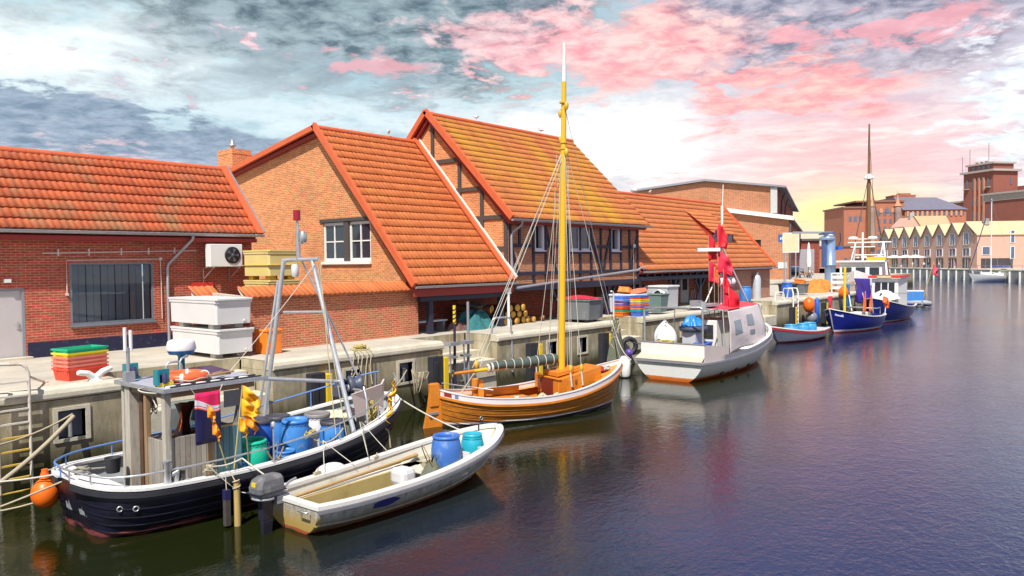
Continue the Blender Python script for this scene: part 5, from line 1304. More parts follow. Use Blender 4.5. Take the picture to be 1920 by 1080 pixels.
# barrels on deck (each a thing of its own)
def bar(label, px, py, R, H, m, **k): return barrel(label, (px, py, .345), R, H, m, **k)
GB = 'barrels on the black fishing boat'
bar('dark blue barrel with black lid behind the orange marker flags', 10.0, 15.95, .33, 1.02, blue_pl, lid=lid_blk, group=GB)
bar('light blue barrel with black lid, between dark blue and open blue barrels', 10.4, 15.85, .31, 1.05, blue_lt, lid=lid_blk, group=GB)
bar('tall open light blue barrel in the middle of the boat', 10.4, 15.15, .335, 1.05, blue_lt, open_=True, group=GB)
bar('white barrel with dark open top behind the open blue one', 11.15, 15.35, .32, 1.05, pm('barrel_white', (.66, .65, .63), .42, 0, .1, 2.5, dirt=.2, dcol=(.4, .36, .3)), lid=pm('barrel_lid_grey', (.22, .21, .21), .5), group=GB)
wb_ = bar('blue barrel with black lid and dark strap marks under the lifting frame leg', 11.15, 14.75, .32, .95, blue_lt, lid=lid_blk, group=GB)
wl = MB()
def stroke(pts): wl.tube([(cos(a)*.328, sin(a)*.328, z) for a, z in pts], .008, 5)
a0 = radians(-140)
for st_ in ([(0, .62), (.07, .44), (.15, .58), (.23, .44), (.30, .62)], [(.42, .62), (.42, .44)], [(.52, .60), (.52, .44)]): stroke([(a0+a*1.2, z) for a, z in st_])
wl.build('hand_lettering', lid_blk, wb_)
MB().tube([(cos(a)*.335, sin(a)*.335, z) for a, z in [(radians(-165), .2), (radians(-167), .5), (radians(-170), .78)]], .012, 5).tube([(cos(a)*.335, sin(a)*.335, z) for a, z in [(radians(-70), .2), (radians(-68), .5), (radians(-66), .78)]], .012, 5).build('strap', lid_blk, wb_)
grn = pm('barrel_green', (.01, .50, .32), .38, 0, .12, 2.5, dirt=.15, dcol=(.3, .55, .45))
bar('open turquoise green barrel with rope handles beside the boat rail', 8.93, 14.6, .36, .92, grn, open_=True, handles=True, group=GB)
bar('small open blue keg left of the green barrel', 8.42, 14.42, .28, .6, blue_lt, open_=True, group=GB)
bar('small open blue keg right of the green barrel', 9.62, 14.4, .24, .6, blue_lt, open_=True, group=GB)

# life ring, banner, oilskin, buoys and flags on the boat
lr = thing('life_ring', 'orange life ring lying on the wheelhouse roof', 'life ring', (7.72, 14.95, ZT+.13))
orm = pm('ring_orange', (.80, .13, .04), .4, 0, .1, 4, dirt=.12)
MB().torus((0, 0, 0), .37, .085, 36, 12).build('ring', orm, lr)
for k in range(4):
    a = radians(-125+90*k); MB().torus((cos(a)*.37, sin(a)*.37, 0), .089, .012, 16, 5, (-sin(a), cos(a), 0)).tube([(cos(a+d)*.37, sin(a+d)*.37, 0) for d in (-.08, 0, .08)], .089, 16).build('grip_band', pm('band_white', (.72, .70, .68), .5), lr)
MB().tube([(cos(a)*.47, sin(a)*.47, -.03-.02*sin(6*a)) for a in [2*pi*k/40 for k in range(40)]], .01, 5, closed=True).build('grab_line', rope_white, lr)
def bannermat():
    m, nt, b = newmat('banner_print'); s = nd(nt, 'ShaderNodeSeparateXYZ', {0: coord(nt, 'Object')}).outputs
    e = mth(nt, 'SUBTRACT', s[2], mth(nt, 'ADD', -.40, mth(nt, 'MULTIPLY', mth(nt, 'SINE', mth(nt, 'ADD', mth(nt, 'MULTIPLY', s[0], 8.0), 3.6)), .055)))
    c = mix(nt, mth(nt, 'GREATER_THAN', e, .02), (.012, .012, .07), (.85, .10, .05))
    c = mix(nt, mth(nt, 'GREATER_THAN', e, .045), c, (.65, .62, .72)); c = mix(nt, mth(nt, 'GREATER_THAN', e, .07), c, (.55, .02, .08))
    c = mix(nt, mth(nt, 'GREATER_THAN', e, .085), c, (.72, .68, .76)); c = mix(nt, mth(nt, 'GREATER_THAN', mth(nt, 'ADD', e, mth(nt, 'MULTIPLY', s[0], .12)), .16), c, (.80, .02, .12))
    nt.links.new(c, b.inputs['Base Color']); b.inputs['Roughness'].default_value = .35
    return m
bnr = thing('banner', 'red and navy printed banner hanging from the wheelhouse roof edge', 'banner', (7.66, 13.98, 2.52), radians(2))
MB().grid(lambda u, v: ((u-.5)*.52, .012*sin(9*u+3*v), -.03-.98*v), 10, 14).build('cloth', bannermat(), bnr, solid=.006)
MB().tube([(-.26, 0, -.04), (-.34, 0, .08)], .01, 5).tube([(.26, 0, -.04), (.32, 0, .08)], .01, 5).build('tie', rope_white, bnr)
def cloth(name, label, cat, loc, W, H, m, seed, rz=0, group=None, fold=.07, taper=.7):
    rnd = random.Random(seed); p = [rnd.uniform(0, 6) for _ in range(5)]
    def f(u, v):
        w_ = W*(1-(1-taper)*v)
        return ((u-.5)*w_+.05*W*sin(5*v+p[0]), fold*sin(7*u*2+p[1]+v*3)*(.4+.6*v)+fold*.6*sin(3*u+8*v+p[2]), -H*v-.05*H*abs(sin(6*u+p[3]))*v)
    return single(MB().grid(f, 20, 20), name, m, label, cat, loc, rz, group, solid=.008)
oil = pm('oilskin_orange', (.80, .16, .03), .45, 0, .25, 4)
cloth('oilskin', 'orange oilskin trousers hanging inside the wheelhouse window', 'oilskin', (7.36, 14.34, 2.30), .38, 1.0, oil, 3, .3, fold=.1)
cloth('oilskin', 'narrower orange oilskin sleeve hanging beside the centre post', 'oilskin', (7.84, 14.36, 2.2), .22, .9, oil, 9, .1, fold=.08)
def flagpole(label, base, top, flags, m, group='marker flags on the black fishing boat', pole=None, r=.012, name='marker_flag', am=1.0):
    b = Vector(base); t_ = Vector(top)
    t = thing(name, label, 'marker flag', b, 0, group)
    d = t_-b
    MB().tube([(0, 0, 0), d], r, 6).build('staff', pole or MATS['yellow_rope'], t)
    for k, (f, w_, h_, rz, seed) in enumerate(flags):
        rnd = random.Random(seed); ph = rnd.uniform(0, 6); P = d*f
        ca, sa = cos(rz), sin(rz)
        dr = rnd.uniform(.75, 1.15); sgn = 1 if w_ > 0 else -1; w_ = abs(w_)
        def g(u, v, P=P, w_=w_, h_=h_, ca=ca*sgn, sa=sa*sgn, ph=ph, dr=dr):
            hh = h_*(1-.45*u); a = dr*(.35+.65*u)
            x = w_*u*cos(a)+.10*am*w_*sin(7*v+ph)*u; y = am*(.20*w_*sin(8*u+ph+4*v)*u**.6+.06*w_*sin(15*v+ph)*u); z = -hh*v-w_*u*sin(a)-.05*h_*sin(9*v+ph)*u
            return (P.x+x*ca-y*sa, P.y+x*sa+y*ca, P.z+z)
        MB().grid(g, 16, 12).build('flag', m if not isinstance(m, list) else m[k % len(m)], t, solid=.004)
    return t
fo = pm('flag_orange', (.86, .27, .01), .6, 0, .15, 5); fy = pm('flag_amber', (.84, .40, .01), .6, 0, .15, 5); fr_ = pm('flag_red', (.72, .012, .03), .55, 0, .2, 4)
flagpole('two small orange pennants on a thin yellow cane in front of the banner', (7.95, 13.85, 1.0), (7.50, 13.72, 2.3), [(.99, .26, .24, -.5, 1), (.74, .28, .26, -.5, 2)], fo)
flagpole('tall amber flag left of the dark blue barrel', (8.1, 13.85, .95), (8.3, 13.82, 2.55), [(1, .5, .34, -.75, 3), (.84, .42, .36, -.9, 4), (.62, .3, .3, -.6, 6)], fy)
flagpole('orange flag on a brown staff above the green barrel', (8.4, 13.82, .95), (8.32, 13.8, 2.15), [(1, .42, .42, -.65, 5)], fo, pole=wbrown)
flagpole('amber flag pair flying from a cane at the bow of the black boat', (12.2, 14.1, 1.25), (12.62, 14.25, 2.12), [(1, -.46, .4, .6, 7), (.62, -.5, .46, .5, 8)], fy)
by = thing('fender_buoy', 'orange ball buoy hanging at the stern of the black boat', 'buoy', (5.62, 16.32, .60))
MB().ball((0, 0, 0), .25, 20, 14, 1.15).lathe([(.1, .3), (.06, .42), (.06, .46)], (0, 0, 0), 10).build('ball', pm('buoy_orange', (.82, .15, .01), .4, 0, .14, 3, dirt=.2), by)
MB().tube([(0, 0, .42), (.2, -.2, .5)], .012, 5).build('rope', rope_mat, by)
bp_ = thing('fender_post', 'ochre timber fender pole hanging upright beside the black boat', 'fender pole', (7.85, 13.35, -.4))
MB().tube([(0, 0, 0), (.01, 0, .6), (0, .0, 1.25)], [.06, .065, .055], 10).build('pole', pm('ochre_pole', (.48, .34, .12), .7, 0, .3, 4, stretch=(3, 3, .6), dirt=.25), bp_)
MB().tube([(0, 0, 1.2), (.03, .25, 1.35)], .012, 5).tube([(cos(a)*.065, sin(a)*.065, 1.05+.02*a) for a in [k*.6 for k in range(20)]], .014, 5).build('lashing', rope_mat, bp_)
pf = thing('fender_board', 'short dark plank fender hanging beside the ochre pole', 'fender', (7.66, 13.38, 0))
MB().box(-.05, .05, -.05, .05, .05, .55).build('plank', timber_grey, pf); MB().box(-.055, .055, -.055, .055, .551, .72).build('cap', pm('navy_cap', (.02, .02, .09), .5), pf)
MB().tube([(0, 0, .7), (.1, .2, .98)], .01, 5).build('rope', rope_mat, pf)
flag_m = MB().tube([(0, 0, 0), (0, 0, .75)], .018, 6).lathe([(.05, .75), (.05, .83), (.03, .85)], (0, 0, 0), 10)
single(flag_m, 'marker_lamp', steel, 'slim grey rod with lamp standing by the rail right of the green barrel', 'lamp', (8.9, 13.72, .9))

# mooring lines of the first boat
rope('thick sagging line from the nearest quay recess towards lower left', sag((7.28, 19.3, 1.45), (4.6, 17.2, .45), .12), .05)
rope('pale line from the nearest recess to the ladder side', sag((7.28, 19.35, 1.5), (4.9, 18.6, 1.2), .15), .022)
rope('white stern line of the black boat running low past the ladder', sag((5.9, 15.9, 1.02), (3.6, 17.6, 1.05), .12), .018, rope_white)
rope('grey stern line of the black boat dipping towards the water', sag((5.85, 15.7, .95), (3.4, 16.2, .35), .05), .02)
rope('thin brown line slung low beside the orange buoy', sag((5.7, 16.3, .5), (3.5, 17.8, .55), .22), .018)
rope('white mooring line from the black boat bow to the dinghy end', sag((13.5, 15.3, 1.5), (14.6, 13.6, .5), .08), .022, rope_white)
rope('bow line from the black boat to rope loops at the recess', sag((13.4, 15.6, 1.5), (17.6, 19.3, 1.35), .15), .024)
rope('grey breast line rising from the hauler to the coping', sag((12.0, 15.2, 1.9), (15.6, 19.5, 2.2), .1), .018)

# ---------------------------------------------------------------- 2. white dinghy with outboard
D0 = V(8.38, 12.28, 0)
dg = thing('dinghy', 'weathered white open dinghy with blunt transom lying alongside the black boat', 'boat', D0+V(-.14, -.02, 0), radians(1.0))
dg.scale = (1.045, 1.07, 1.08)
ct = [(.12, .0, .78, -.08, .56, .12), (.9, .85, .90, -.16, .54, .12), (2.2, 2.2, .98, -.2, .56, .15), (3.4, 3.4, .96, -.2, .63, .25), (4.3, 4.5, .78, -.16, .74, .45), (4.7, 5.25, .46, -.1, .84, .6), (4.85, 5.6, .2, -.04, .89, .6), (4.9, 5.72, .02, .0, .9, .6)]
st2 = stations(ct, 36)
def dinghymat():
    m, nt, b = newmat('dinghy_hull'); ob = coord(nt, 'Object'); s = nd(nt, 'ShaderNodeSeparateXYZ', {0: ob}).outputs
    n1 = noise(nt, scaled(nt, ob, (1, 1, 2.5)), 2.2, 6, .7); n2 = noise(nt, scaled(nt, ob, (5, 5, 1)), 2.0, 6, .7)
    c = mix(nt, ramp(nt, n1, .35, .65), (.60, .59, .56), (.36, .36, .34))
    c = mix(nt, mth(nt, 'MULTIPLY', ramp(nt, n2, .46, .66), .75), c, (.17, .15, .10))
    z = mth(nt, 'ADD', s[2], mth(nt, 'MULTIPLY', mth(nt, 'SUBTRACT', n1, .5), .12))
    c = mix(nt, mth(nt, 'MULTIPLY', ramp(nt, z, .36, .12), .85), c, (.15, .12, .06))
    c = mix(nt, mth(nt, 'MULTIPLY', mth(nt, 'MULTIPLY', mth(nt, 'LESS_THAN', s[0], .16), ramp(nt, z, .5, .2)), .7), c, (.55, .36, .08))
    c = mix(nt, mth(nt, 'LESS_THAN', z, .07), c, (.36, .09, .035))
    c = mix(nt, mth(nt, 'LESS_THAN', z, .015), c, (.05, .06, .02))
    nt.links.new(c, b.inputs['Base Color']); b.inputs['Roughness'].default_value = .45
    fr = mth(nt, 'FRACT', mth(nt, 'DIVIDE', mth(nt, 'SUBTRACT', s[2], mth(nt, 'MULTIPLY', mth(nt, 'MULTIPLY', s[0], s[0]), .012)), .17))
    bp = nd(nt, 'ShaderNodeBump', {'Height': mth(nt, 'SUBTRACT', 1.0, fr), 'Strength': .5, 'Distance': .03}); nt.links.new(bp.outputs[0], b.inputs['Normal'])
    return m
MATS['dinghy_hull'] = dinghymat()
hull_mb(st2, 10).build('hull', MATS['dinghy_hull'], dg)
inn, fl = inner_mb(st2, .10, .09)
dirtyw = pm('dirty_gelcoat', (.60, .57, .48), .5, 0, .15, 2.5, dirt=.45, dcol=(.30, .23, .08), dsc=2.2)
inn.build('lining', dirtyw, dg); fl.build('floor', pm('dinghy_floor', (.24, .23, .22), .6, 0, .3, 3, dirt=.3), dg)
rim_mb(st2, .13, .035, -.05, .025).build('gunwale', grp_white, dg, bevel=.012)
rim_mb(st2, .01, .016, -.02, .012, t=.62).build('spray_rail', MATS['dinghy_hull'] if 'dinghy_hull' in MATS else grp_white, dg)
rim_mb(st2, -.03, .05, -.11, -.055).build('rubbing_strip', pm('strip_grey', (.20, .20, .23), .6), dg)
MB().box(-.005, .13, -.80, .80, .50, .585).build('transom_cap', grp_white, dg, bevel=.012)
MB().prism([(.13, -.45, .1), (3.15, -.5, .1), (3.15, -.5, .36), (.13, -.45, .36)], (0, .06, 0)).prism([(.13, .35, .1), (3.3, .45, .1), (3.3, .45, .38), (.13, .35, .38)], (0, .06, 0)).build('thwart_side', pm('ochre_gelcoat', (.50, .38, .14), .5, 0, .2, 3, dirt=.4, dcol=(.25, .17, .05)), dg)
for s_ in (-1, 1):
    q = [(s[1], s_*(abs(hpt(s, .7)[1])-.1)) for s in st2[1:21]]
    sb = MB()
    for i in range(len(q)-1):
        sb.quad((q[i][0], s_*.42, .37), (q[i+1][0], s_*.45, .37), (q[i+1][0], q[i+1][1], .37), (q[i][0], q[i][1], .37))
    sb.build('side_bench', grp_white, dg)
MB().box(3.15, 3.75, -.82, .82, .33, .37).box(.12, .4, -.4, .3, .1, .34).build('thwart', dirtyw, dg, bevel=.01)
MB().box(4.2, 4.24, -.45, .45, .1, .62).build('bow_bulkhead', grp_white, dg)
ce = MB().box(2.15, 2.5, -.62, -.2, .37, .70)
ce.build('seat_box', pm('seat_grey', (.58, .57, .58), .5, 0, .1, 2), dg, bevel=.09)
ov = MB(); cx_ = 1.45; pts = []
for k in range(20):
    a = 2*pi*k/20; x_ = cx_+.30*cos(a)*(1+.12*cos(5*a)); sI = min(st2, key=lambda q: abs(q[1]-x_)); p_ = hpt(sI, .80+.075*sin(a), -1); pts.append((x_, p_[1]-.008, p_[2]))
ov.prism(pts, (0, -.006, 0))
ov.build('blue_emblem', pm('emblem_blue', (.03, .035, .20), .4), dg)
MB().tube([(-.02, -.58, .46), (-.07, -.58, .45), (-.07, -.35, .45), (-.02, -.35, .46)], .014, 6).build('grab_handle', steel, dg)
for x in (1.3, 2.8): MB().obox((x, .88, .60), .16, .06, .05, .1).tube([(x, .88, .62), (x+.03, .88, .70)], .012, 5).build('rowlock', rope_mat, dg)
MB().tube([(5.1, .05, .86), (5.1, .05, 1.0)], .018, 6).build('bow_pin', black_rubber, dg)
# outboard motor clamped on
om = thing('outboard_motor', 'grey outboard motor with black leg tilted on the dinghy transom', 'outboard motor', D0+V(-.17, .30, .04), radians(4))
om.scale = (1.08, 1.1, 1.04)
cowl = MB()
lv = [(-.42, -.04, .13, .60), (-.47, .05, .165, .66), (-.48, .06, .17, .80), (-.44, .05, .155, .92), (-.34, .02, .11, .98)]
cowl.add([(x, y, z) for x0, x1, w_, z in lv for x, y in ((x0, -w_*.7), (x0+.06, -w_), (x1-.05, -w_), (x1, -w_*.75), (x1, w_*.75), (x1-.05, w_), (x0+.06, w_), (x0, w_*.7))],
  [(k*8+a, k*8+(a+1) % 8, k*8+8+(a+1) % 8, k*8+8+a) for k in range(4) for a in range(8)]+[tuple(range(8))[::-1], tuple(range(32, 40))])
cw_ = cowl.build('cowl', pm('cowl_grey', (.13, .13, .14), .5, 0, .4, 5, dirt=.5, dcol=(.30, .29, .28), dsc=5), om, bevel=.025)
MB().box(-.49, .07, -.178, .178, .695, .715).build('cowl_band', pm('motor_black', (.02, .02, .04), .4, 0, .3, 5, dirt=.2, dcol=(.2, .2, .22)), cw_)
MB().prism([(-.34, -.06, .2), (-.13, -.05, .2), (-.10, -.06, .62), (-.36, -.07, .62)], (0, .12, 0)).prism([(-.31, -.03, -.35), (-.15, -.03, -.35), (-.13, -.05, .2), (-.34, -.06, .2)], (0, .07, 0)).box(-.42, -.12, -.09, .09, -.12, -.10).build('leg', pm('motor_black', (.02, .02, .04), .4, 0, .3, 5, dirt=.2, dcol=(.2, .2, .22)), om, bevel=.012)
MB().torus((-.30, -.02, .60), .17, .022, 20, 6, (.1, 0, 1)).build('carry_ring', steel_grey, om)
MB().box(-.1, .16, -.13, .13, .45, .60).tube([(.0, .0, .58), (.35, .1, .72), (.5, .12, .74)], .025, 8).build('clamp_tiller', steel_grey, om, bevel=.01)
MB().box(-.47, -.42, -.05, .05, .82, .9).build('yellow_label', yellow_paint, om)
barrel('blue open barrel standing in the dinghy', D0+V(3.95, -.02, .375-.0)-V(0, 0, .1), .34, .80, pm('barrel_mid_blue', (.05, .16, .50), .42, 0, .2, 2.5, dirt=.45, dcol=(.30, .36, .50), dsc=3, rust=.35, rcol=(.34, .38, .46)), open_=True, ribs=False)
kg = barrel('squat turquoise keg with screw lid in the dinghy bow', D0+V(4.72, -.1, .42), .27, .5, pm('keg_teal', (.02, .36, .48), .38, 0, .12, 2.5), ribs=False, name='keg', cat='keg')
MB().lathe([(.20, .47), (.225, .5), (.225, .56), (.17, .57), (.16, .54), (.0001, .54)], (0, 0, 0), 20, caps=False).build('screw_lid', pm('keg_teal', (.02, .36, .48)), kg)
MB().box(-.11, .0, -.285, -.26, .27, .30).build('grip', white_plastic, kg)
oarm = pm('oar_wood', (.46, .30, .12), .6, 0, .25, 6, dirt=.2)
single(MB().tube([(0, 0, 0), (2.9, .18, .05)], [.035, .028], 8).tube([(2.9, .18, .05), (3.05, .19, .05), (3.6, .22, .07)], [.028, .04, .05], 8), 'oar', oarm, 'long wooden oar lying along the far side of the dinghy', 'oar', D0+V(.2, .42, .47), radians(2))
single(MB().tube([(0, 0, 0), (3.0, .12, .04)], [.028, .024], 8), 'boat_hook', pm('pole_tan', (.40, .25, .11), .6), 'thinner pole lying beside the oar in the dinghy', 'boat hook', D0+V(.3, .55, .43), radians(2))
bu = MB().ball((0, 0, 0), .22, 18, 12, .8, 1.7)
single(bu, 'fender_buoy', white_plastic, 'fat white fender squeezed between dinghy and black boat', 'fender', (10.05, 13.42, .55))
ln = thing('landing_net', 'landing net and grey netting heaped beside the dinghy barrel', 'fishing net', D0+V(3.2, -.35, .38))
MB().torus((.0, .15, .35), .3, .012, 24, 5, (.8, -.5, .35)).tube([(.1, .05, .1), (.55, -.5, .12)], .016, 6).build('hoop', wbrown, ln)
MB().grid(lambda u, v: ((.05+.22*(1-v))*cos(6.28*u)*(1+.2*sin(5*6.28*u)), (.05+.2*(1-v))*sin(6.28*u), .02+.32*v*(1+.2*sin(3*6.28*u))), 24, 8).build('net', MATS['grey_green_net'], ln)
MB().grid(lambda u, v: (.02+.3*cos(6.28*u)*(1-.8*v), .15+.2*sin(6.28*u)*(1-.8*v), .36-.3*v), 20, 6).build('mesh_bag', glassmat('mesh_bag', (.72, .70, .62), 0), ln)
rope('white painter crossing from the dinghy stern to the black boat rail', sag((8.55, 12.75, .62), (8.2, 13.72, 1.15), .02)+sag((8.2, 13.72, 1.15), (7.55, 13.75, 1.12), .05), .016, rope_white)
rope('second stern line of the dinghy tied to the black boat rail', sag((8.5, 12.9, .6), (8.05, 13.6, .55), .05)+sag((8.05, 13.6, .55), (7.55, 13.74, 1.1), .02), .009, rope_white)
rope('thin crossed lashing between dinghy side and black boat rail', sag((9.7, 13.15, .6), (10.1, 13.72, 1.15), .01)+sag((10.1, 13.72, 1.15), (10.5, 13.15, .62), .01), .009, rope_white)
rope('lashing hung from the black boat rail near the lifting frame', sag((11.2, 13.85, 1.35), (10.9, 13.2, .7), .02)+sag((11.25, 13.85, 1.35), (11.45, 13.25, .75), .02), .009, rope_white)

# loose gear on the deck of the black boat
heap('net_heap', 'heap of brown and grey net on the deck behind the green barrel', 'fishing net', (9.75, 15.2, .345), .4, .35, .3, MATS['brown_net'], 51)
heap('net_heap', 'greenish net piled in the bow of the black boat under the hauler', 'fishing net', (12.0, 15.3, .345), .45, .45, .75, MATS['grey_green_net'], 52)
for i, (x, y, c_, lab) in enumerate(((8.6, 15.9, 'teal', 'small teal fish crate on the deck behind the wheelhouse'), (9.3, 16.5, 'red', 'red fish crate on the far side deck of the black boat'))):
    crate(c_, (x, y, .35), .2+.4*i, lab, 'crates on the black boat', (.7, .45, .3))
rope('brown strop draped over the rail beside the green barrel', sag((8.8, 13.78, 1.15), (9.15, 13.75, 1.2), .22), .018, wbrown)
rope('yellow line looped along the rail by the open blue barrel', sag((9.9, 13.74, 1.2), (10.7, 13.8, 1.3), .16), .012, MATS['yellow_rope'])
rope('thin line slanting from the lifting frame to the wheelhouse roof', sag((11.2, 15.4, 4.9), (8.6, 14.8, 2.7), .05), .008, rope_white)
single(MB().lathe([(.12, 0), (.15, .28), (.155, .29), (.14, .29), (.11, .03), (.0001, .03)], (0, 0, 0), 16, caps=False), 'bucket', black_rubber, 'black bucket on the white stern deck edge of the black boat', 'bucket', (6.55, 15.55, .93))
single(MB().obox((0, 0, .05), .5, .12, .03).obox((.1, .15, .06), .3, .08, .05, .5).tube([(-.3, .1, .04), (.3, -.1, .1)], .02, 6), 'loose_timber', wbrown, 'scraps of timber lying on the wheelhouse roof edge', 'timber', (8.2, 14.55, 2.66))

ihb = MB()
MB().box(1.6, 2.5, -.3, .3, .36, 1.45).build('engine_console', pm('console_dark', (.07, .08, .10), .5, 0, .3, 4, dirt=.3), bt, bevel=.02)
MB().box(X0+.05, X1-.05, Y0+.05, Y0+.3, 1.66, 1.70).build('window_shelf', wbrown, bt)
MB().box(X0+.95, X1+.1, Y0-.015, Y0+.0, 1.70, 1.76).build('ledge_board', pm('ledge_wood', (.46, .34, .2), .7, 0, .3, 5, dirt=.3), bt)
MB().box(X0+.08, X0+.18, Y1-.62, Y1-.5, .4, 2.45).build('inner_post', pm('rust_post', (.10, .05, .03), .7, 0, .4, 5), bt)
MB().tube([(X0+.2, Y1-.5, 1.2), (X0+.2, Y1-.5, 2.4)], .04, 6).build('yellow_pipe', yellow_paint, bt)
MB().box(X1-.35, X1+.1, Y0+.01, Y0+.03, 2.1, 2.42).build('slate_board', MATS['slate_post'], bt)
tangle((X0+.4, Y1-.4, 1.9), .12, .1, .5, 10, 91, .012).build('hung_line', rope_white, bt)
for i, (x, y, h) in enumerate(((1.28, -1.52, .5), (1.4, -1.5, .36))): MB().tube([(x, y, .88), (x+.02, y, .88+h*.6)], .05, 8).build('deck_pipe', [steel, timber_grey][i], bt)
tangle((4.2, -1.6, 1.15), .25, .06, .2, 7, 92, .012).build('rail_lashing', MATS['yellow_rope'], bt)
tangle((1.9, -1.62, 1.0), .14, .08, .15, 9, 93, .016).build('rail_knot', rope_mat, bt)
# ---------------------------------------------------------------- 3. varnished wooden sailing boat
S0 = V(16.50, 16.66, 0); SR = radians(-19)
sb_ = thing('sailing_boat', 'varnished orange wooden sailing boat with white bulwark and tall yellow mast', 'boat', S0, SR)
ct = [(.05, .0, .06, -.3, .92, .4), (.15, .15, .38, -.4, .88, .35), (.6, .6, .78, -.5, .78, .3), (1.5, 1.5, 1.08, -.55, .66, .22), (3.0, 3.0, 1.24, -.6, .60, .2), (4.4, 4.4, 1.2, -.55, .70, .22), (5.5, 5.6, .92, -.5, .92, .35), (6.2, 6.4, .52, -.4, 1.14, .48), (6.4, 6.95, .03, -.3, 1.34, .5)]
st3 = stations(ct, 42)
def varnish(name, c1, c2, plank=0, coat=.5, rough=.35):
    m, nt, b = newmat(name); ob = coord(nt, 'Object'); s = nd(nt, 'ShaderNodeSeparateXYZ', {0: ob}).outputs
    g = noise(nt, scaled(nt, ob, (.8, 5, 9)), 2.5, 6, .65); n2 = noise(nt, ob, 1.6, 5, .6)
    c = mix(nt, ramp(nt, g, .25, .75), c1, c2)
    c = mix(nt, mth(nt, 'MULTIPLY', ramp(nt, n2, .5, .8), .4), c, (c2[0]*.5, c2[1]*.4, c2[2]*.3))
    if plank:
        sh = mth(nt, 'SUBTRACT', s[2], mth(nt, 'MULTIPLY', mth(nt, 'POWER', mth(nt, 'ABSOLUTE', mth(nt, 'SUBTRACT', s[0], 3.0)), 2.0), .024))
        fr = mth(nt, 'FRACT', mth(nt, 'DIVIDE', sh, .145))
        c = mix(nt, mth(nt, 'MULTIPLY', mth(nt, 'LESS_THAN', fr, .1), .7), c, (.08, .025, .008))
        z = mth(nt, 'SUBTRACT', s[2], mth(nt, 'MULTIPLY', mth(nt, 'MAXIMUM', mth(nt, 'SUBTRACT', s[0], 3.5), 0.0), .03))
        c = mix(nt, mth(nt, 'LESS_THAN', z, .14), c, (.62, .58, .62)); c = mix(nt, mth(nt, 'LESS_THAN', z, .09), c, (.03, .022, .025))
        bp = nd(nt, 'ShaderNodeBump', {'Height': mth(nt, 'SUBTRACT', 1.0, fr), 'Strength': .6, 'Distance': .025}); nt.links.new(bp.outputs[0], b.inputs['Normal'])
    nt.links.new(c, b.inputs['Base Color']); b.inputs['Roughness'].default_value = rough; b.inputs['Coat Weight'].default_value = coat; b.inputs['Coat Roughness'].default_value = .12
    return m
vh = varnish('varnished_hull', (.52, .20, .02), (.30, .095, .012), 1)
vo = varnish('varnished_orange', (.74, .26, .02), (.56, .17, .015), 0, .3, .45)
vd = varnish('varnished_deck', (.78, .32, .04), (.62, .22, .025), 0, .2, .5)
red_in = pm('red_inside', (.42, .05, .02), .5)
hull_mb(st3, 12, transom=False).build('hull', vh, sb_)
for t_ in (.50, .60, .70, .80, .90): rim_mb(st3, .01, .012, -.012, .003, 1, 41, t=t_).build('plank_edge', vh, sb_)
inn, fl = inner_mb(st3, .22, .06, 3, 38)
inn.build('lining', vo, sb_); fl.build('floor', red_in, sb_)
bulw = pm('bulwark_white', (.70, .67, .70), .4, 0, .1, 3, dirt=.1, dcol=(.45, .35, .35))
rim_mb(st3, .05, .012, .0, .16).build('bulwark', bulw, sb_, bevel=.008)
rim_mb(st3, .07, .03, .16, .185).build('cap_rail', bulw, sb_)
rim_mb(st3, -.01, .045, -.06, .0).build('rubbing_strake', vo, sb_)
for i0, i1, m, n in ((3, 6, pm('flag_maroon', (.28, .03, .02), .5), 'maroon_patch'), (7, 8, pm('flag_slate', (.16, .2, .42), .5), 'blue_patch')):
    q = rim_mb(st3, -.012, .018, .03, .15, i0, i1+1, sides=(-1,)); q.build(n, m, sb_)
deck_mb(st3, 31, 42, .03, .05).build('fore_deck', vd, sb_)
deck_mb(st3, 0, 4, .03, .05).build('after_deck', vd, sb_)
sdk = MB()
for s_ in (-1, 1):
    for i in range(4, 31):
        a, c = hpt(st3[i], 1), hpt(st3[i+1], 1)
        wa_ = .22; sdk.quad((a[0], s_*(a[1]-.05), a[2]+.03), (c[0], s_*(c[1]-.05), c[2]+.03), (c[0], s_*max(.02, c[1]-wa_-.05), c[2]+.03), (a[0], s_*max(.02, a[1]-wa_-.05), a[2]+.03))
sdk.build('side_deck', vd, sb_)
# fittings inside
MB().box(1.0, 2.6, -.55, .45, .22, .62).build('engine_box', vo, sb_, bevel=.02)
MB().prism([(1.1, -.42, .625), (2.9, -.62, .66), (2.9, -.44, .68), (1.1, -.24, .645)], (0, 0, .015)).build('grey_plank', pm('plank_grey', (.26, .18, .10), .7), sb_)
MB().box(2.6, 3.3, -.75, .75, .5, .56).box(.7, 1.0, -.6, .6, .6, .66).build('thwart', vd, sb_, bevel=.01)
MB().box(2.75, 3.35, -.3, .45, .24, .5).build('well', red_in, sb_)
MB().lathe([(.08, .5), (.085, .68), (.07, .7)], (2.5, -.35, 0), 12).build('pot', white_plastic, sb_)
for y in (.55, .9): MB().box(1.62, 1.78, y-.09, y+.09, .6, 1.18).build('side_post', vd, sb_, bevel=.01)
MB().box(1.5, 3.2, .66, .74, .62, .86).build('coaming', vo, sb_)
cab = MB().prism([(3.9, -.62, .6), (5.75, -.42, .9), (5.75, .42, .9), (3.9, .62, .6)], (0, 0, .52))
cab.build('cabin', vo, sb_, bevel=.02)
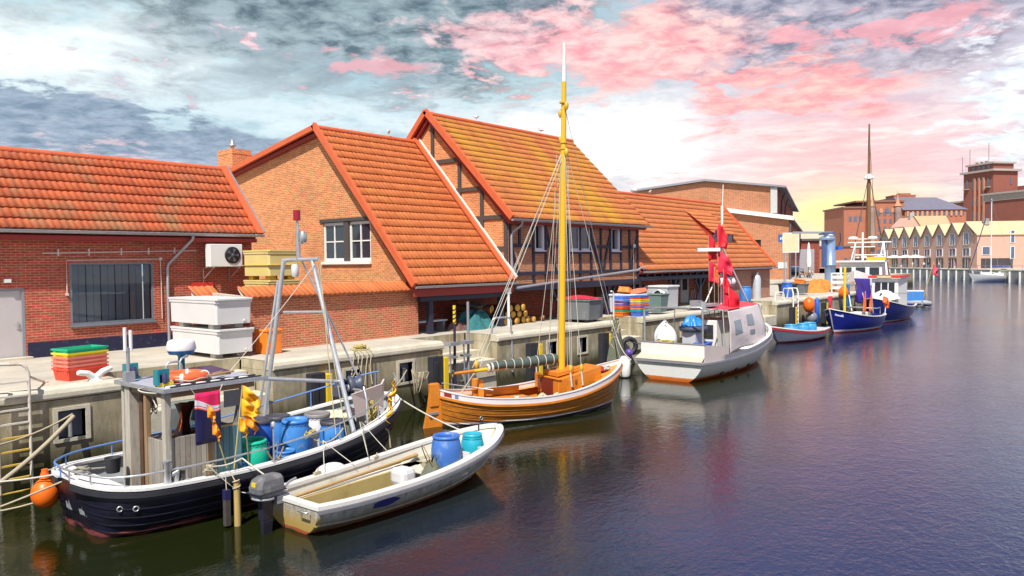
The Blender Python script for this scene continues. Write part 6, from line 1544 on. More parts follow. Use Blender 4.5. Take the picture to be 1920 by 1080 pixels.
MB().prism([(4.0, -.40, 1.18), (4.9, -.34, 1.30), (4.9, .42, 1.30), (4.0, .46, 1.18)], (0, 0, .15)).prism([(3.86, -.66, 1.12), (4.0, -.66, 1.12), (4.0, .66, 1.12), (3.86, .66, 1.12)], (0, 0, .05)).build('hatch', vo, sb_, bevel=.02)
MB().box(3.84, 3.896, -.3, .3, .55, 1.12).build('companionway', pm('dark_red_door', (.16, .02, .01), .5), sb_)
MB().lathe([(.06, 0), (.07, .02), (.045, .03)], (3.88, .48, 1.0), 14, (-1, 0, 0)).build('port_light', steel, sb_)
MB().box(4.6, 4.9, -.555, -.515, .92, 1.06).build('side_vent', pm('vent_brown', (.20, .06, .02), .6), sb_)
# rudder and tiller
MB().prism([(-.05, -.035, -.3), (-.62, -.035, -.3), (-.42, -.035, .55), (-.30, -.035, 1.32), (-.06, -.035, 1.32), (.0, -.035, .6)], (0, .07, 0)).build('rudder', vo, sb_, bevel=.01)
MB().box(-.34, -.02, -.075, .075, .62, 1.3).build('rudder_head', vo, sb_, bevel=.02)
MB().prism([(.02, -.07, -.3), (-.06, -.07, -.3), (-.05, -.07, .85), (.12, -.07, .85)], (0, .14, 0)).build('stern_post', vo, sb_)
MB().obox((-.22, -.06, .42), .36, .06, .07, .2).box(-.26, -.12, -.045, .045, 1.05, 1.15).build('rudder_strap', steel_grey, sb_)
MB().tube([(.35, .55, .9), (.35, .55, 1.2), (1.6, -.45, 1.0)], .018, 6).build('tiller_rail', steel, sb_)
MB().box(.18, .3, .42, .54, .95, 1.15).build('stern_lamp', pm('lamp_brown', (.25, .09, .02), .5), sb_)
# mast, boom with stowed sail, rigging
mx = 4.42
mast_y = pm('mast_yellow', (.76, .44, .02), .38, 0, .16, 3, stretch=(3, 3, .25), dirt=.12, dcol=(.45, .2, .02))
mm = MB().tube([(mx, 0, .25), (mx+.08, 0, 4), (mx+.17, 0, 8.2), (mx+.22, 0, 10.75)], [.115, .11, .10, .075], 14).build('mast', mast_y, sb_)
MB().tube([(mx+.22, 0, 10.75), (mx+.25, 0, 12.0)], [.07, .055], 12).build('mast_top', pm('mast_white', (.80, .78, .72), .4), mm)
for z in (8.55, 8.75, 10.05): MB().lathe([(.122, z), (.122, z+.05)], (mx+.178, 0, 0), 12).build('mast_band', pm('block_yellow', (.70, .42, .04), .45), mm)
for z, y in ((8.45, -.16), (8.9, .16), (9.95, -.18), (9.75, .17)): MB().lathe([(.03, z-.14), (.07, z-.05), (.07, z+.06), (.03, z+.12)], (mx+.18, y, 0), 8).build('mast_block', MATS['block_yellow'], mm)
bo0, bo1 = V(mx-.1, .02, 1.66), V(1.35, .30, 1.52)
bd_ = bo1-bo0
MB().tube([bo0, bo0+bd_*.5, bo1, bo1+bd_*.10], [.055, .06, .055, .04], 10).build('boom', mast_y, sb_)
MB().tube([bo1, bo1+bd_*.22], [.055, .045], 10).build('boom_end', vo, sb_)
sail = MB().S(); pts = []; rr_ = []
for i in range(19):
    t = i/18; p = bo0+bd_*(.02+.8*t); pts.append(p+V(0, 0, .07+.01*sin(9*t))); rr_.append(.15+.035*sin(pi*min(1, t*1.3))-.035*t+.008*sin(31*t))
sail.tube(pts, rr_, 14)
so_ = sail.build('stowed_sail', pm('sail_cover_green', (.06, .085, .075), .75, 0, .35, 5, bump=.4, bsc=14), sb_)
for i in range(8):
    p = bo0+bd_*(.08+.095*i); MB().torus(p+V(0, 0, .06), .185-.004*i, .014, 18, 5, bd_).build('sail_tie', rope_white, so_)
MB().torus(bo0+bd_*.84+V(0, 0, .03), .10, .05, 14, 6, bd_).torus(bo0+bd_*.80+V(0, 0, .04), .12, .04, 14, 6, bd_).build('sheet_lashing', rope_white, so_)
def stay(p, q, r=.010, m=rope_white): MB().tube([p, q], r, 5).build('stay', m, sb_)
top1 = (mx, 0, 8.7); top2 = (mx, .0, 10.05)
for x, y in ((4.1, -.98), (4.55, -.95)):
    stay((mx+.17, -.06, 8.65), (x, y, 1.55))
for x, y in ((4.1, .98), (4.55, .95)): stay((mx+.17, .06, 8.65), (x, y, 1.5))
sh = MB(); 
for x, y in ((4.1, -.99), (4.55, -.96), (4.1, .99), (4.55, .96)):
    MB().lathe([(.02, 1.38), (.06, 1.45), (.06, 1.56), (.02, 1.63)], (x, y, 0), 8).build('deadeye_block', MATS['block_yellow'], sb_)
    MB().tube([(x, y, 1.4), (x+.03, y*1.03, .95)], .03, 6).build('lanyard', rope_white, sb_)
    MB().box(x-.07, x+.07, y*.93-.06, y*.93+.06, .7, 1.18).build('chainplate_post', vo, sb_)
stay((mx+.17, 0, 8.9), (6.9, 0, 1.5)); stay((mx+.03+.17, 0, 10.1), (6.95, 0, 1.52), .008, steel_grey)
stay((mx-.05+.17, .03, 8.45), bo1+V(.05, 0, .1), .012); stay((mx-.05+.17, -.03, 8.3), bo1+V(.2, 0, .1), .012); stay((mx-.05+.17, 0, 8.45), bo1+V(-.05, .02, .1), .012)
stay((mx-.12+.17, .0, 8.3), (mx-.15, .02, 1.0), .012); stay((mx-.2+.17, .1, 8.4), (mx-.35, .25, 1.2), .008); stay((mx+.14+.17, -.05, 8.5), (mx+.3, -.2, 1.1), .010); stay((mx+.14+.17, .1, 8.5), (mx+.4, .2, 1.0), .008)
bl = bo1+V(.08, 0, .2)
MB().lathe([(.03, -.12), (.075, -.04), (.075, .05), (.03, .12)], bl, 10).build('mainsheet_block', MATS['block_yellow'], sb_)
shp = MB()
for k in range(5): shp.tube([bo1+V(.02*k, 0, -.05), (.5+.05*k, .1*(k-2), .78)], .018, 5)
shp.build('mainsheet', rope_mat, sb_)
tangle((6.35, .05, 1.18), .22, .18, .14, 14, 71, .022).build('bow_rope', rope_white, sb_)
MB().grid(lambda u, v: (6.2+.25*cos(6.28*u)*(1-v), .15+.22*sin(6.28*u)*(1-v), 1.17+.16*v), 14, 5).build('red_bag', pm('bag_red', (.32, .02, .03), .6), sb_)
for x, y in ((3.35, -.5), (3.75, -.72)): tangle((x, y, .58), .2, .14, .14, 12, int(x*100), .02).build('rope_coil', pm('straw_rope', (.62, .54, .36), .9), sb_)
p_ = hpt(st3[13], .74, -1); MB().torus((p_[0], p_[1]-.01, p_[2]), .05, .015, 14, 6, (0, 1, .1)).build('hull_fitting', steel, sb_)
rope('bow line from the wooden boat up to the rope bundle on the quay', sag((23.2, 14.1, 1.5), (29.9, 19.1, 2.1), .3), .022, rope_white)

# ---------------------------------------------------------------- 4. white fishing cutter seen from its square stern
C0 = V(28.38, 15.5, 0)
cu_ = thing('fishing_cutter', 'white fishing cutter with square stern, gantry rails and quilted canvas shelter', 'boat', C0, radians(0))
ct = [(.12, .0, 1.5, -.25, .84, .12), (1.2, 1.2, 1.6, -.3, .82, .12), (3, 3, 1.66, -.35, .84, .15), (5.0, 5.0, 1.66, -.35, .95, .2), (6.9, 7.0, 1.45, -.35, 1.2, .35), (8.2, 8.6, .85, -.3, 1.45, .5), (8.6, 9.5, .03, -.2, 1.62, .55)]
st4 = stations(ct, 36)
cwh = pm('cutter_white', (.80, .79, .77), .35, 0, .08, 2, dirt=.25, dcol=(.52, .46, .40), rust=.3, rcol=(.46, .26, .12), bands=[(.16, (.62, .20, .05)), (.10, (.58, .13, .02)), (.0, (.16, .05, .02))])
hull_mb(st4, 10).build('hull', cwh, cu_)
inn, fl = inner_mb(st4, .5, .08); inn.build('lining', white_paint, cu_); fl.build('deck_floor', MATS['deck_grey'], cu_)
rim_mb(st4, .05, .06, -.1, -.02).build('rubbing_strake', pm('strake_grey', (.25, .25, .29), .5), cu_)
MB().box(-.07, -.003, -1.53, 1.53, .74, .82).build('stern_strake', MATS['strake_grey'], cu_)
ledge = pm('ledge_tan', (.60, .46, .36), .6, 0, .15, 3, dirt=.15)
MB().prism([(-.04, -1.5, .84), (.32, -1.46, 1.02), (.32, 1.46, 1.02), (-.04, 1.5, .84)], (0, 0, .015)).build('stern_ledge', ledge, cu_)
MB().box(.32, .38, -1.44, 1.44, .8, 1.5).build('stern_bulwark', white_paint, cu_, bevel=.01)
MB().box(.30, .40, -1.46, 1.46, 1.501, 1.53).build('bulwark_cap', steel_grey, cu_)
for s_ in (-1, 1):
    MB().prism([(.38, s_*1.44, .8), (2.3, s_*1.58, .8), (2.3, s_*1.58, 1.3), (.38, s_*1.44, 1.5)], (0, -s_*.05, 0)).build('side_bulwark', pm('side_panel_pink', (.58, .50, .48), .5, 0, .1, 2) if s_ < 0 else white_paint, cu_)
rim_mb(st4, .12, .02, .0, .20, 17, 37).build('bow_bulwark', white_paint, cu_)
rim_mb(st4, -.02, .03, -.02, .18, 8, 33, sides=(-1,)).build('grey_band', MATS['strake_grey'], cu_)
for x in (2.2, 3.6, 4.9):
    si = min(st4, key=lambda q: abs(q[0]-x)); p_ = hpt(si, .62, -1)
    MB().box(x-.1, x+.1, p_[1]-.03, p_[1]+.03, p_[2]-.08, p_[2]+.09).build('scupper', dark_void, cu_)
MB().tube([(.36, 1.28, 1.45), (.36, 1.3, 2.85)], .045, 8).tube([(.36, 1.3, 2.85), (.36, 1.25, 2.93), (.36, -1.25, 3.0), (.4, -1.33, 2.93)], .04, 8).tube([(.4, -1.33, 2.93), (.42, -1.33, 1.4)], .045, 8).build('stern_gantry', steel, cu_)
MB().tube([(.42, -1.33, 2.8), (2.1, -1.2, 2.85)], .03, 8).tube([(.36, 1.3, 2.8), (2.1, 1.2, 2.85)], .03, 8).build('side_rail', steel, cu_)
cv_ = pm('canvas_pinkish', (.62, .55, .56), .45, 0, .16, 1.6, bump=1.0, bsc=2.6, dirt=.35, dcol=(.34, .34, .44), dsc=1.0)
def canv(u, v):
    x = 2.7+4.0*u; si = min(st4, key=lambda q: abs(q[1]-x)); yy = -min(1.45, hpt(si, 1)[1]-.12)
    zb = hpt(si, 1)[2]+.12+.10*sin(5*u); zt = 2.72+.12*u
    return (x, yy+.28*v*v*(.3+u)+.022*sin(7*u+5*v)*sin(5*v+2*u)-.05*sin(pi*v)*(.6+.4*sin(4*u)), zb+(zt-zb)*v)
cvo = MB().grid(canv, 30, 30).build('canvas_shelter', cv_, cu_, solid=.01)
MB().grid(lambda u, v: (2.7+4.0*u, -1.1+2.3*v, 2.74+.1*sin(pi*v)+.1*u), 8, 8).build('canvas_top', pm('canvas_red', (.55, .06, .09), .6, 0, .2, 3), cu_)
for u0, u1, v0, v1 in ((.12, .30, .40, .74), (.46, .64, .54, .82), (.50, .64, .30, .42)):
    w_ = MB()
    w_.grid(lambda u, v: tuple(Vector(canv(u0+(u1-u0)*u, v0+(v1-v0)*v))+V(-.004, -.022, 0)), 4, 6)
    w_.build('canvas_window', pm('vinyl_window', (.22, .26, .32), .15), cvo)
for x in (2.7, 6.7): MB().tube([(x, -1.25, .9), (x, -1.12, 2.76), (x, 1.12, 2.76), (x, 1.25, .9)], .028, 8).build('shelter_frame', steel_grey, cu_)
MB().box(2.9, 4.8, -.75, .75, .5, 2.3).build('wheelhouse', white_paint, cu_, bevel=.03)
MB().box(2.88, 2.899, -.6, -.1, 1.5, 2.1).box(2.88, 2.899, .1, .6, 1.5, 2.1).build('window', glass_dark, cu_)
MB().box(1.3, 1.9, -.3, .5, .5, 1.3).build('engine_casing', pm('casing_grey', (.5, .5, .54), .5), cu_, bevel=.02)
# spars, whip aerial mast, lamps
wsp = white_paint
MB().tube([(5.0, 0, 1.2), (4.95, 0, 5.6)], .05, 8).tube([(4.95, 0, 5.6), (5.2, 0, 8.3)], .022, 6).build('mast', wsp, cu_)
MB().tube([(4.95, .0, 5.6), (7.3, -.25, 2.9)], .04, 8).tube([(4.95, 0, 4.6), (3.6, .2, 2.8)], .03, 8).build('mast_strut', wsp, cu_)
MB().lathe([(.05, 6.5), (.06, 7.3), (.03, 7.35)], (5.08, 0, 0), 8).build('aerial', white_plastic, cu_)
lbx = MB().obox((3.9, .1, 5.35), 1.0, .2, .15, -.9)
lbx.build('light_bar', white_plastic, cu_)
MB().lathe([(.2, -.35), (.22, -.3), (.22, .3), (.12, .4)], (4.75, -.35, 3.9), 14, (.75, -.6, 0)).build('radar_can', white_plastic, cu_)
MB().obox((3.0, -.3, 2.95), 1.2, .5, .1).box(2.5, 2.9, -.1, .3, 2.85, 3.15).obox((2.2, -.5, 2.95), .5, .2, .35, .4).build('hauler_gear', steel, cu_)
flc = MB().grid(lambda u, v: (4.95-.55*u, .05+.05*sin(6*u), 6.45-.32*v-.25*u), 8, 6)
flc.build('ensign', pm('ensign_dark', (.22, .02, .05), .6), cu_, solid=.004)
# gear on the cutter that can be lifted off
sk = MB().grid(lambda u, v: ((.62*sin(pi*min(1, .12+v*.95))**.8+.09*sin(7*6.283*u+3*v)*v)*cos(6.283*u)*(1+.1*sin(3*6.283*u+4*v)), (.5*sin(pi*min(1, .12+v*.95))**.8)*sin(6.283*u), 1.35*v*(1+.12*sin(6.283*u+1))+.10*sin(7*u*6.283+5*v)*v*(1-v)*3), 48, 16)
single(sk, 'sack', pm('sack_white', (.72, .71, .72), .5, 0, .1, 3, dirt=.2, dcol=(.4, .4, .5), bump=.4, bsc=7), 'large white sack of netting standing in the cutter stern', 'sack', (30.3, 16.65, .95), .4)
heap('tarpaulin', 'crumpled blue tarpaulin on the cutter working table', 'tarpaulin', (29.75, 15.1, 2.18), .5, .38, .42, pm('tarp_blue', (.02, .22, .62), .4, 0, .3, 4, bump=.6, bsc=9), 62)
tb = thing('work_table', 'grey bow edged sorting table under the blue tarpaulin', 'table', (29.8, 15.1, .5))
MB().lathe([(.55, 1.45), (.6, 1.5), (.6, 1.62), (.55, 1.66)], (0, 0, 0), 20).build('table_top', MATS['hauler_dark'], tb); MB().box(-.4, .3, -.3, .3, .0, 1.44).build('leg', MATS['casing_grey'], tb, bevel=.02)
crate('blue', (29.7, 14.6, 1.1), .2, 'lilac blue fish crate at the cutter stern', 'crates on the white cutter', (.85, .6, .42)); 
crate('yellow', (29.3, 16.2, 1.05), .1, 'yellow fish crate at the cutter stern corner', 'crates on the white cutter', (.95, .6, .45))
bk_ = pm('stage_dark', (.10, .10, .12), .7)
single(MB().box(29.0, 30.3, 14.2, 16.4, .86, 1.04), 'crate_stage', bk_, 'dark staging boards under the crates in the cutter stern', 'staging')
for i, (dx, dy, h, lab) in enumerate(((4.3, -.2, 6.9, 'tallest red marker flags rising beside the cutter mast'), (4.0, .1, 6.4, 'torn red marker flags bunched left of the cutter mast'), (4.2, -.5, 4.9, 'lower red marker flags hanging at the cutter mast'), (4.1, -.8, 4.1, 'lowest red marker flag drooping over the cutter canvas'))):
    fl_ = [(1, .75, 1.15, -.65+.2*i, 81+i), (.78, .95, 1.0, -.9+.3*i, 91+i)] if i < 3 else [(1, 1.3, 1.2, -.5, 97)]
    flagpole(lab, C0+V(dx, dy, 1.0), C0+V(dx-.1, dy, h-.4), fl_, [fr_, pm('flag_crimson', (.70, .02, .06), .6, 0, .2, 4)], 'red marker flags on the white cutter', pole=rope_mat, am=.45)
flagpole('orange flag on a staff between the red flags of the cutter', C0+V(3.7, -.3, 1.0), C0+V(3.62, -.3, 4.6), [(1, .25, .7, -.6, 99)], pm('flag_orange_red', (.82, .13, .02), .6), 'red marker flags on the white cutter', pole=rope_mat)
single(MB().lathe([(.2, 0), (.24, .1), (.24, .75), (.14, .85)], (0, 0, 0), 14), 'fender_buoy', white_plastic, 'white cylinder fender at the cutter stern corner by the tyre', 'fender', (28.15, 17.4, .05))
single(MB().ball((0, 0, 0), .17, 14, 10), 'fender_buoy', pm('buoy_violet', (.10, .06, .28), .4), 'small violet ball fender at the cutter bulwark corner', 'fender', (28.25, 17.25, 1.05))
rope('dark line from the tyre to the cutter stern gantry', sag((31.2, 19.1, 1.2), (28.9, 16.5, 1.5), .12), .02, rope_dark)
rope('white bow line from the cutter to the quay ladder', sag((38.0, 15.2, 1.7), (44.0, 19.3, 1.4), .25), .025, rope_white)

# ---------------------------------------------------------------- 5.-8. smaller boats further along
def small_boat(name, label, loc, rz, ct, m, n=28, floor=.25, gm=None, gh=(-.02, .04), gw=(.1, .04)):
    t = thing(name, label, 'boat', loc, rz); st = stations(ct, n)
    hull_mb(st, 8).build('hull', m, t)
    inn, fl = inner_mb(st, floor, .07); inn.build('lining', white_paint, t); fl.build('deck_floor', MATS['deck_grey'], t)
    rim_mb(st, gw[0], gw[1], gh[0], gh[1]).build('gunwale', gm or white_paint, t)
    return t, st
m5 = pm('red_striped_white', (.74, .73, .76), .4, 0, .06, 2, bands=[(.10, (.35, .03, .04))])
r5, st5 = small_boat('open_boat', 'small white open boat with a dark red stripe and blue barrels aboard', (50.0, 16.9, 0), radians(175), [(0, 0, .9, -.2, .62, .15), (1.5, 1.5, 1.15, -.25, .58, .15), (3.2, 3.2, 1.15, -.25, .64, .2), (4.6, 4.8, .75, -.2, .82, .4), (5.0, 5.9, .03, -.1, 1.0, .5)], m5, gm=white_paint)
rim_mb(st5, -.02, .05, -.16, -.04).build('red_stripe', pm('stripe_red', (.36, .02, .03), .4), r5)
for i, (x, y, lab) in enumerate(((46.6, 17.2, 'left'), (47.7, 16.9, 'middle'), (48.9, 16.9, 'right'))):
    barrel(lab+' of three bright blue kegs in the red striped boat', (x, y, .3), .42, .68, pm('keg_sky', (.05, .32, .62), .4), open_=True, ribs=False, group='kegs in the red striped boat', name='keg', cat='keg')
for nm, lab, loc, col, r_, sz in (('buoy', 'big orange buoy hung on the quay above the red striped boat', (54.1, 18.75, 1.75), MATS['buoy_orange'], .38, 1.4), ('buoy', 'grey ball buoy below the big orange buoy', (54.5, 18.7, .85), pm('buoy_grey', (.22, .22, .26), .4), .38, 1.1)):
    t = thing('fender_buoy', lab, 'buoy', loc); MB().ball((0, 0, 0), r_, 18, 12, sz).build('ball', col, t); MB().tube([(0, 0, r_*sz*.95), (0, .3, r_*sz+.35)], .02, 5).build('rope', rope_mat, t)
for x, m, lab in ((55.3, MATS['buoy_orange'], 'long orange tube fender on the quay beside the buoys'), (56.3, blue_pl, 'long blue tube fender leaning beside the orange one')):
    single(MB().lathe([(.08, 0), (.16, .1), (.17, 1.6), (.06, 1.8)], (0, 0, 0), 12), 'tube_fender', m, lab, 'fender', (x, 18.95, .35))
m6 = pm('royal_blue_hull', (.012, .02, .20), .3, 0, .1, 2, bands=[(.22, (.70, .66, .66)), (.10, (.48, .06, .03))])
r6, st6 = small_boat('fishing_boat', 'royal blue open fishing boat with white stem and orange flags', (58.9, 15.9, 0), radians(172), [(0, 0, .75, -.3, 1.0, .15), (.8, .7, 1.15, -.35, .98, .12), (2.6, 2.6, 1.35, -.4, .98, .15), (4.4, 4.5, 1.2, -.4, 1.15, .25), (5.6, 5.9, .7, -.35, 1.42, .45), (5.9, 6.6, .03, -.2, 1.62, .5)], m6, floor=.5)
MB().beam((5.88, 0, -.1), (6.62, 0, 1.62), .07, .06, (1, 0, 0)).build('stem', white_paint, r6)
for s_ in (-1, 1):
    p0_, p1_ = hpt(st6[23], .86, s_), hpt(st6[26], .86, s_)
    MB().prism([(p0_[0], p0_[1]+s_*.03, p0_[2]-.06), (p1_[0], p1_[1]+s_*.03, p1_[2]-.06), (p1_[0], p1_[1]+s_*.03, p1_[2]+.10), (p0_[0], p0_[1]+s_*.03, p0_[2]+.10)], (0, s_*.012, 0)).build('name_board', pm('board_grey_blue', (.42, .46, .62), .5), r6)
MB().tube([(4.9, .2, .7), (4.85, .2, 4.3)], .09, 8).build('yellow_post', yellow_paint, r6)
MB().tube([(.3, -.6, 1.0), (.3, -.6, 1.45), (2.2, -1.2, 1.5), (2.2, 1.2, 1.5), (.3, .6, 1.45), (.3, .6, 1.0)], .03, 6).build('rail', steel, r6)
MB().box(1.6, 2.6, -.5, .5, .5, 1.2).build('engine_box', white_paint, r6, bevel=.03)
MB().tube([(1.4, -.9, 1.2), (1.0, -1.3, 2.3)], .04, 6).build('davit', white_paint, r6)
for i, (x, y, h, lab) in enumerate(((56.2, 15.7, 1.75, 'left of two orange tent shaped flags in the royal blue boat'), (56.9, 15.5, 1.7, 'right of two orange tent shaped flags in the royal blue boat'))):
    t = thing('marker_flag', lab, 'marker flag', (x, y, .9), 0, 'orange flags in the royal blue boat')
    MB().tube([(0, 0, 0), (.05, 0, h)], .02, 5).build('staff', rope_mat, t)
    MB().grid(lambda u, v: (.05+(u-.5)*(.15+.65*v), .1*sin(6*u+3*v)*v, h-1.35*v), 10, 8).build('flag', pm('flag_orange_red', (.82, .13, .02)), t, solid=.004)
t = thing('marker_flag', 'ragged orange flag bundle at the stern of the royal blue boat', 'marker flag', (58.4, 15.0, 1.0), 0, 'orange flags in the royal blue boat')
MB().tube([(0, 0, 0), (.25, 0, 1.0)], .03, 5).build('staff', white_paint, t); MB().grid(lambda u, v: (.25+(u-.5)*.7+.1*sin(9*v), .15*sin(8*u+5*v), 1.15-.65*v+.1*sin(7*u)), 10, 8).build('flag', MATS['flag_orange_red'], t, solid=.004)
cloth('flag_cloth', 'crimson and white cloth hanging by the yellow post of the royal blue boat', 'cloth', (53.4, 17.1, 2.4), .55, 1.3, MATS['flag_crimson'], 77)
m7 = pm('navy_blue_hull', (.014, .025, .17), .28, 0, .1, 2, bands=[(.16, (.66, .62, .64)), (.08, (.50, .05, .04))])
r7, st7 = small_boat('fishing_boat', 'larger blue fishing boat with white wheelhouse seen bow on', (70.5, 17.0, 0), radians(182), [(0, 0, 1.3, -.4, 1.1, .15), (2.5, 2.5, 1.62, -.4, 1.08, .15), (5, 5, 1.6, -.4, 1.22, .2), (7.0, 7.2, 1.15, -.4, 1.55, .4), (8.0, 8.5, .55, -.4, 1.8, .55), (8.2, 9.1, .03, -.3, 1.95, .6)], m7, floor=.8)
deck_mb(st7, 17, 28, .02, .03).build('fore_deck', white_paint, r7)
MB().beam((8.2, 0, -.1), (9.13, 0, 1.95), .08, .07, (1, 0, 0)).build('stem', white_paint, r7)
MB().grid(lambda u, v: (5.2+2.6*u, (v-.5)*(2.3-1.5*u), 1.55+.62*sin(pi*v)*(1-u*.75)+.25*(1-u)), 8, 8).build('trunk_cabin', white_paint, r7)
wh = MB().prism([(2.4, -1.05, .8), (5.2, -.95, .8), (5.2, .95, .8), (2.4, 1.05, .8)], (-.15, 0, 2.5)).build('wheelhouse', white_paint, r7, bevel=.04)
for y in (-.5, 0, .5): MB().prism([(5.20-.06, y-.2, 1.95), (5.20-.06, y+.2, 1.95), (5.13-.06, y+.2, 3.0), (5.13-.06, y-.2, 3.0)], (.07, 0, 0)).build('window', glass_dark, wh)
MB().box(2.1, 5.3, -1.15, 1.15, 3.302, 3.36).build('roof', white_paint, r7)
MB().box(2.1, 5.32, -1.17, 1.17, 3.362, 3.52).build('roof_band', pm('band_red', (.66, .05, .04), .45), r7)
MB().box(5.33, 5.36, -.5, .5, 3.37, 3.5).build('roof_cream', pm('cream_stripe', (.75, .60, .35), .5), r7)
MB().tube([(7.6, .9, 1.7), (7.7, 1.0, 2.3), (5.6, 1.5, 2.2), (3, 1.6, 2.0)], .03, 6).tube([(7.6, -.9, 1.7), (7.7, -1.0, 2.3), (5.6, -1.5, 2.2), (3, -1.6, 2.0)], .03, 6).build('rail', steel, r7)
MB().tube([(6.3, .05, 1.9), (6.5, .05, 2.2), (6.8, .0, 1.95)], .05, 6).build('bow_fitting', black_rubber, r7)
cloth('tarpaulin', 'violet blue tarpaulin sheltering the deck beside the white wheelhouse', 'tarpaulin', (65.2, 18.4, 3.3), 1.9, 1.9, pm('tarp_violet', (.06, .03, .40), .5, 0, .2, 3), 88, .9, fold=.05, taper=1)
cloth('tarpaulin', 'bright blue side screen left of the violet tarpaulin', 'tarpaulin', (63.5, 19.0, 2.9), .9, 1.9, pm('tarp_blue', (.02, .22, .62)), 89, .6, fold=.05, taper=1)
t = thing('fender_buoy', 'orange ball buoy left of the blue boats, above the quay edge', 'buoy', (62.4, 19.0, 2.3)); MB().ball((0, 0, 0), .36, 18, 12, 1.3).build('ball', MATS['buoy_orange'], t); MB().tube([(0, 0, .45), (.1, .3, 1.0)], .02, 5).build('rope', rope_mat, t)
# inflatable with outboard
ib = thing('inflatable_boat', 'grey inflatable boat with blue console screen and dark outboard', 'boat', (86.3, 19.3, 0), radians(205))
gi = pm('inflatable_grey', (.42, .43, .46), .5, 0, .1, 3)
for s_ in (-1, 1): MB().tube([(-2.2, s_*.95, .33), (-1.9, s_*.95, .33), (1.2, s_*.95, .33), (2.2, s_*.5, .45), (2.5, 0, .5)], [.1, .27, .28, .26, .22], 12).build('tube', gi, ib)
MB().box(-1.8, 1.8, -.75, .75, .12, .2).box(-1.9, -1.8, -.72, .72, .12, .7).build('floor', MATS['deck_grey'], ib)
cs = MB().box(-.9, -.2, -.8, .8, .2, 1.5); cs.build('console', pm('console_blue', (.05, .22, .60), .4, 0, .15, 2), ib, bevel=.05)
MB().box(-.95, -.2, -.82, .82, 1.502, 1.6).build('console_top', white_paint, ib)
MB().prism([(-2.0, -.16, .35), (-1.85, -.16, 1.0), (-2.2, -.16, 1.3), (-2.55, -.16, 1.1), (-2.3, -.16, .5), (-2.2, -.16, -.1), (-2.05, -.16, -.1)], (0, .32, 0)).build('outboard', pm('outboard_navy', (.02, .025, .10), .35), ib, bevel=.03)
heap('sack', 'cream sack with dark stain beside the inflatable boat console', 'sack', (84.6, 20.3, .7), .75, .55, 1.25, pm('sack_cream', (.66, .62, .52), .8, 0, .15, 3, dirt=.25, dcol=(.1, .09, .05)), 90)
flagpole('small pink red flag on a slanting staff behind the inflatable', (88.0, 19.0, .6), (88.4, 18.2, 4.2), [(1, .9, 1.1, -.75, 93)], pm('flag_pinkish', (.75, .06, .10), .6), 'flags beyond the blue boats', r=.03)

# ---------------------------------------------------------------- 9. white trawler and the old sailing ship behind
tw = thing('trawler', 'white fishing trawler with a square bridge and gantries behind the blue boat', 'boat', (80.5, 22.0, 0), radians(190))
stT = stations([(0, 0, 1.8, -.6, 1.6, .15), (4, 4, 2.3, -.6, 1.5, .15), (8, 8, 2.1, -.6, 2.0, .25), (10.5, 11, 1.0, -.5, 2.6, .5), (11, 12.5, .03, -.3, 3.0, .6)], 24)
hull_mb(stT, 8).build('hull', white_paint, tw); deck_mb(stT, 0, 24, -.25, .05).build('deck', MATS['deck_grey'], tw)
br_ = MB().box(5.2, 8.6, -1.7, 1.7, 1.4, 4.55).build('bridge', white_paint, tw, bevel=.05)
for y in (-1.1, 0, 1.1): MB().box(8.601, 8.66, y-.38, y+.38, 3.2, 4.1).build('window', glass_dark, br_)
for x in (5.8, 7.2): MB().box(x-.4, x+.4, -1.76, -1.701, 3.2, 4.1).build('window', glass_dark, br_)
MB().box(4.9, 8.9, -1.95, 1.95, 4.553, 4.7).build('bridge_roof', white_paint, tw)
MB().box(7.8, 8.9, .5, 2.0, 4.702, 5.0).build('yellow_cover', yellow_paint, tw)
gm_ = MB()
gm_.tube([(7, 0, 4.7), (7, 0, 7.2)], .08, 8).tube([(6.9, -1.2, 6.6), (6.9, 1.2, 6.6)], .05, 6).tube([(6.9, -1.0, 5.9), (6.9, 1.0, 5.9)], .05, 6)
gm_.build('signal_mast', white_paint, tw)
for y in (-.8, .8): MB().lathe([(.4, 0), (.45, .08), (.3, .22), (.0001, .26)], (6.9, y, 6.6), 14).build('radar_dome', white_plastic, tw)
MB().tube([(1.2, -1.7, 1.6), (1.2, -1.2, 6.4), (1.2, 1.2, 6.4), (1.2, 1.7, 1.6)], .11, 8).tube([(1.2, -1.3, 5.2), (1.2, 1.3, 5.2)], .07, 6).tube([(1.2, 1.2, 6.4), (5, 1.2, 4.6)], .06, 6).tube([(1.2, -1.2, 6.4), (5, -1.2, 4.6)], .06, 6).tube([(1.2, -1.9, 6.4), (1.2, 1.9, 6.4)], .07, 6).build('stern_gantry', white_paint, tw)
rim_mb(stT, .05, .05, .0, .9, 12, 25).build('bulwark', white_paint, tw)
for k in range(6): MB().tube([(9+.4*k, -1.9+.28*k, 2.2+.1*k), (9+.4*k, -1.9+.28*k, 3.6)], .03, 5).build('stanchion', steel, tw)
ss = thing('sailing_ship', 'old brown sailing ship with a tall bare mast and rope rigging', 'boat', far(95, 39.7, 0)+V(7.5, 2.7, 0), radians(200))
stS = stations([(0, 0, 1.6, -.8, 2.0, .2), (5, 5, 2.6, -1, 1.7, .15), (11, 11, 2.5, -1, 1.9, .2), (15, 15.6, 1.4, -.8, 2.5, .45), (16, 18, .03, -.4, 3.2, .5)], 24)
hull_mb(stS, 8).build('hull', varnish('dark_ship_hull', (.10, .04, .02), (.06, .025, .015)), ss); deck_mb(stS, 0, 24, -.3, .05).build('deck', vd, ss)
brm = pm('spar_brown', (.20, .10, .04), .6, 0, .3, 3, stretch=(2, 2, .3))
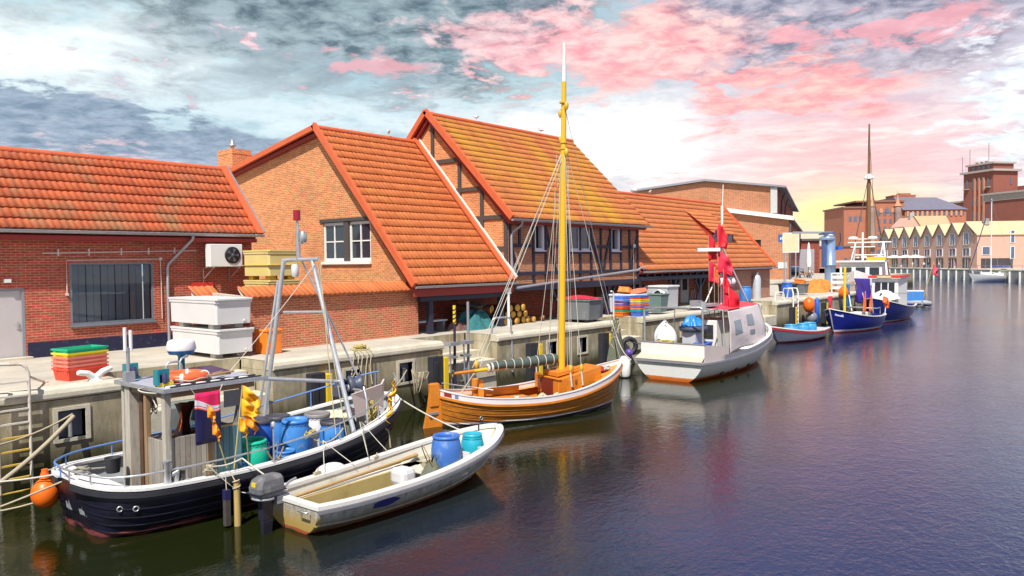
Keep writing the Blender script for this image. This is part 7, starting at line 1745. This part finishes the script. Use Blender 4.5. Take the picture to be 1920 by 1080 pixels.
MB().tube([(8, 0, 1), (8, 0, 12), (8.1, 0, 20.8)], [.24, .2, .09], 10).build('mast', brm, ss)
MB().lathe([(.55, 14.3), (.6, 14.5), (.25, 14.9)], (8, 0, 0), 12).build('mast_top', white_paint, ss)
MB().tube([(7.8, 0, 3.2), (.5, 0, 4.4)], .12, 8).tube([(18, 0, 3.1), (20, 0, 3.6)], .13, 8).build('boom', brm, ss)
rgm = pm('rigging_brown', (.16, .10, .07), .8)
for y in (-2.4, 2.4):
    for x in (6.6, 7.4, 8.4, 9.2): MB().tube([(8, y*.05, 14.2), (x, y, 1.8)], .035, 4).build('shroud', rgm, ss)
    rt_ = MB()
    for k in range(12):
        z = 2.8+k*.85; f_ = (z-1.8)/12.4; rt_.tube([(6.6+1.4*f_, y*(1-.95*f_), z), (9.2-1.2*f_, y*(1-.95*f_), z)], .02, 4)
    rt_.build('ratlines', rgm, ss)
MB().tube([(8.1, 0, 20), (19, 0, 3.4)], .03, 4).build('forestay', rgm, ss); MB().tube([(8.1, 0, 19), (0.5, 0, 2.4)], .03, 4).build('backstay', rgm, ss)
# ================================================================== FAR SIDE OF THE HARBOUR
FA = radians(38.1)          # the far quay runs along this bearing; local x = along it, local y = to its left
def fthing(name, label, cat, d, l, group=None, z=QZ): return thing(name, label, cat, far(d, l, z), FA, group)
fq = fthing('quay_wall', 'far quay wall with pale piles and rail in front of the gabled row houses', 'quay wall', 140, 91.2, z=0)
MB().box(-45, 104.9, -.4, 0, .35, 2.13).box(-45, 104.9, -.4, -.01, -.8, .349).box(104.5, 104.9, .01, 61, -.8, 2.13).build('panel', concretemat('far_concrete', (.48, .46, .42), (.38, .37, .34), algae=False), fq)
MB().box(-45, 105, -.45, .04, 2.14, 2.32).build('coping', cap_conc, fq)
pl_ = MB()
for k in range(0, 46): MB().box(-44+k*3.2, -43.72+k*3.2, .02, .3, -.5, 2.0).build('pile', white_paint, fq)
rl_ = MB().box(-45, 105, -.1, -.04, 3.1, 3.18)
for k in range(50): rl_.box(-44+k*3, -43.93+k*3, -.1, -.04, 2.32, 3.1)
rl_.build('rail', steel, fq)
# row houses: one gabled unit each
rosy = pm('rosy_brick', (.60, .36, .28), .85, 0, .14, 1.2, dirt=.2, dcol=(.46, .25, .19))
cream_roof = pm('cream_roof', (.57, .45, .27), .7, 0, .08, .6)
pane_far = pm('far_pane', (.10, .12, .18), .08, 0, .4, .35, spec=.8)
W6 = 6.35
rh = fthing('row_house', '', 'house', 190.6, 104.5, 'gabled row houses on the far quay')
MB().prism([(0, 0, 0), (W6, 0, 0), (W6, 0, 8.0), (W6/2, 0, 11.2), (0, 0, 8.0)], (0, -14, 0)).build('wall', rosy, rh)
MB().prism([(-.15, .25, 7.95), (W6/2, .25, 11.35), (W6/2, .25, 11.18), (.02, .25, 7.95)], (0, -14.4, 0)).prism([(W6+.15, .25, 7.95), (W6-.02, .25, 7.95), (W6/2, .25, 11.18), (W6/2, .25, 11.35)], (0, -14.4, 0)).build('roof', cream_roof, rh)
MB().beam((0, .3, 7.9), (W6/2, .3, 11.28), .12, .22, (0, 1, 0)).beam((W6, .3, 7.9), (W6/2, .3, 11.28), .12, .22, (0, 1, 0)).build('roof_edge', MATS['dark_roof_edge'], rh)
def fwin(par, x0, x1, z0, z1, y=0.0):
    f = MB().box(x0, x0+.26, y+.01, y+.16, z0, z1).box(x0+.26, x1, y+.01, y+.16, z0-.12, z0).box(x0+.26, x1, y+.01, y+.10, z1, z1+.1).box(x1-.1, x1, y+.01, y+.10, z0, z1).box((x0+x1)/2+.15, (x0+x1)/2+.22, y+.01, y+.09, z0, z1)
    o = f.build('window', white_frame, par)
    MB().box(x0+.26, x1-.1, y+.004, y+.03, z0, z1).build('pane', pane_far, o)
    return o
fwin(rh, 1.9, 4.5, 5.8, 8.6); fwin(rh, 1.5, 4.8, 2.95, 4.9)
do_ = MB().box(1.3, 4.9, .01, .05, .1, 2.5).build('shopfront', pm('shop_dark', (.06, .05, .06), .3, 0, .4, .6), rh)
MB().box(2.4, 2.5, .051, .09, .1, 2.5).box(3.6, 3.7, .051, .09, .1, 2.5).build('mullion', white_frame, do_)
names = ['nearest the yacht', 'second from the corner house', 'third from the corner house', 'fourth from the corner house', 'fifth from the corner house', 'sixth from the corner house', 'seventh from the corner house', 'farthest left, behind the parasols']
rh['label'] = 'pink brick gabled row house '+names[0]
for k in range(1, 8):
    dup(rh, far(190.6+k*W6, 104.5), None, 'pink brick gabled row house '+names[k])
eh = fthing('corner_house', 'long pink brick corner house with a cream roof facing the yacht', 'house', 189.2, 104.5)
MB().box(-.0, 1.37, -60, 0, 0, 8.0).prism([(0.01, 0, 8.0), (1.37, 0, 8.0), (1.37, 0, 8.6)], (0, -60, 0)).build('wall', rosy, eh)
MB().prism([(-.3, .3, 7.9), (-.3, .3, 8.1), (4.8, .3, 11.4), (4.8, .3, 11.2)], (0, -60.5, 0)).build('roof', cream_roof, eh)
def ewin(y0, y1, z0, z1):
    f = MB().box(-.12, -.01, -y0-.2, -y0, z0, z1).box(-.12, -.01, -y1, -y1+.12, z0, z1).box(-.12, -.01, -y1+.12, -y0-.2, z1-.12, z1).box(-.12, -.01, -y1+.12, -y0-.2, z0, z0+.1)
    o = f.build('window', white_frame, eh); MB().box(-.05, -.004, -y1, -y0, z0, z1).build('pane', pane_far, o)
ewin(1.0, 3.0, 3.2, 5.2); ewin(7.6, 8.7, 2.2, 5.2); ewin(7.6, 8.7, 6.0, 9.0); ewin(14, 16, 5.4, 7.4); ewin(16.5, 18.5, 2.6, 4.9)
MB().box(-.05, -.01, -8.3, -.9, .1, 2.4).build('shopfront', MATS['shop_dark'], eh)
MB().lathe([(.7, 0), (.7, 1.3), (.8, 1.4), (.0001, 1.5)], (3.5, -4.0, 10.5), 10).build('chimney', pm('flue_grey', (.4, .38, .38), .6), eh)
# cream roofed house between rows and malthouse
mh = fthing('gabled_house', 'cream roofed pink house rising behind the row houses', 'house', 262, 121.0)
MB().box(0, 10, -13.5, 0, 0, 13.0).prism([(0, 0, 13.01), (0, -13.5, 13.01), (0, -13.2, 16.2), (0, -3.2, 16.2)], (10, 0, 0)).build('wall', rosy, mh)
MB().prism([(-.4, -3.0, 16.4), (-.4, -13.4, 16.4), (-.4, -15.2, 12.6), (-.4, -5.6, 12.6)], (8, 0, .3)).build('roof', cream_roof, mh)
MB().box(.5, 1.6, -3.6, -2.2, 12.0, 17.6).build('chimney', MATS['flue_grey'], mh)

# the malthouse
def facade(par, mat, x, y0, y1, z0, z1, nx, nz, w_, h_, name='window', arch=True):
    """a grid of windows on a wall facing the viewer (local -x side)"""
    for i in range(nx):
        for j in range(nz):
            y = y0+(y1-y0)*(i+.5)/nx; z = z0+(z1-z0)*(j+.5)/nz
            MB().box(x-.05, x-.005, y-w_/2, y+w_/2, z-h_/2, z+h_/2).build(name, pane_far, par)
ml = fthing('malthouse', 'big ornate red brick malthouse with pinnacled turrets and slate roof', 'building', 300, 117.6)
ml.scale = (1.2, 1.2, 1.2)
brick_malt = pm('malt_brick', (.38, .14, .085), .85, 0, .22, .5, dirt=.25, dcol=(.26, .09, .06), dsc=.25)
trim_malt = pm('malt_trim', (.52, .24, .14), .8, 0, .15, 1)
MB().box(3, 20, -7, 0, -.5, 18.2).box(2.2, 20, -18.4, -7.01, -.5, 20.0).build('wall', brick_malt, ml)
MB().box(2.6, 20.5, -7.0, .4, 18.21, 18.7).box(1.8, 20.6, -18.6, -3.3, 20.01, 20.5).build('cornice', pm('malt_cornice', (.24, .12, .09), .8), ml)
facade(ml, 0, 2.2, -8, -17, 3, 17.5, 5, 6, .9, 1.5)
facade(ml, 0, 3.0, -1.2, -6, 13, 16.5, 3, 1, 1.0, 1.7)
for i in range(6):
    y = -7.6-i*1.85; MB().prism([(2.0, y-.55, 16.6), (2.0, y+.55, 16.6), (2.0, y+.55, 17.6), (2.0, y, 18.3), (2.0, y-.55, 17.6)], (.19, 0, 0)).build('arched_panel', pane_far if i % 2 else trim_malt, ml)
for y in (-8.4, -16.3):
    tp = MB().lathe([(1.0, 6), (1.05, 16.5), (1.2, 16.8), (1.0, 18.6)], (1.8, y, 0), 8)
    o = tp.build('turret', pm('turret_grey', (.34, .24, .22), .7), ml)
    MB().lathe([(1.3, 18.6), (.7, 19.4), (.3, 20.8), (.12, 22.4), (.05, 23.4)], (1.8, y, 0), 8).build('spire', trim_malt, o)
MB().box(1.5, 20, -37.4, -18.41, -.5, 17.3).build('hall_wall', brick_malt, ml)
MB().prism([(1.0, -17.6, 17.3), (1.0, -38, 17.3), (7.5, -31, 21.6), (7.5, -17.6, 21.8)], (12, 0, -.02)).build('slate_roof', pm('slate_roof', (.16, .15, .20), .6, 0, .12, .6), ml)
fr2 = MB()
for i in range(12): fr2.box(1.2, 1.49, -19.6-i*1.5, -18.9-i*1.5, 15.4, 16.9)
fr2.build('frieze', trim_malt, ml)
for i in range(12): MB().box(1.40, 1.495, -20.3-i*1.5, -19.75-i*1.5, 15.6, 16.6).build('window', pane_far, ml)
facade(ml, 0, 1.5, -19, -37, 10.8, 13.6, 6, 1, 1.1, 1.7)
MB().box(8, 14, -24.8, -17.9, 18, 22.3).box(8.5, 11, -23.5, -20, 22.3, 23.2).box(7.9, 14.1, -25, -17.8, 22.31, 22.6).build('roof_house', brick_malt, ml)
# tall silo tower
si_ = thing('silo_tower', 'tall dark red brick silo tower with stepped flat top and narrow strip windows', 'building', far(330, 188.6), FA-radians(74.8))
si_.scale = (1.23, 1.23, 1.23)
brick_silo = pm('silo_brick', (.27, .09, .065), .85, 0, .2, .4, dirt=.2, dcol=(.20, .06, .05), dsc=.2)
conc_si = pm('silo_concrete', (.40, .35, .32), .8, 0, .15, .8)
# local frame: x to the right-back, y to the left-back
MB().box(0, 9.9, 0, 12.6, -.5, 31.0).build('tower', brick_silo, si_)
MB().box(-.9, 10.8, -.9, 13.5, 31.01, 31.7).build('cornice', conc_si, si_)
MB().box(.8, 9, .8, 11.6, 31.71, 33.6).build('penthouse', brick_silo, si_)
MB().box(.2, 9.6, .2, 12.2, 33.61, 34.2).build('penthouse_roof', conc_si, si_)
for i in range(3):
    y = 4.4+i*1.9
    MB().box(-.45, -.01, y-.95, y-.45, 0, 29.2).build('pilaster', trim_malt, si_)
    for z0, z1 in ((25, 29.4), (19.6, 23), (13.8, 17.8), (2, 12)): MB().box(-.12, -.004, y-.42, y+.42, z0, z1).build('strip_window', pane_far, si_)
for y in (2.0, 10.9):
    MB().box(-.15, -.004, y-.4, y+.4, 26.2, 28.8).build('window', pane_far, si_)
    MB().box(-1.1, -.003, y-.9, y+.9, 25.6, 25.9).build('balcony', conc_si, si_)
MB().box(6.8, 7.4, -.15, -.004, 26.5, 29).build('window', pane_far, si_)
for y in (2.6, 4.8, 6.6, 9): MB().box(.68, .795, y-.6, y+.6, 32.2, 33.2).build('top_window', pane_far, si_)
MB().box(-6, 30, -24, -2.7, -.5, 20.4).box(9.92, 26, -2.69, 12, -.5, 26.0).build('right_wing', brick_silo, si_)
MB().box(-6.3, 30.3, -24.3, -2.4, 20.41, 22.4).box(-6.9, 30.6, -24.8, -2.0, 22.41, 23.0).build('wing_parapet', conc_si, si_)
MB().box(1.5, 9, 12.62, 20.5, -.5, 21.5).build('left_wing', brick_silo, si_)
MB().box(.6, 9.6, 12.63, 21.5, 21.51, 22.1).build('left_wing_roof', conc_si, si_)
for z, xs in ((34.2, ((1.5, 11.5),)), (31.7, ((-.3, 12.9),))):
    for x, y in xs: MB().tube([(x, y, z), (x, y, z+5.5)], .08, 5).build('mast', MATS['dark_roof_edge'], si_)
MB().tube([(2, 4, 34.2), (2, 4, 41)], .08, 5).build('mast', MATS['dark_roof_edge'], si_)
for y in (6, 8, 10): MB().lathe([(.4, 34.2), (.4, 34.9), (.7, 35.0), (.0001, 35.2)], (3, y, 0), 10).build('roof_vent', MATS['flue_grey'], si_)
MB().box(14, 17, -16, -10, 23.0, 28).build('stair_head', brick_silo, si_)
# low brick sheds near the terrace
lb_ = fthing('low_shed', 'low orange brick shed with dark roof line left of the malthouse', 'building', 235, 82)
MB().box(0, 12, -15.6, 0, -.5, 6.0).build('wall', brick_malt, lb_); MB().box(-.3, 12, -15.8, .3, 6.01, 6.5).build('roof', MATS['dark_roof_edge'], lb_)
for y in (-9.6, -11.2, -12.8): MB().box(-.06, -.005, y-.45, y+.45, 1.6, 2.9).build('window', pane_far, lb_)
lb2 = thing('low_shed', 'grey sided red shed behind the terrace, beside the hall', 'building', (150, 56, QZ), radians(-52))
MB().box(-7, 6, 0, 9, -.5, 6.2).build('wall', brick_tower, lb2); MB().box(-7.3, 6.3, -.4, 9.4, 6.21, 6.6).build('roof', MATS['dark_roof_edge'], lb2)
MB().box(-1, 5, -.08, -.005, 0, 4.6).build('garage_door', pm('garage_grey', (.34, .33, .37), .5, 0, .1, .6), lb2)
# bushy shrub by the terrace
def shrub(name, label, loc, rx, ry_, h, seed, n=900):
    rnd = random.Random(seed); t = thing(name, label, 'shrub', loc)
    tr = MB()
    for k in range(5):
        a = rnd.uniform(0, 6.28); tr.tube([(0, 0, 0), (rx*.3*cos(a), ry_*.3*sin(a), h*.35), (rx*.6*cos(a), ry_*.6*sin(a), h*.7)], [.09, .06, .02], 6)
    tr.build('stem', timber_grey, t)
    cl = [(rnd.uniform(-.6, .6)*rx, rnd.uniform(-.6, .6)*ry_, rnd.uniform(.35, .85)*h, rnd.uniform(.35, .6)) for _ in range(9)]
    lf = MB()
    for k in range(n):
        c = rnd.choice(cl); u = V(rnd.gauss(0, 1), rnd.gauss(0, 1), rnd.gauss(0, 1)).normalized()*rnd.uniform(.5, 1)**.5*c[3]
        p = V(c[0]+u.x*rx, c[1]+u.y*ry_, max(.05, c[2]+u.z*h*.5)); d = V(rnd.gauss(0, 1), rnd.gauss(0, 1), rnd.gauss(0, 1)).normalized(); e = d.orthogonal().normalized(); s_ = rnd.uniform(.10, .2)
        lf.t = rnd.random(); lf.quad(p-d*s_, p+e*s_*.5, p+d*s_, p-e*s_*.5)
    m = MATS.get('leaf')
    if not m:
        m, nt, b = newmat('leaf'); tv = nd(nt, 'ShaderNodeAttribute', attribute_name='tv').outputs['Fac']
        nt.links.new(mix(nt, tv, (.06, .13, .015), (.24, .34, .03)), b.inputs['Base Color']); b.inputs['Roughness'].default_value = .5; MATS['leaf'] = m
    lf.build('foliage', m, t)
shrub('shrub', 'bright green shrub growing by the terrace behind the hall corner', (118.5, 46.5, QZ), 2.6, 2.2, 4.6, 5)

# people: one continuous body each, clothes by height
SKIN = pm('skin', (.60, .34, .24), .6, 0, .06, 4)
def cloth_m(n, c): return pm('cloth_'+n, c, .8, 0, .15, 6)
def person(label, loc, rz, shirt, legs, hair, seated=False, group=None, s=1.0):
    mb = MB().S(); H = 1.72*s
    def limb(P, r): mb.tube(P, r, 8)
    if seated:
        hz = .5
        for y in (-.1, .1):
            mb.M(1); limb([(0, y, hz), (.22, y*1.1, hz+.03), (.42, y*1.2, hz), (.45, y*1.2, hz-.25), (.43, y*1.2, .06), (.55, y*1.25, .03)], [.10, .09, .075, .06, .045, .03])
        lean = .12
    else:
        hz = .86*s
        for y, dx in ((-.09, .08), (.09, -.08)):
            mb.M(1); limb([(0, y, hz), (dx*.4, y, .45*s), (dx, y, .08), (dx+.14, y, .03)], [.10, .07, .045, .03])
        lean = .03
    t0 = hz
    mb.M(0); mb.lathe([(.0001, -.04), (.15, 0), (.145, .16), (.17, .38), (.16, .46), (.06, .53), (.05, .60)], (0, 0, t0), 12, (lean, 0, 1), caps=False, sx=.68, sy=1.05)
    sh = V(lean*.42, 0, t0+.45)
    for sd in (-1, 1):
        mb.M(0); limb([sh+V(0, sd*.17, 0), sh+V(.03, sd*.22, -.25)], [.055, .045])
        mb.M(2); limb([sh+V(.03, sd*.22, -.25), sh+V(.18 if seated else .08, sd*.2, -.44), sh+V(.26 if seated else .1, sd*.18, -.5)], [.04, .035, .03])
    hd = V(lean*.62, 0, t0+.70)
    mb.M(2); mb.ball(hd, .095, 12, 8, 1.2, 1.05, .9); mb.ball(hd+V(.10, 0, -.01), .018, 6, 4)
    mb.M(3); mb.lathe([(.102, 0), (.104, .04), (.085, .09), (.04, .12), (.0001, .125)], hd+V(-.015, 0, .01), 12, caps=False)
    o = mb.build('person', [shirt, legs, SKIN, hair]); o.location = loc; o.rotation_euler = (0, 0, rz)
    return tag(o, label, 'person', group)
C_ = {k: cloth_m(k, c) for k, c in dict(white=(.70, .68, .66), navy=(.03, .04, .12), black=(.03, .03, .035), pink=(.62, .20, .22), red=(.5, .04, .04), blue=(.08, .16, .42), beige=(.5, .4, .28), grey=(.25, .25, .27), jeans=(.08, .11, .22), orange=(.65, .25, .06)).items()}
HR = {'dark': pm('hair_dark', (.03, .02, .015), .6), 'fair': pm('hair_fair', (.34, .22, .09), .6), 'grey': pm('hair_grey', (.4, .39, .38), .6)}
TX = V(116.5, 40.6, QZ)
def bench_table(label, loc, rz):
    t = thing('picnic_table', label, 'table', loc, rz, 'picnic tables on the terrace')
    MB().box(-1.1, 1.1, -.38, .38, .70, .76).build('table_top', pm('table_wood', (.42, .20, .08), .6), t)
    for y in (-.75, .75): MB().box(-1.1, 1.1, y-.14, y+.14, .42, .47).build('bench_seat', MATS['table_wood'], t)
    for x in (-.8, .8): MB().beam((x, -.8, 0), (x, -.2, .70), .08, .06).beam((x, .8, 0), (x, .2, .70), .08, .06).build('leg', pm('table_green', (.02, .18, .08), .5), t)
bench_table('brown picnic table with green legs at the front of the terrace', TX+V(-3.2, -.6, 0), radians(-50))
bench_table('brown picnic table behind the front one on the terrace', TX+V(1.5, 1.5, 0), radians(-50))
ppl = [((-4.2, -.9), 130, 'black', 'jeans', 'dark', 'person in black with dark hair seated at the front picnic table'), ((-3.6, -2.0), 130, 'beige', 'jeans', 'fair', 'fair haired person in beige seated at the front picnic table'), ((-2.4, .7), -50, 'navy', 'black', 'grey', 'grey haired person in navy seated at the front picnic table'),
       ((.4, 1.0), 130, 'blue', 'grey', 'dark', 'person in a blue top seated at the rear picnic table'), ((1.3, .1), 130, 'white', 'jeans', 'fair', 'fair haired person in white seated at the rear picnic table'), ((2.2, 2.6), -50, 'orange', 'jeans', 'dark', 'person in an orange top seated at the rear picnic table')]
for (dx, dy), a, sh_, lg, hr, lab in ppl: person(lab, TX+V(dx, dy, 0), radians(a), C_[sh_], C_[lg], HR[hr], True, 'people seated on the terrace')
bc = thing('beach_chair', 'hooded blue grey chair standing at the hall corner on the terrace', 'chair', (107.5, 39.4, QZ), radians(200))
MB().grid(lambda u, v: (-.6+.9*sin(pi*.55*v), (u-.5)*1.5, .9+1.2*v-.35*v*v), 8, 8).build('hood', pm('hood_blue', (.16, .24, .42), .7), bc, solid=.04)
MB().box(-.6, .5, -.7, .7, .42, .55).box(-.62, -.55, -.7, .7, .55, 1.3).build('seat', C_['black'], bc)
for x in (-.5, .4):
    for y in (-.6, .6): MB().box(x-.04, x+.04, y-.04, y+.04, 0, .42).build('leg', steel, bc)
um = thing('closed_parasol', 'folded white parasol standing on the terrace behind the crane', 'parasol', (122.5, 42.5, QZ))
MB().tube([(0, 0, 0), (0, 0, 5.2)], .05, 8).build('pole', timber_grey, um)
MB().lathe([(.34, 1.5), (.42, 2.2), (.32, 3.6), (.14, 5.0), (.02, 5.3)], (0, 0, 0), 12).build('canopy', pm('parasol_white', (.78, .76, .72), .8), um)
single(MB().box(-.1, .1, -.1, .1, 0, 4.2), 'post', timber_grey, 'dark slim post right of the blue crane', 'post', (128, 36.5, QZ))
# promenade across the water: parasols and people
pr = fthing('parasol', '', 'parasol', 176, 97, 'open white parasols on the far promenade')
MB().tube([(0, 0, 0), (0, 0, 3.2)], .06, 8).build('pole', white_paint, pr)
MB().lathe([(2.6, 2.75), (2.62, 2.85), (.12, 3.5), (.0001, 3.55)], (0, 0, 0), 8).lathe([(2.6, 2.745), (.1, 3.35)], (0, 0, 0), 8, caps=False).build('canopy', MATS['parasol_white'], pr)
pr.location = far(205, 97.6)
for k, (d, l) in enumerate(((211.5, 98.2), (218, 98.0), (226, 97.5), (234, 96.5))): dup(pr, far(d, l), None)
for o in [q for q in bpy.data.objects if q.name.startswith('parasol')]: o['label'] = 'open white parasol in the row on the far promenade'
rnd = random.Random(17)
tops = ['white', 'pink', 'red', 'blue', 'beige', 'black', 'navy', 'orange']
PL = [(199.3, 97.0, 'white', 'navy', 'standing left of the group beneath the row house gables'), (198.2, 97.6, 'black', 'jeans', 'close to a white dressed one on the promenade'), (192.6, 96.0, 'pink', 'grey', 'standing left in the colourful group by the rail'), (191.7, 96.9, 'red', 'navy', 'standing in the middle of the colourful group'), (190.6, 96.3, 'white', 'jeans', 'at the right of the colourful group by the rail'), (186.2, 96.4, 'navy', 'black', 'standing before a dark shopfront by the rail'), (184.9, 97.0, 'pink', 'white', 'beside a navy dressed one before the shopfront'),
      (214, 95.0, 'orange', 'beige', 'in front of the parasols at the rail'), (221, 95.4, 'red', 'black', 'under the second parasol from the left'), (224.5, 94.6, 'beige', 'white', 'leaning near the left parasols'), (206.4, 94.7, 'blue', 'white', 'walking right of the parasols'), (203, 96.0, 'white', 'beige', 'sitting by the promenade rail')]
for k, (d, l, a, b, tx) in enumerate(PL):
    person(f'distant person in a {a} top {tx}', far(d, l), rnd.uniform(0, 6.28), C_[a], C_[b], HR[rnd.choice(('dark', 'fair', 'grey'))], group='people on the far promenade', s=1.08)
bd2 = fthing('notice_board', 'orange and white standing board on the far promenade by the corner house', 'sign', 186.5, 101.5)
MB().box(-.4, .4, -.05, .05, .2, 1.7).build('board', C_['orange'], bd2); MB().box(-.42, .42, -.06, -.051, 1.2, 1.7).build('header', white_paint, bd2)
for x in (-.3, .3): MB().box(x-.04, x+.04, -.05, .05, 0, .2).build('leg', steel, bd2)
# white yacht moored at the far quay
yt = fthing('sailing_yacht', 'white sailing yacht with tall bare mast moored at the far quay', 'boat', 158, 94.8, z=0)
yt.rotation_euler = (0, 0, FA-radians(72)-pi)
stY = stations([(0, 0, 1.2, -.2, 1.15, .3), (3, 3, 1.75, -.5, 1.1, .25), (6, 6, 1.8, -.5, 1.25, .3), (9, 9.4, 1.0, -.3, 1.5, .45), (10.4, 11.8, .03, .1, 1.75, .5)], 26)
yh = hull_mb(stY, 8).build('hull', pm('yacht_white', (.78, .77, .76), .3, 0, .04, 1), yt); deck_mb(stY, 0, 26, .01).build('deck', white_paint, yt)
MB().prism([(2.8, -1.0, 1.1), (8.2, -.6, 1.35), (8.2, .6, 1.35), (2.8, 1.0, 1.1)], (0, 0, .55)).build('coachroof', white_paint, yt, bevel=.06)
pw = MB()
for x in (4, 5.2, 6.4): MB().box(x-.35, x+.35, -.99+.04*x, .99-.04*x, 1.52, 1.7).build('window', glass_dark, yt)
MB().tube([(6.2, 0, 1.2), (6.2, 0, 16.2)], [.11, .08], 10).build('mast', white_paint, yt)
MB().tube([(6.1, 0, 2.9), (1.4, 0, 2.8)], .07, 8).build('boom', white_paint, yt); MB().tube([(6.0, 0, 3.0), (1.6, 0, 2.95)], [.16, .12], 10).build('sail_cover', pm('sail_cover_blue', (.05, .07, .3), .7), yt)
MB().grid(lambda u, v: (1.6+1.5*v, 1.3*cos(pi*u), 1.6+.9*sin(pi*u)*(.7+.3*v)), 10, 4).build('spray_hood', pm('hood_royal', (.06, .16, .5), .7), yt, solid=.02)
MB().tube([(6.2, 0, 16), (11.7, 0, 1.8)], .09, 6).build('furled_genoa', pm('genoa_navy', (.05, .05, .12), .7), yt)
for p in ((.1, 0, 1.2), (6.1, 1.7, 1.3), (6.1, -1.7, 1.3)): MB().tube([(6.2, 0, 15.8 if p[1] == 0 else 13.5), p], .02, 4).build('stay', steel, yt)
MB().tube([(6.2, -1.1, 8.5), (6.2, 1.1, 8.5)], .035, 6).build('spreader', white_paint, yt)
yr = MB().tube([(11.6, 0, 2.4), (9.6, -.95, 2.15), (6, -1.75, 1.9), (1, -1.4, 1.8)], .025, 4).tube([(11.6, 0, 2.4), (9.6, .95, 2.15), (6, 1.75, 1.9), (1, 1.4, 1.8)], .025, 4).build('guard_rail', steel, yt)
# gulls on the ridges
gm = MB().S()
gm.lathe([(.0001, -.17), (.05, -.1), (.075, 0), (.06, .1), (.03, .16), (.0001, .2)], (0, 0, .14), 10, (1, 0, .15), caps=False)
gm.ball((.17, 0, .22), .042, 8, 6); gm.M(1).tube([(.2, 0, .22), (.26, 0, .21)], [.012, .003], 5); gm.tube([(0, .02, .08), (0, .02, 0)], .008, 4).tube([(0, -.02, .08), (0, -.02, 0)], .008, 4)
gm.M(2).lathe([(.0001, -.26), (.04, -.15), (.07, 0), (.0001, .06)], (-.02, 0, .165), 8, (1, 0, .1), caps=False, sx=.6)
gl_ = [gm.build('gull', [pm('gull_white', (.78, .78, .78), .7), pm('beak_yellow', (.7, .4, .03), .5), pm('gull_grey', (.35, .37, .4), .7)])]
gp_ = [((40.6, 26.0, 9.24), 0, 'white gull perched left of the others on the low store ridge'), ((43.4, 26.0, 9.24), 2, 'middle gull perched on the low store ridge before the hall'), ((45.3, 26.0, 9.24), 4, 'gull perched right of the others on the low store ridge'), ((24.2, 27.5, 10.80), 1, 'gull perched on the gabled house ridge'), ((29.3, 26.7, 12.05), 1.5, 'gull perched near the left end of the timbered house ridge'), ((34.6, 26.7, 12.05), 3, 'gull perched near the right end of the timbered house ridge')]
for k, (loc, rz, lab) in enumerate(gp_):
    o = gl_[0] if k == 0 else gl_[0].copy()
    if k: COL.objects.link(o)
    o.location = loc; o.rotation_euler = (0, 0, rz); tag(o, lab, 'gull', 'gulls on the roof ridges')
# bicycle leaning at the porch post
bi = thing('bicycle', 'dark bicycle leaning at the porch of the tiled store', 'bicycle', (44.6, 22.6, QZ), radians(10))
for x in (-.52, .52): MB().torus((x, 0, .34), .32, .025, 24, 6, (0, 1, 0)).build('wheel', black_rubber, bi)
MB().tube([(-.52, 0, .34), (-.1, 0, .32), (.35, 0, .8), (-.2, 0, .82), (-.1, 0, .32)], .02, 6).tube([(-.52, 0, .34), (-.2, 0, .82), (-.23, 0, .95)], .018, 6).tube([(.52, 0, .34), (.36, 0, .85), (.33, 0, 1.0)], .018, 6).build('frame', steel_grey, bi)
MB().ball((-.25, 0, .98), .1, 8, 6, .4, 1.4).build('saddle', black_rubber, bi); MB().tube([(.25, -.25, 1.02), (.33, 0, 1.02), (.25, .25, 1.02)], .015, 6).build('handlebar', steel, bi)
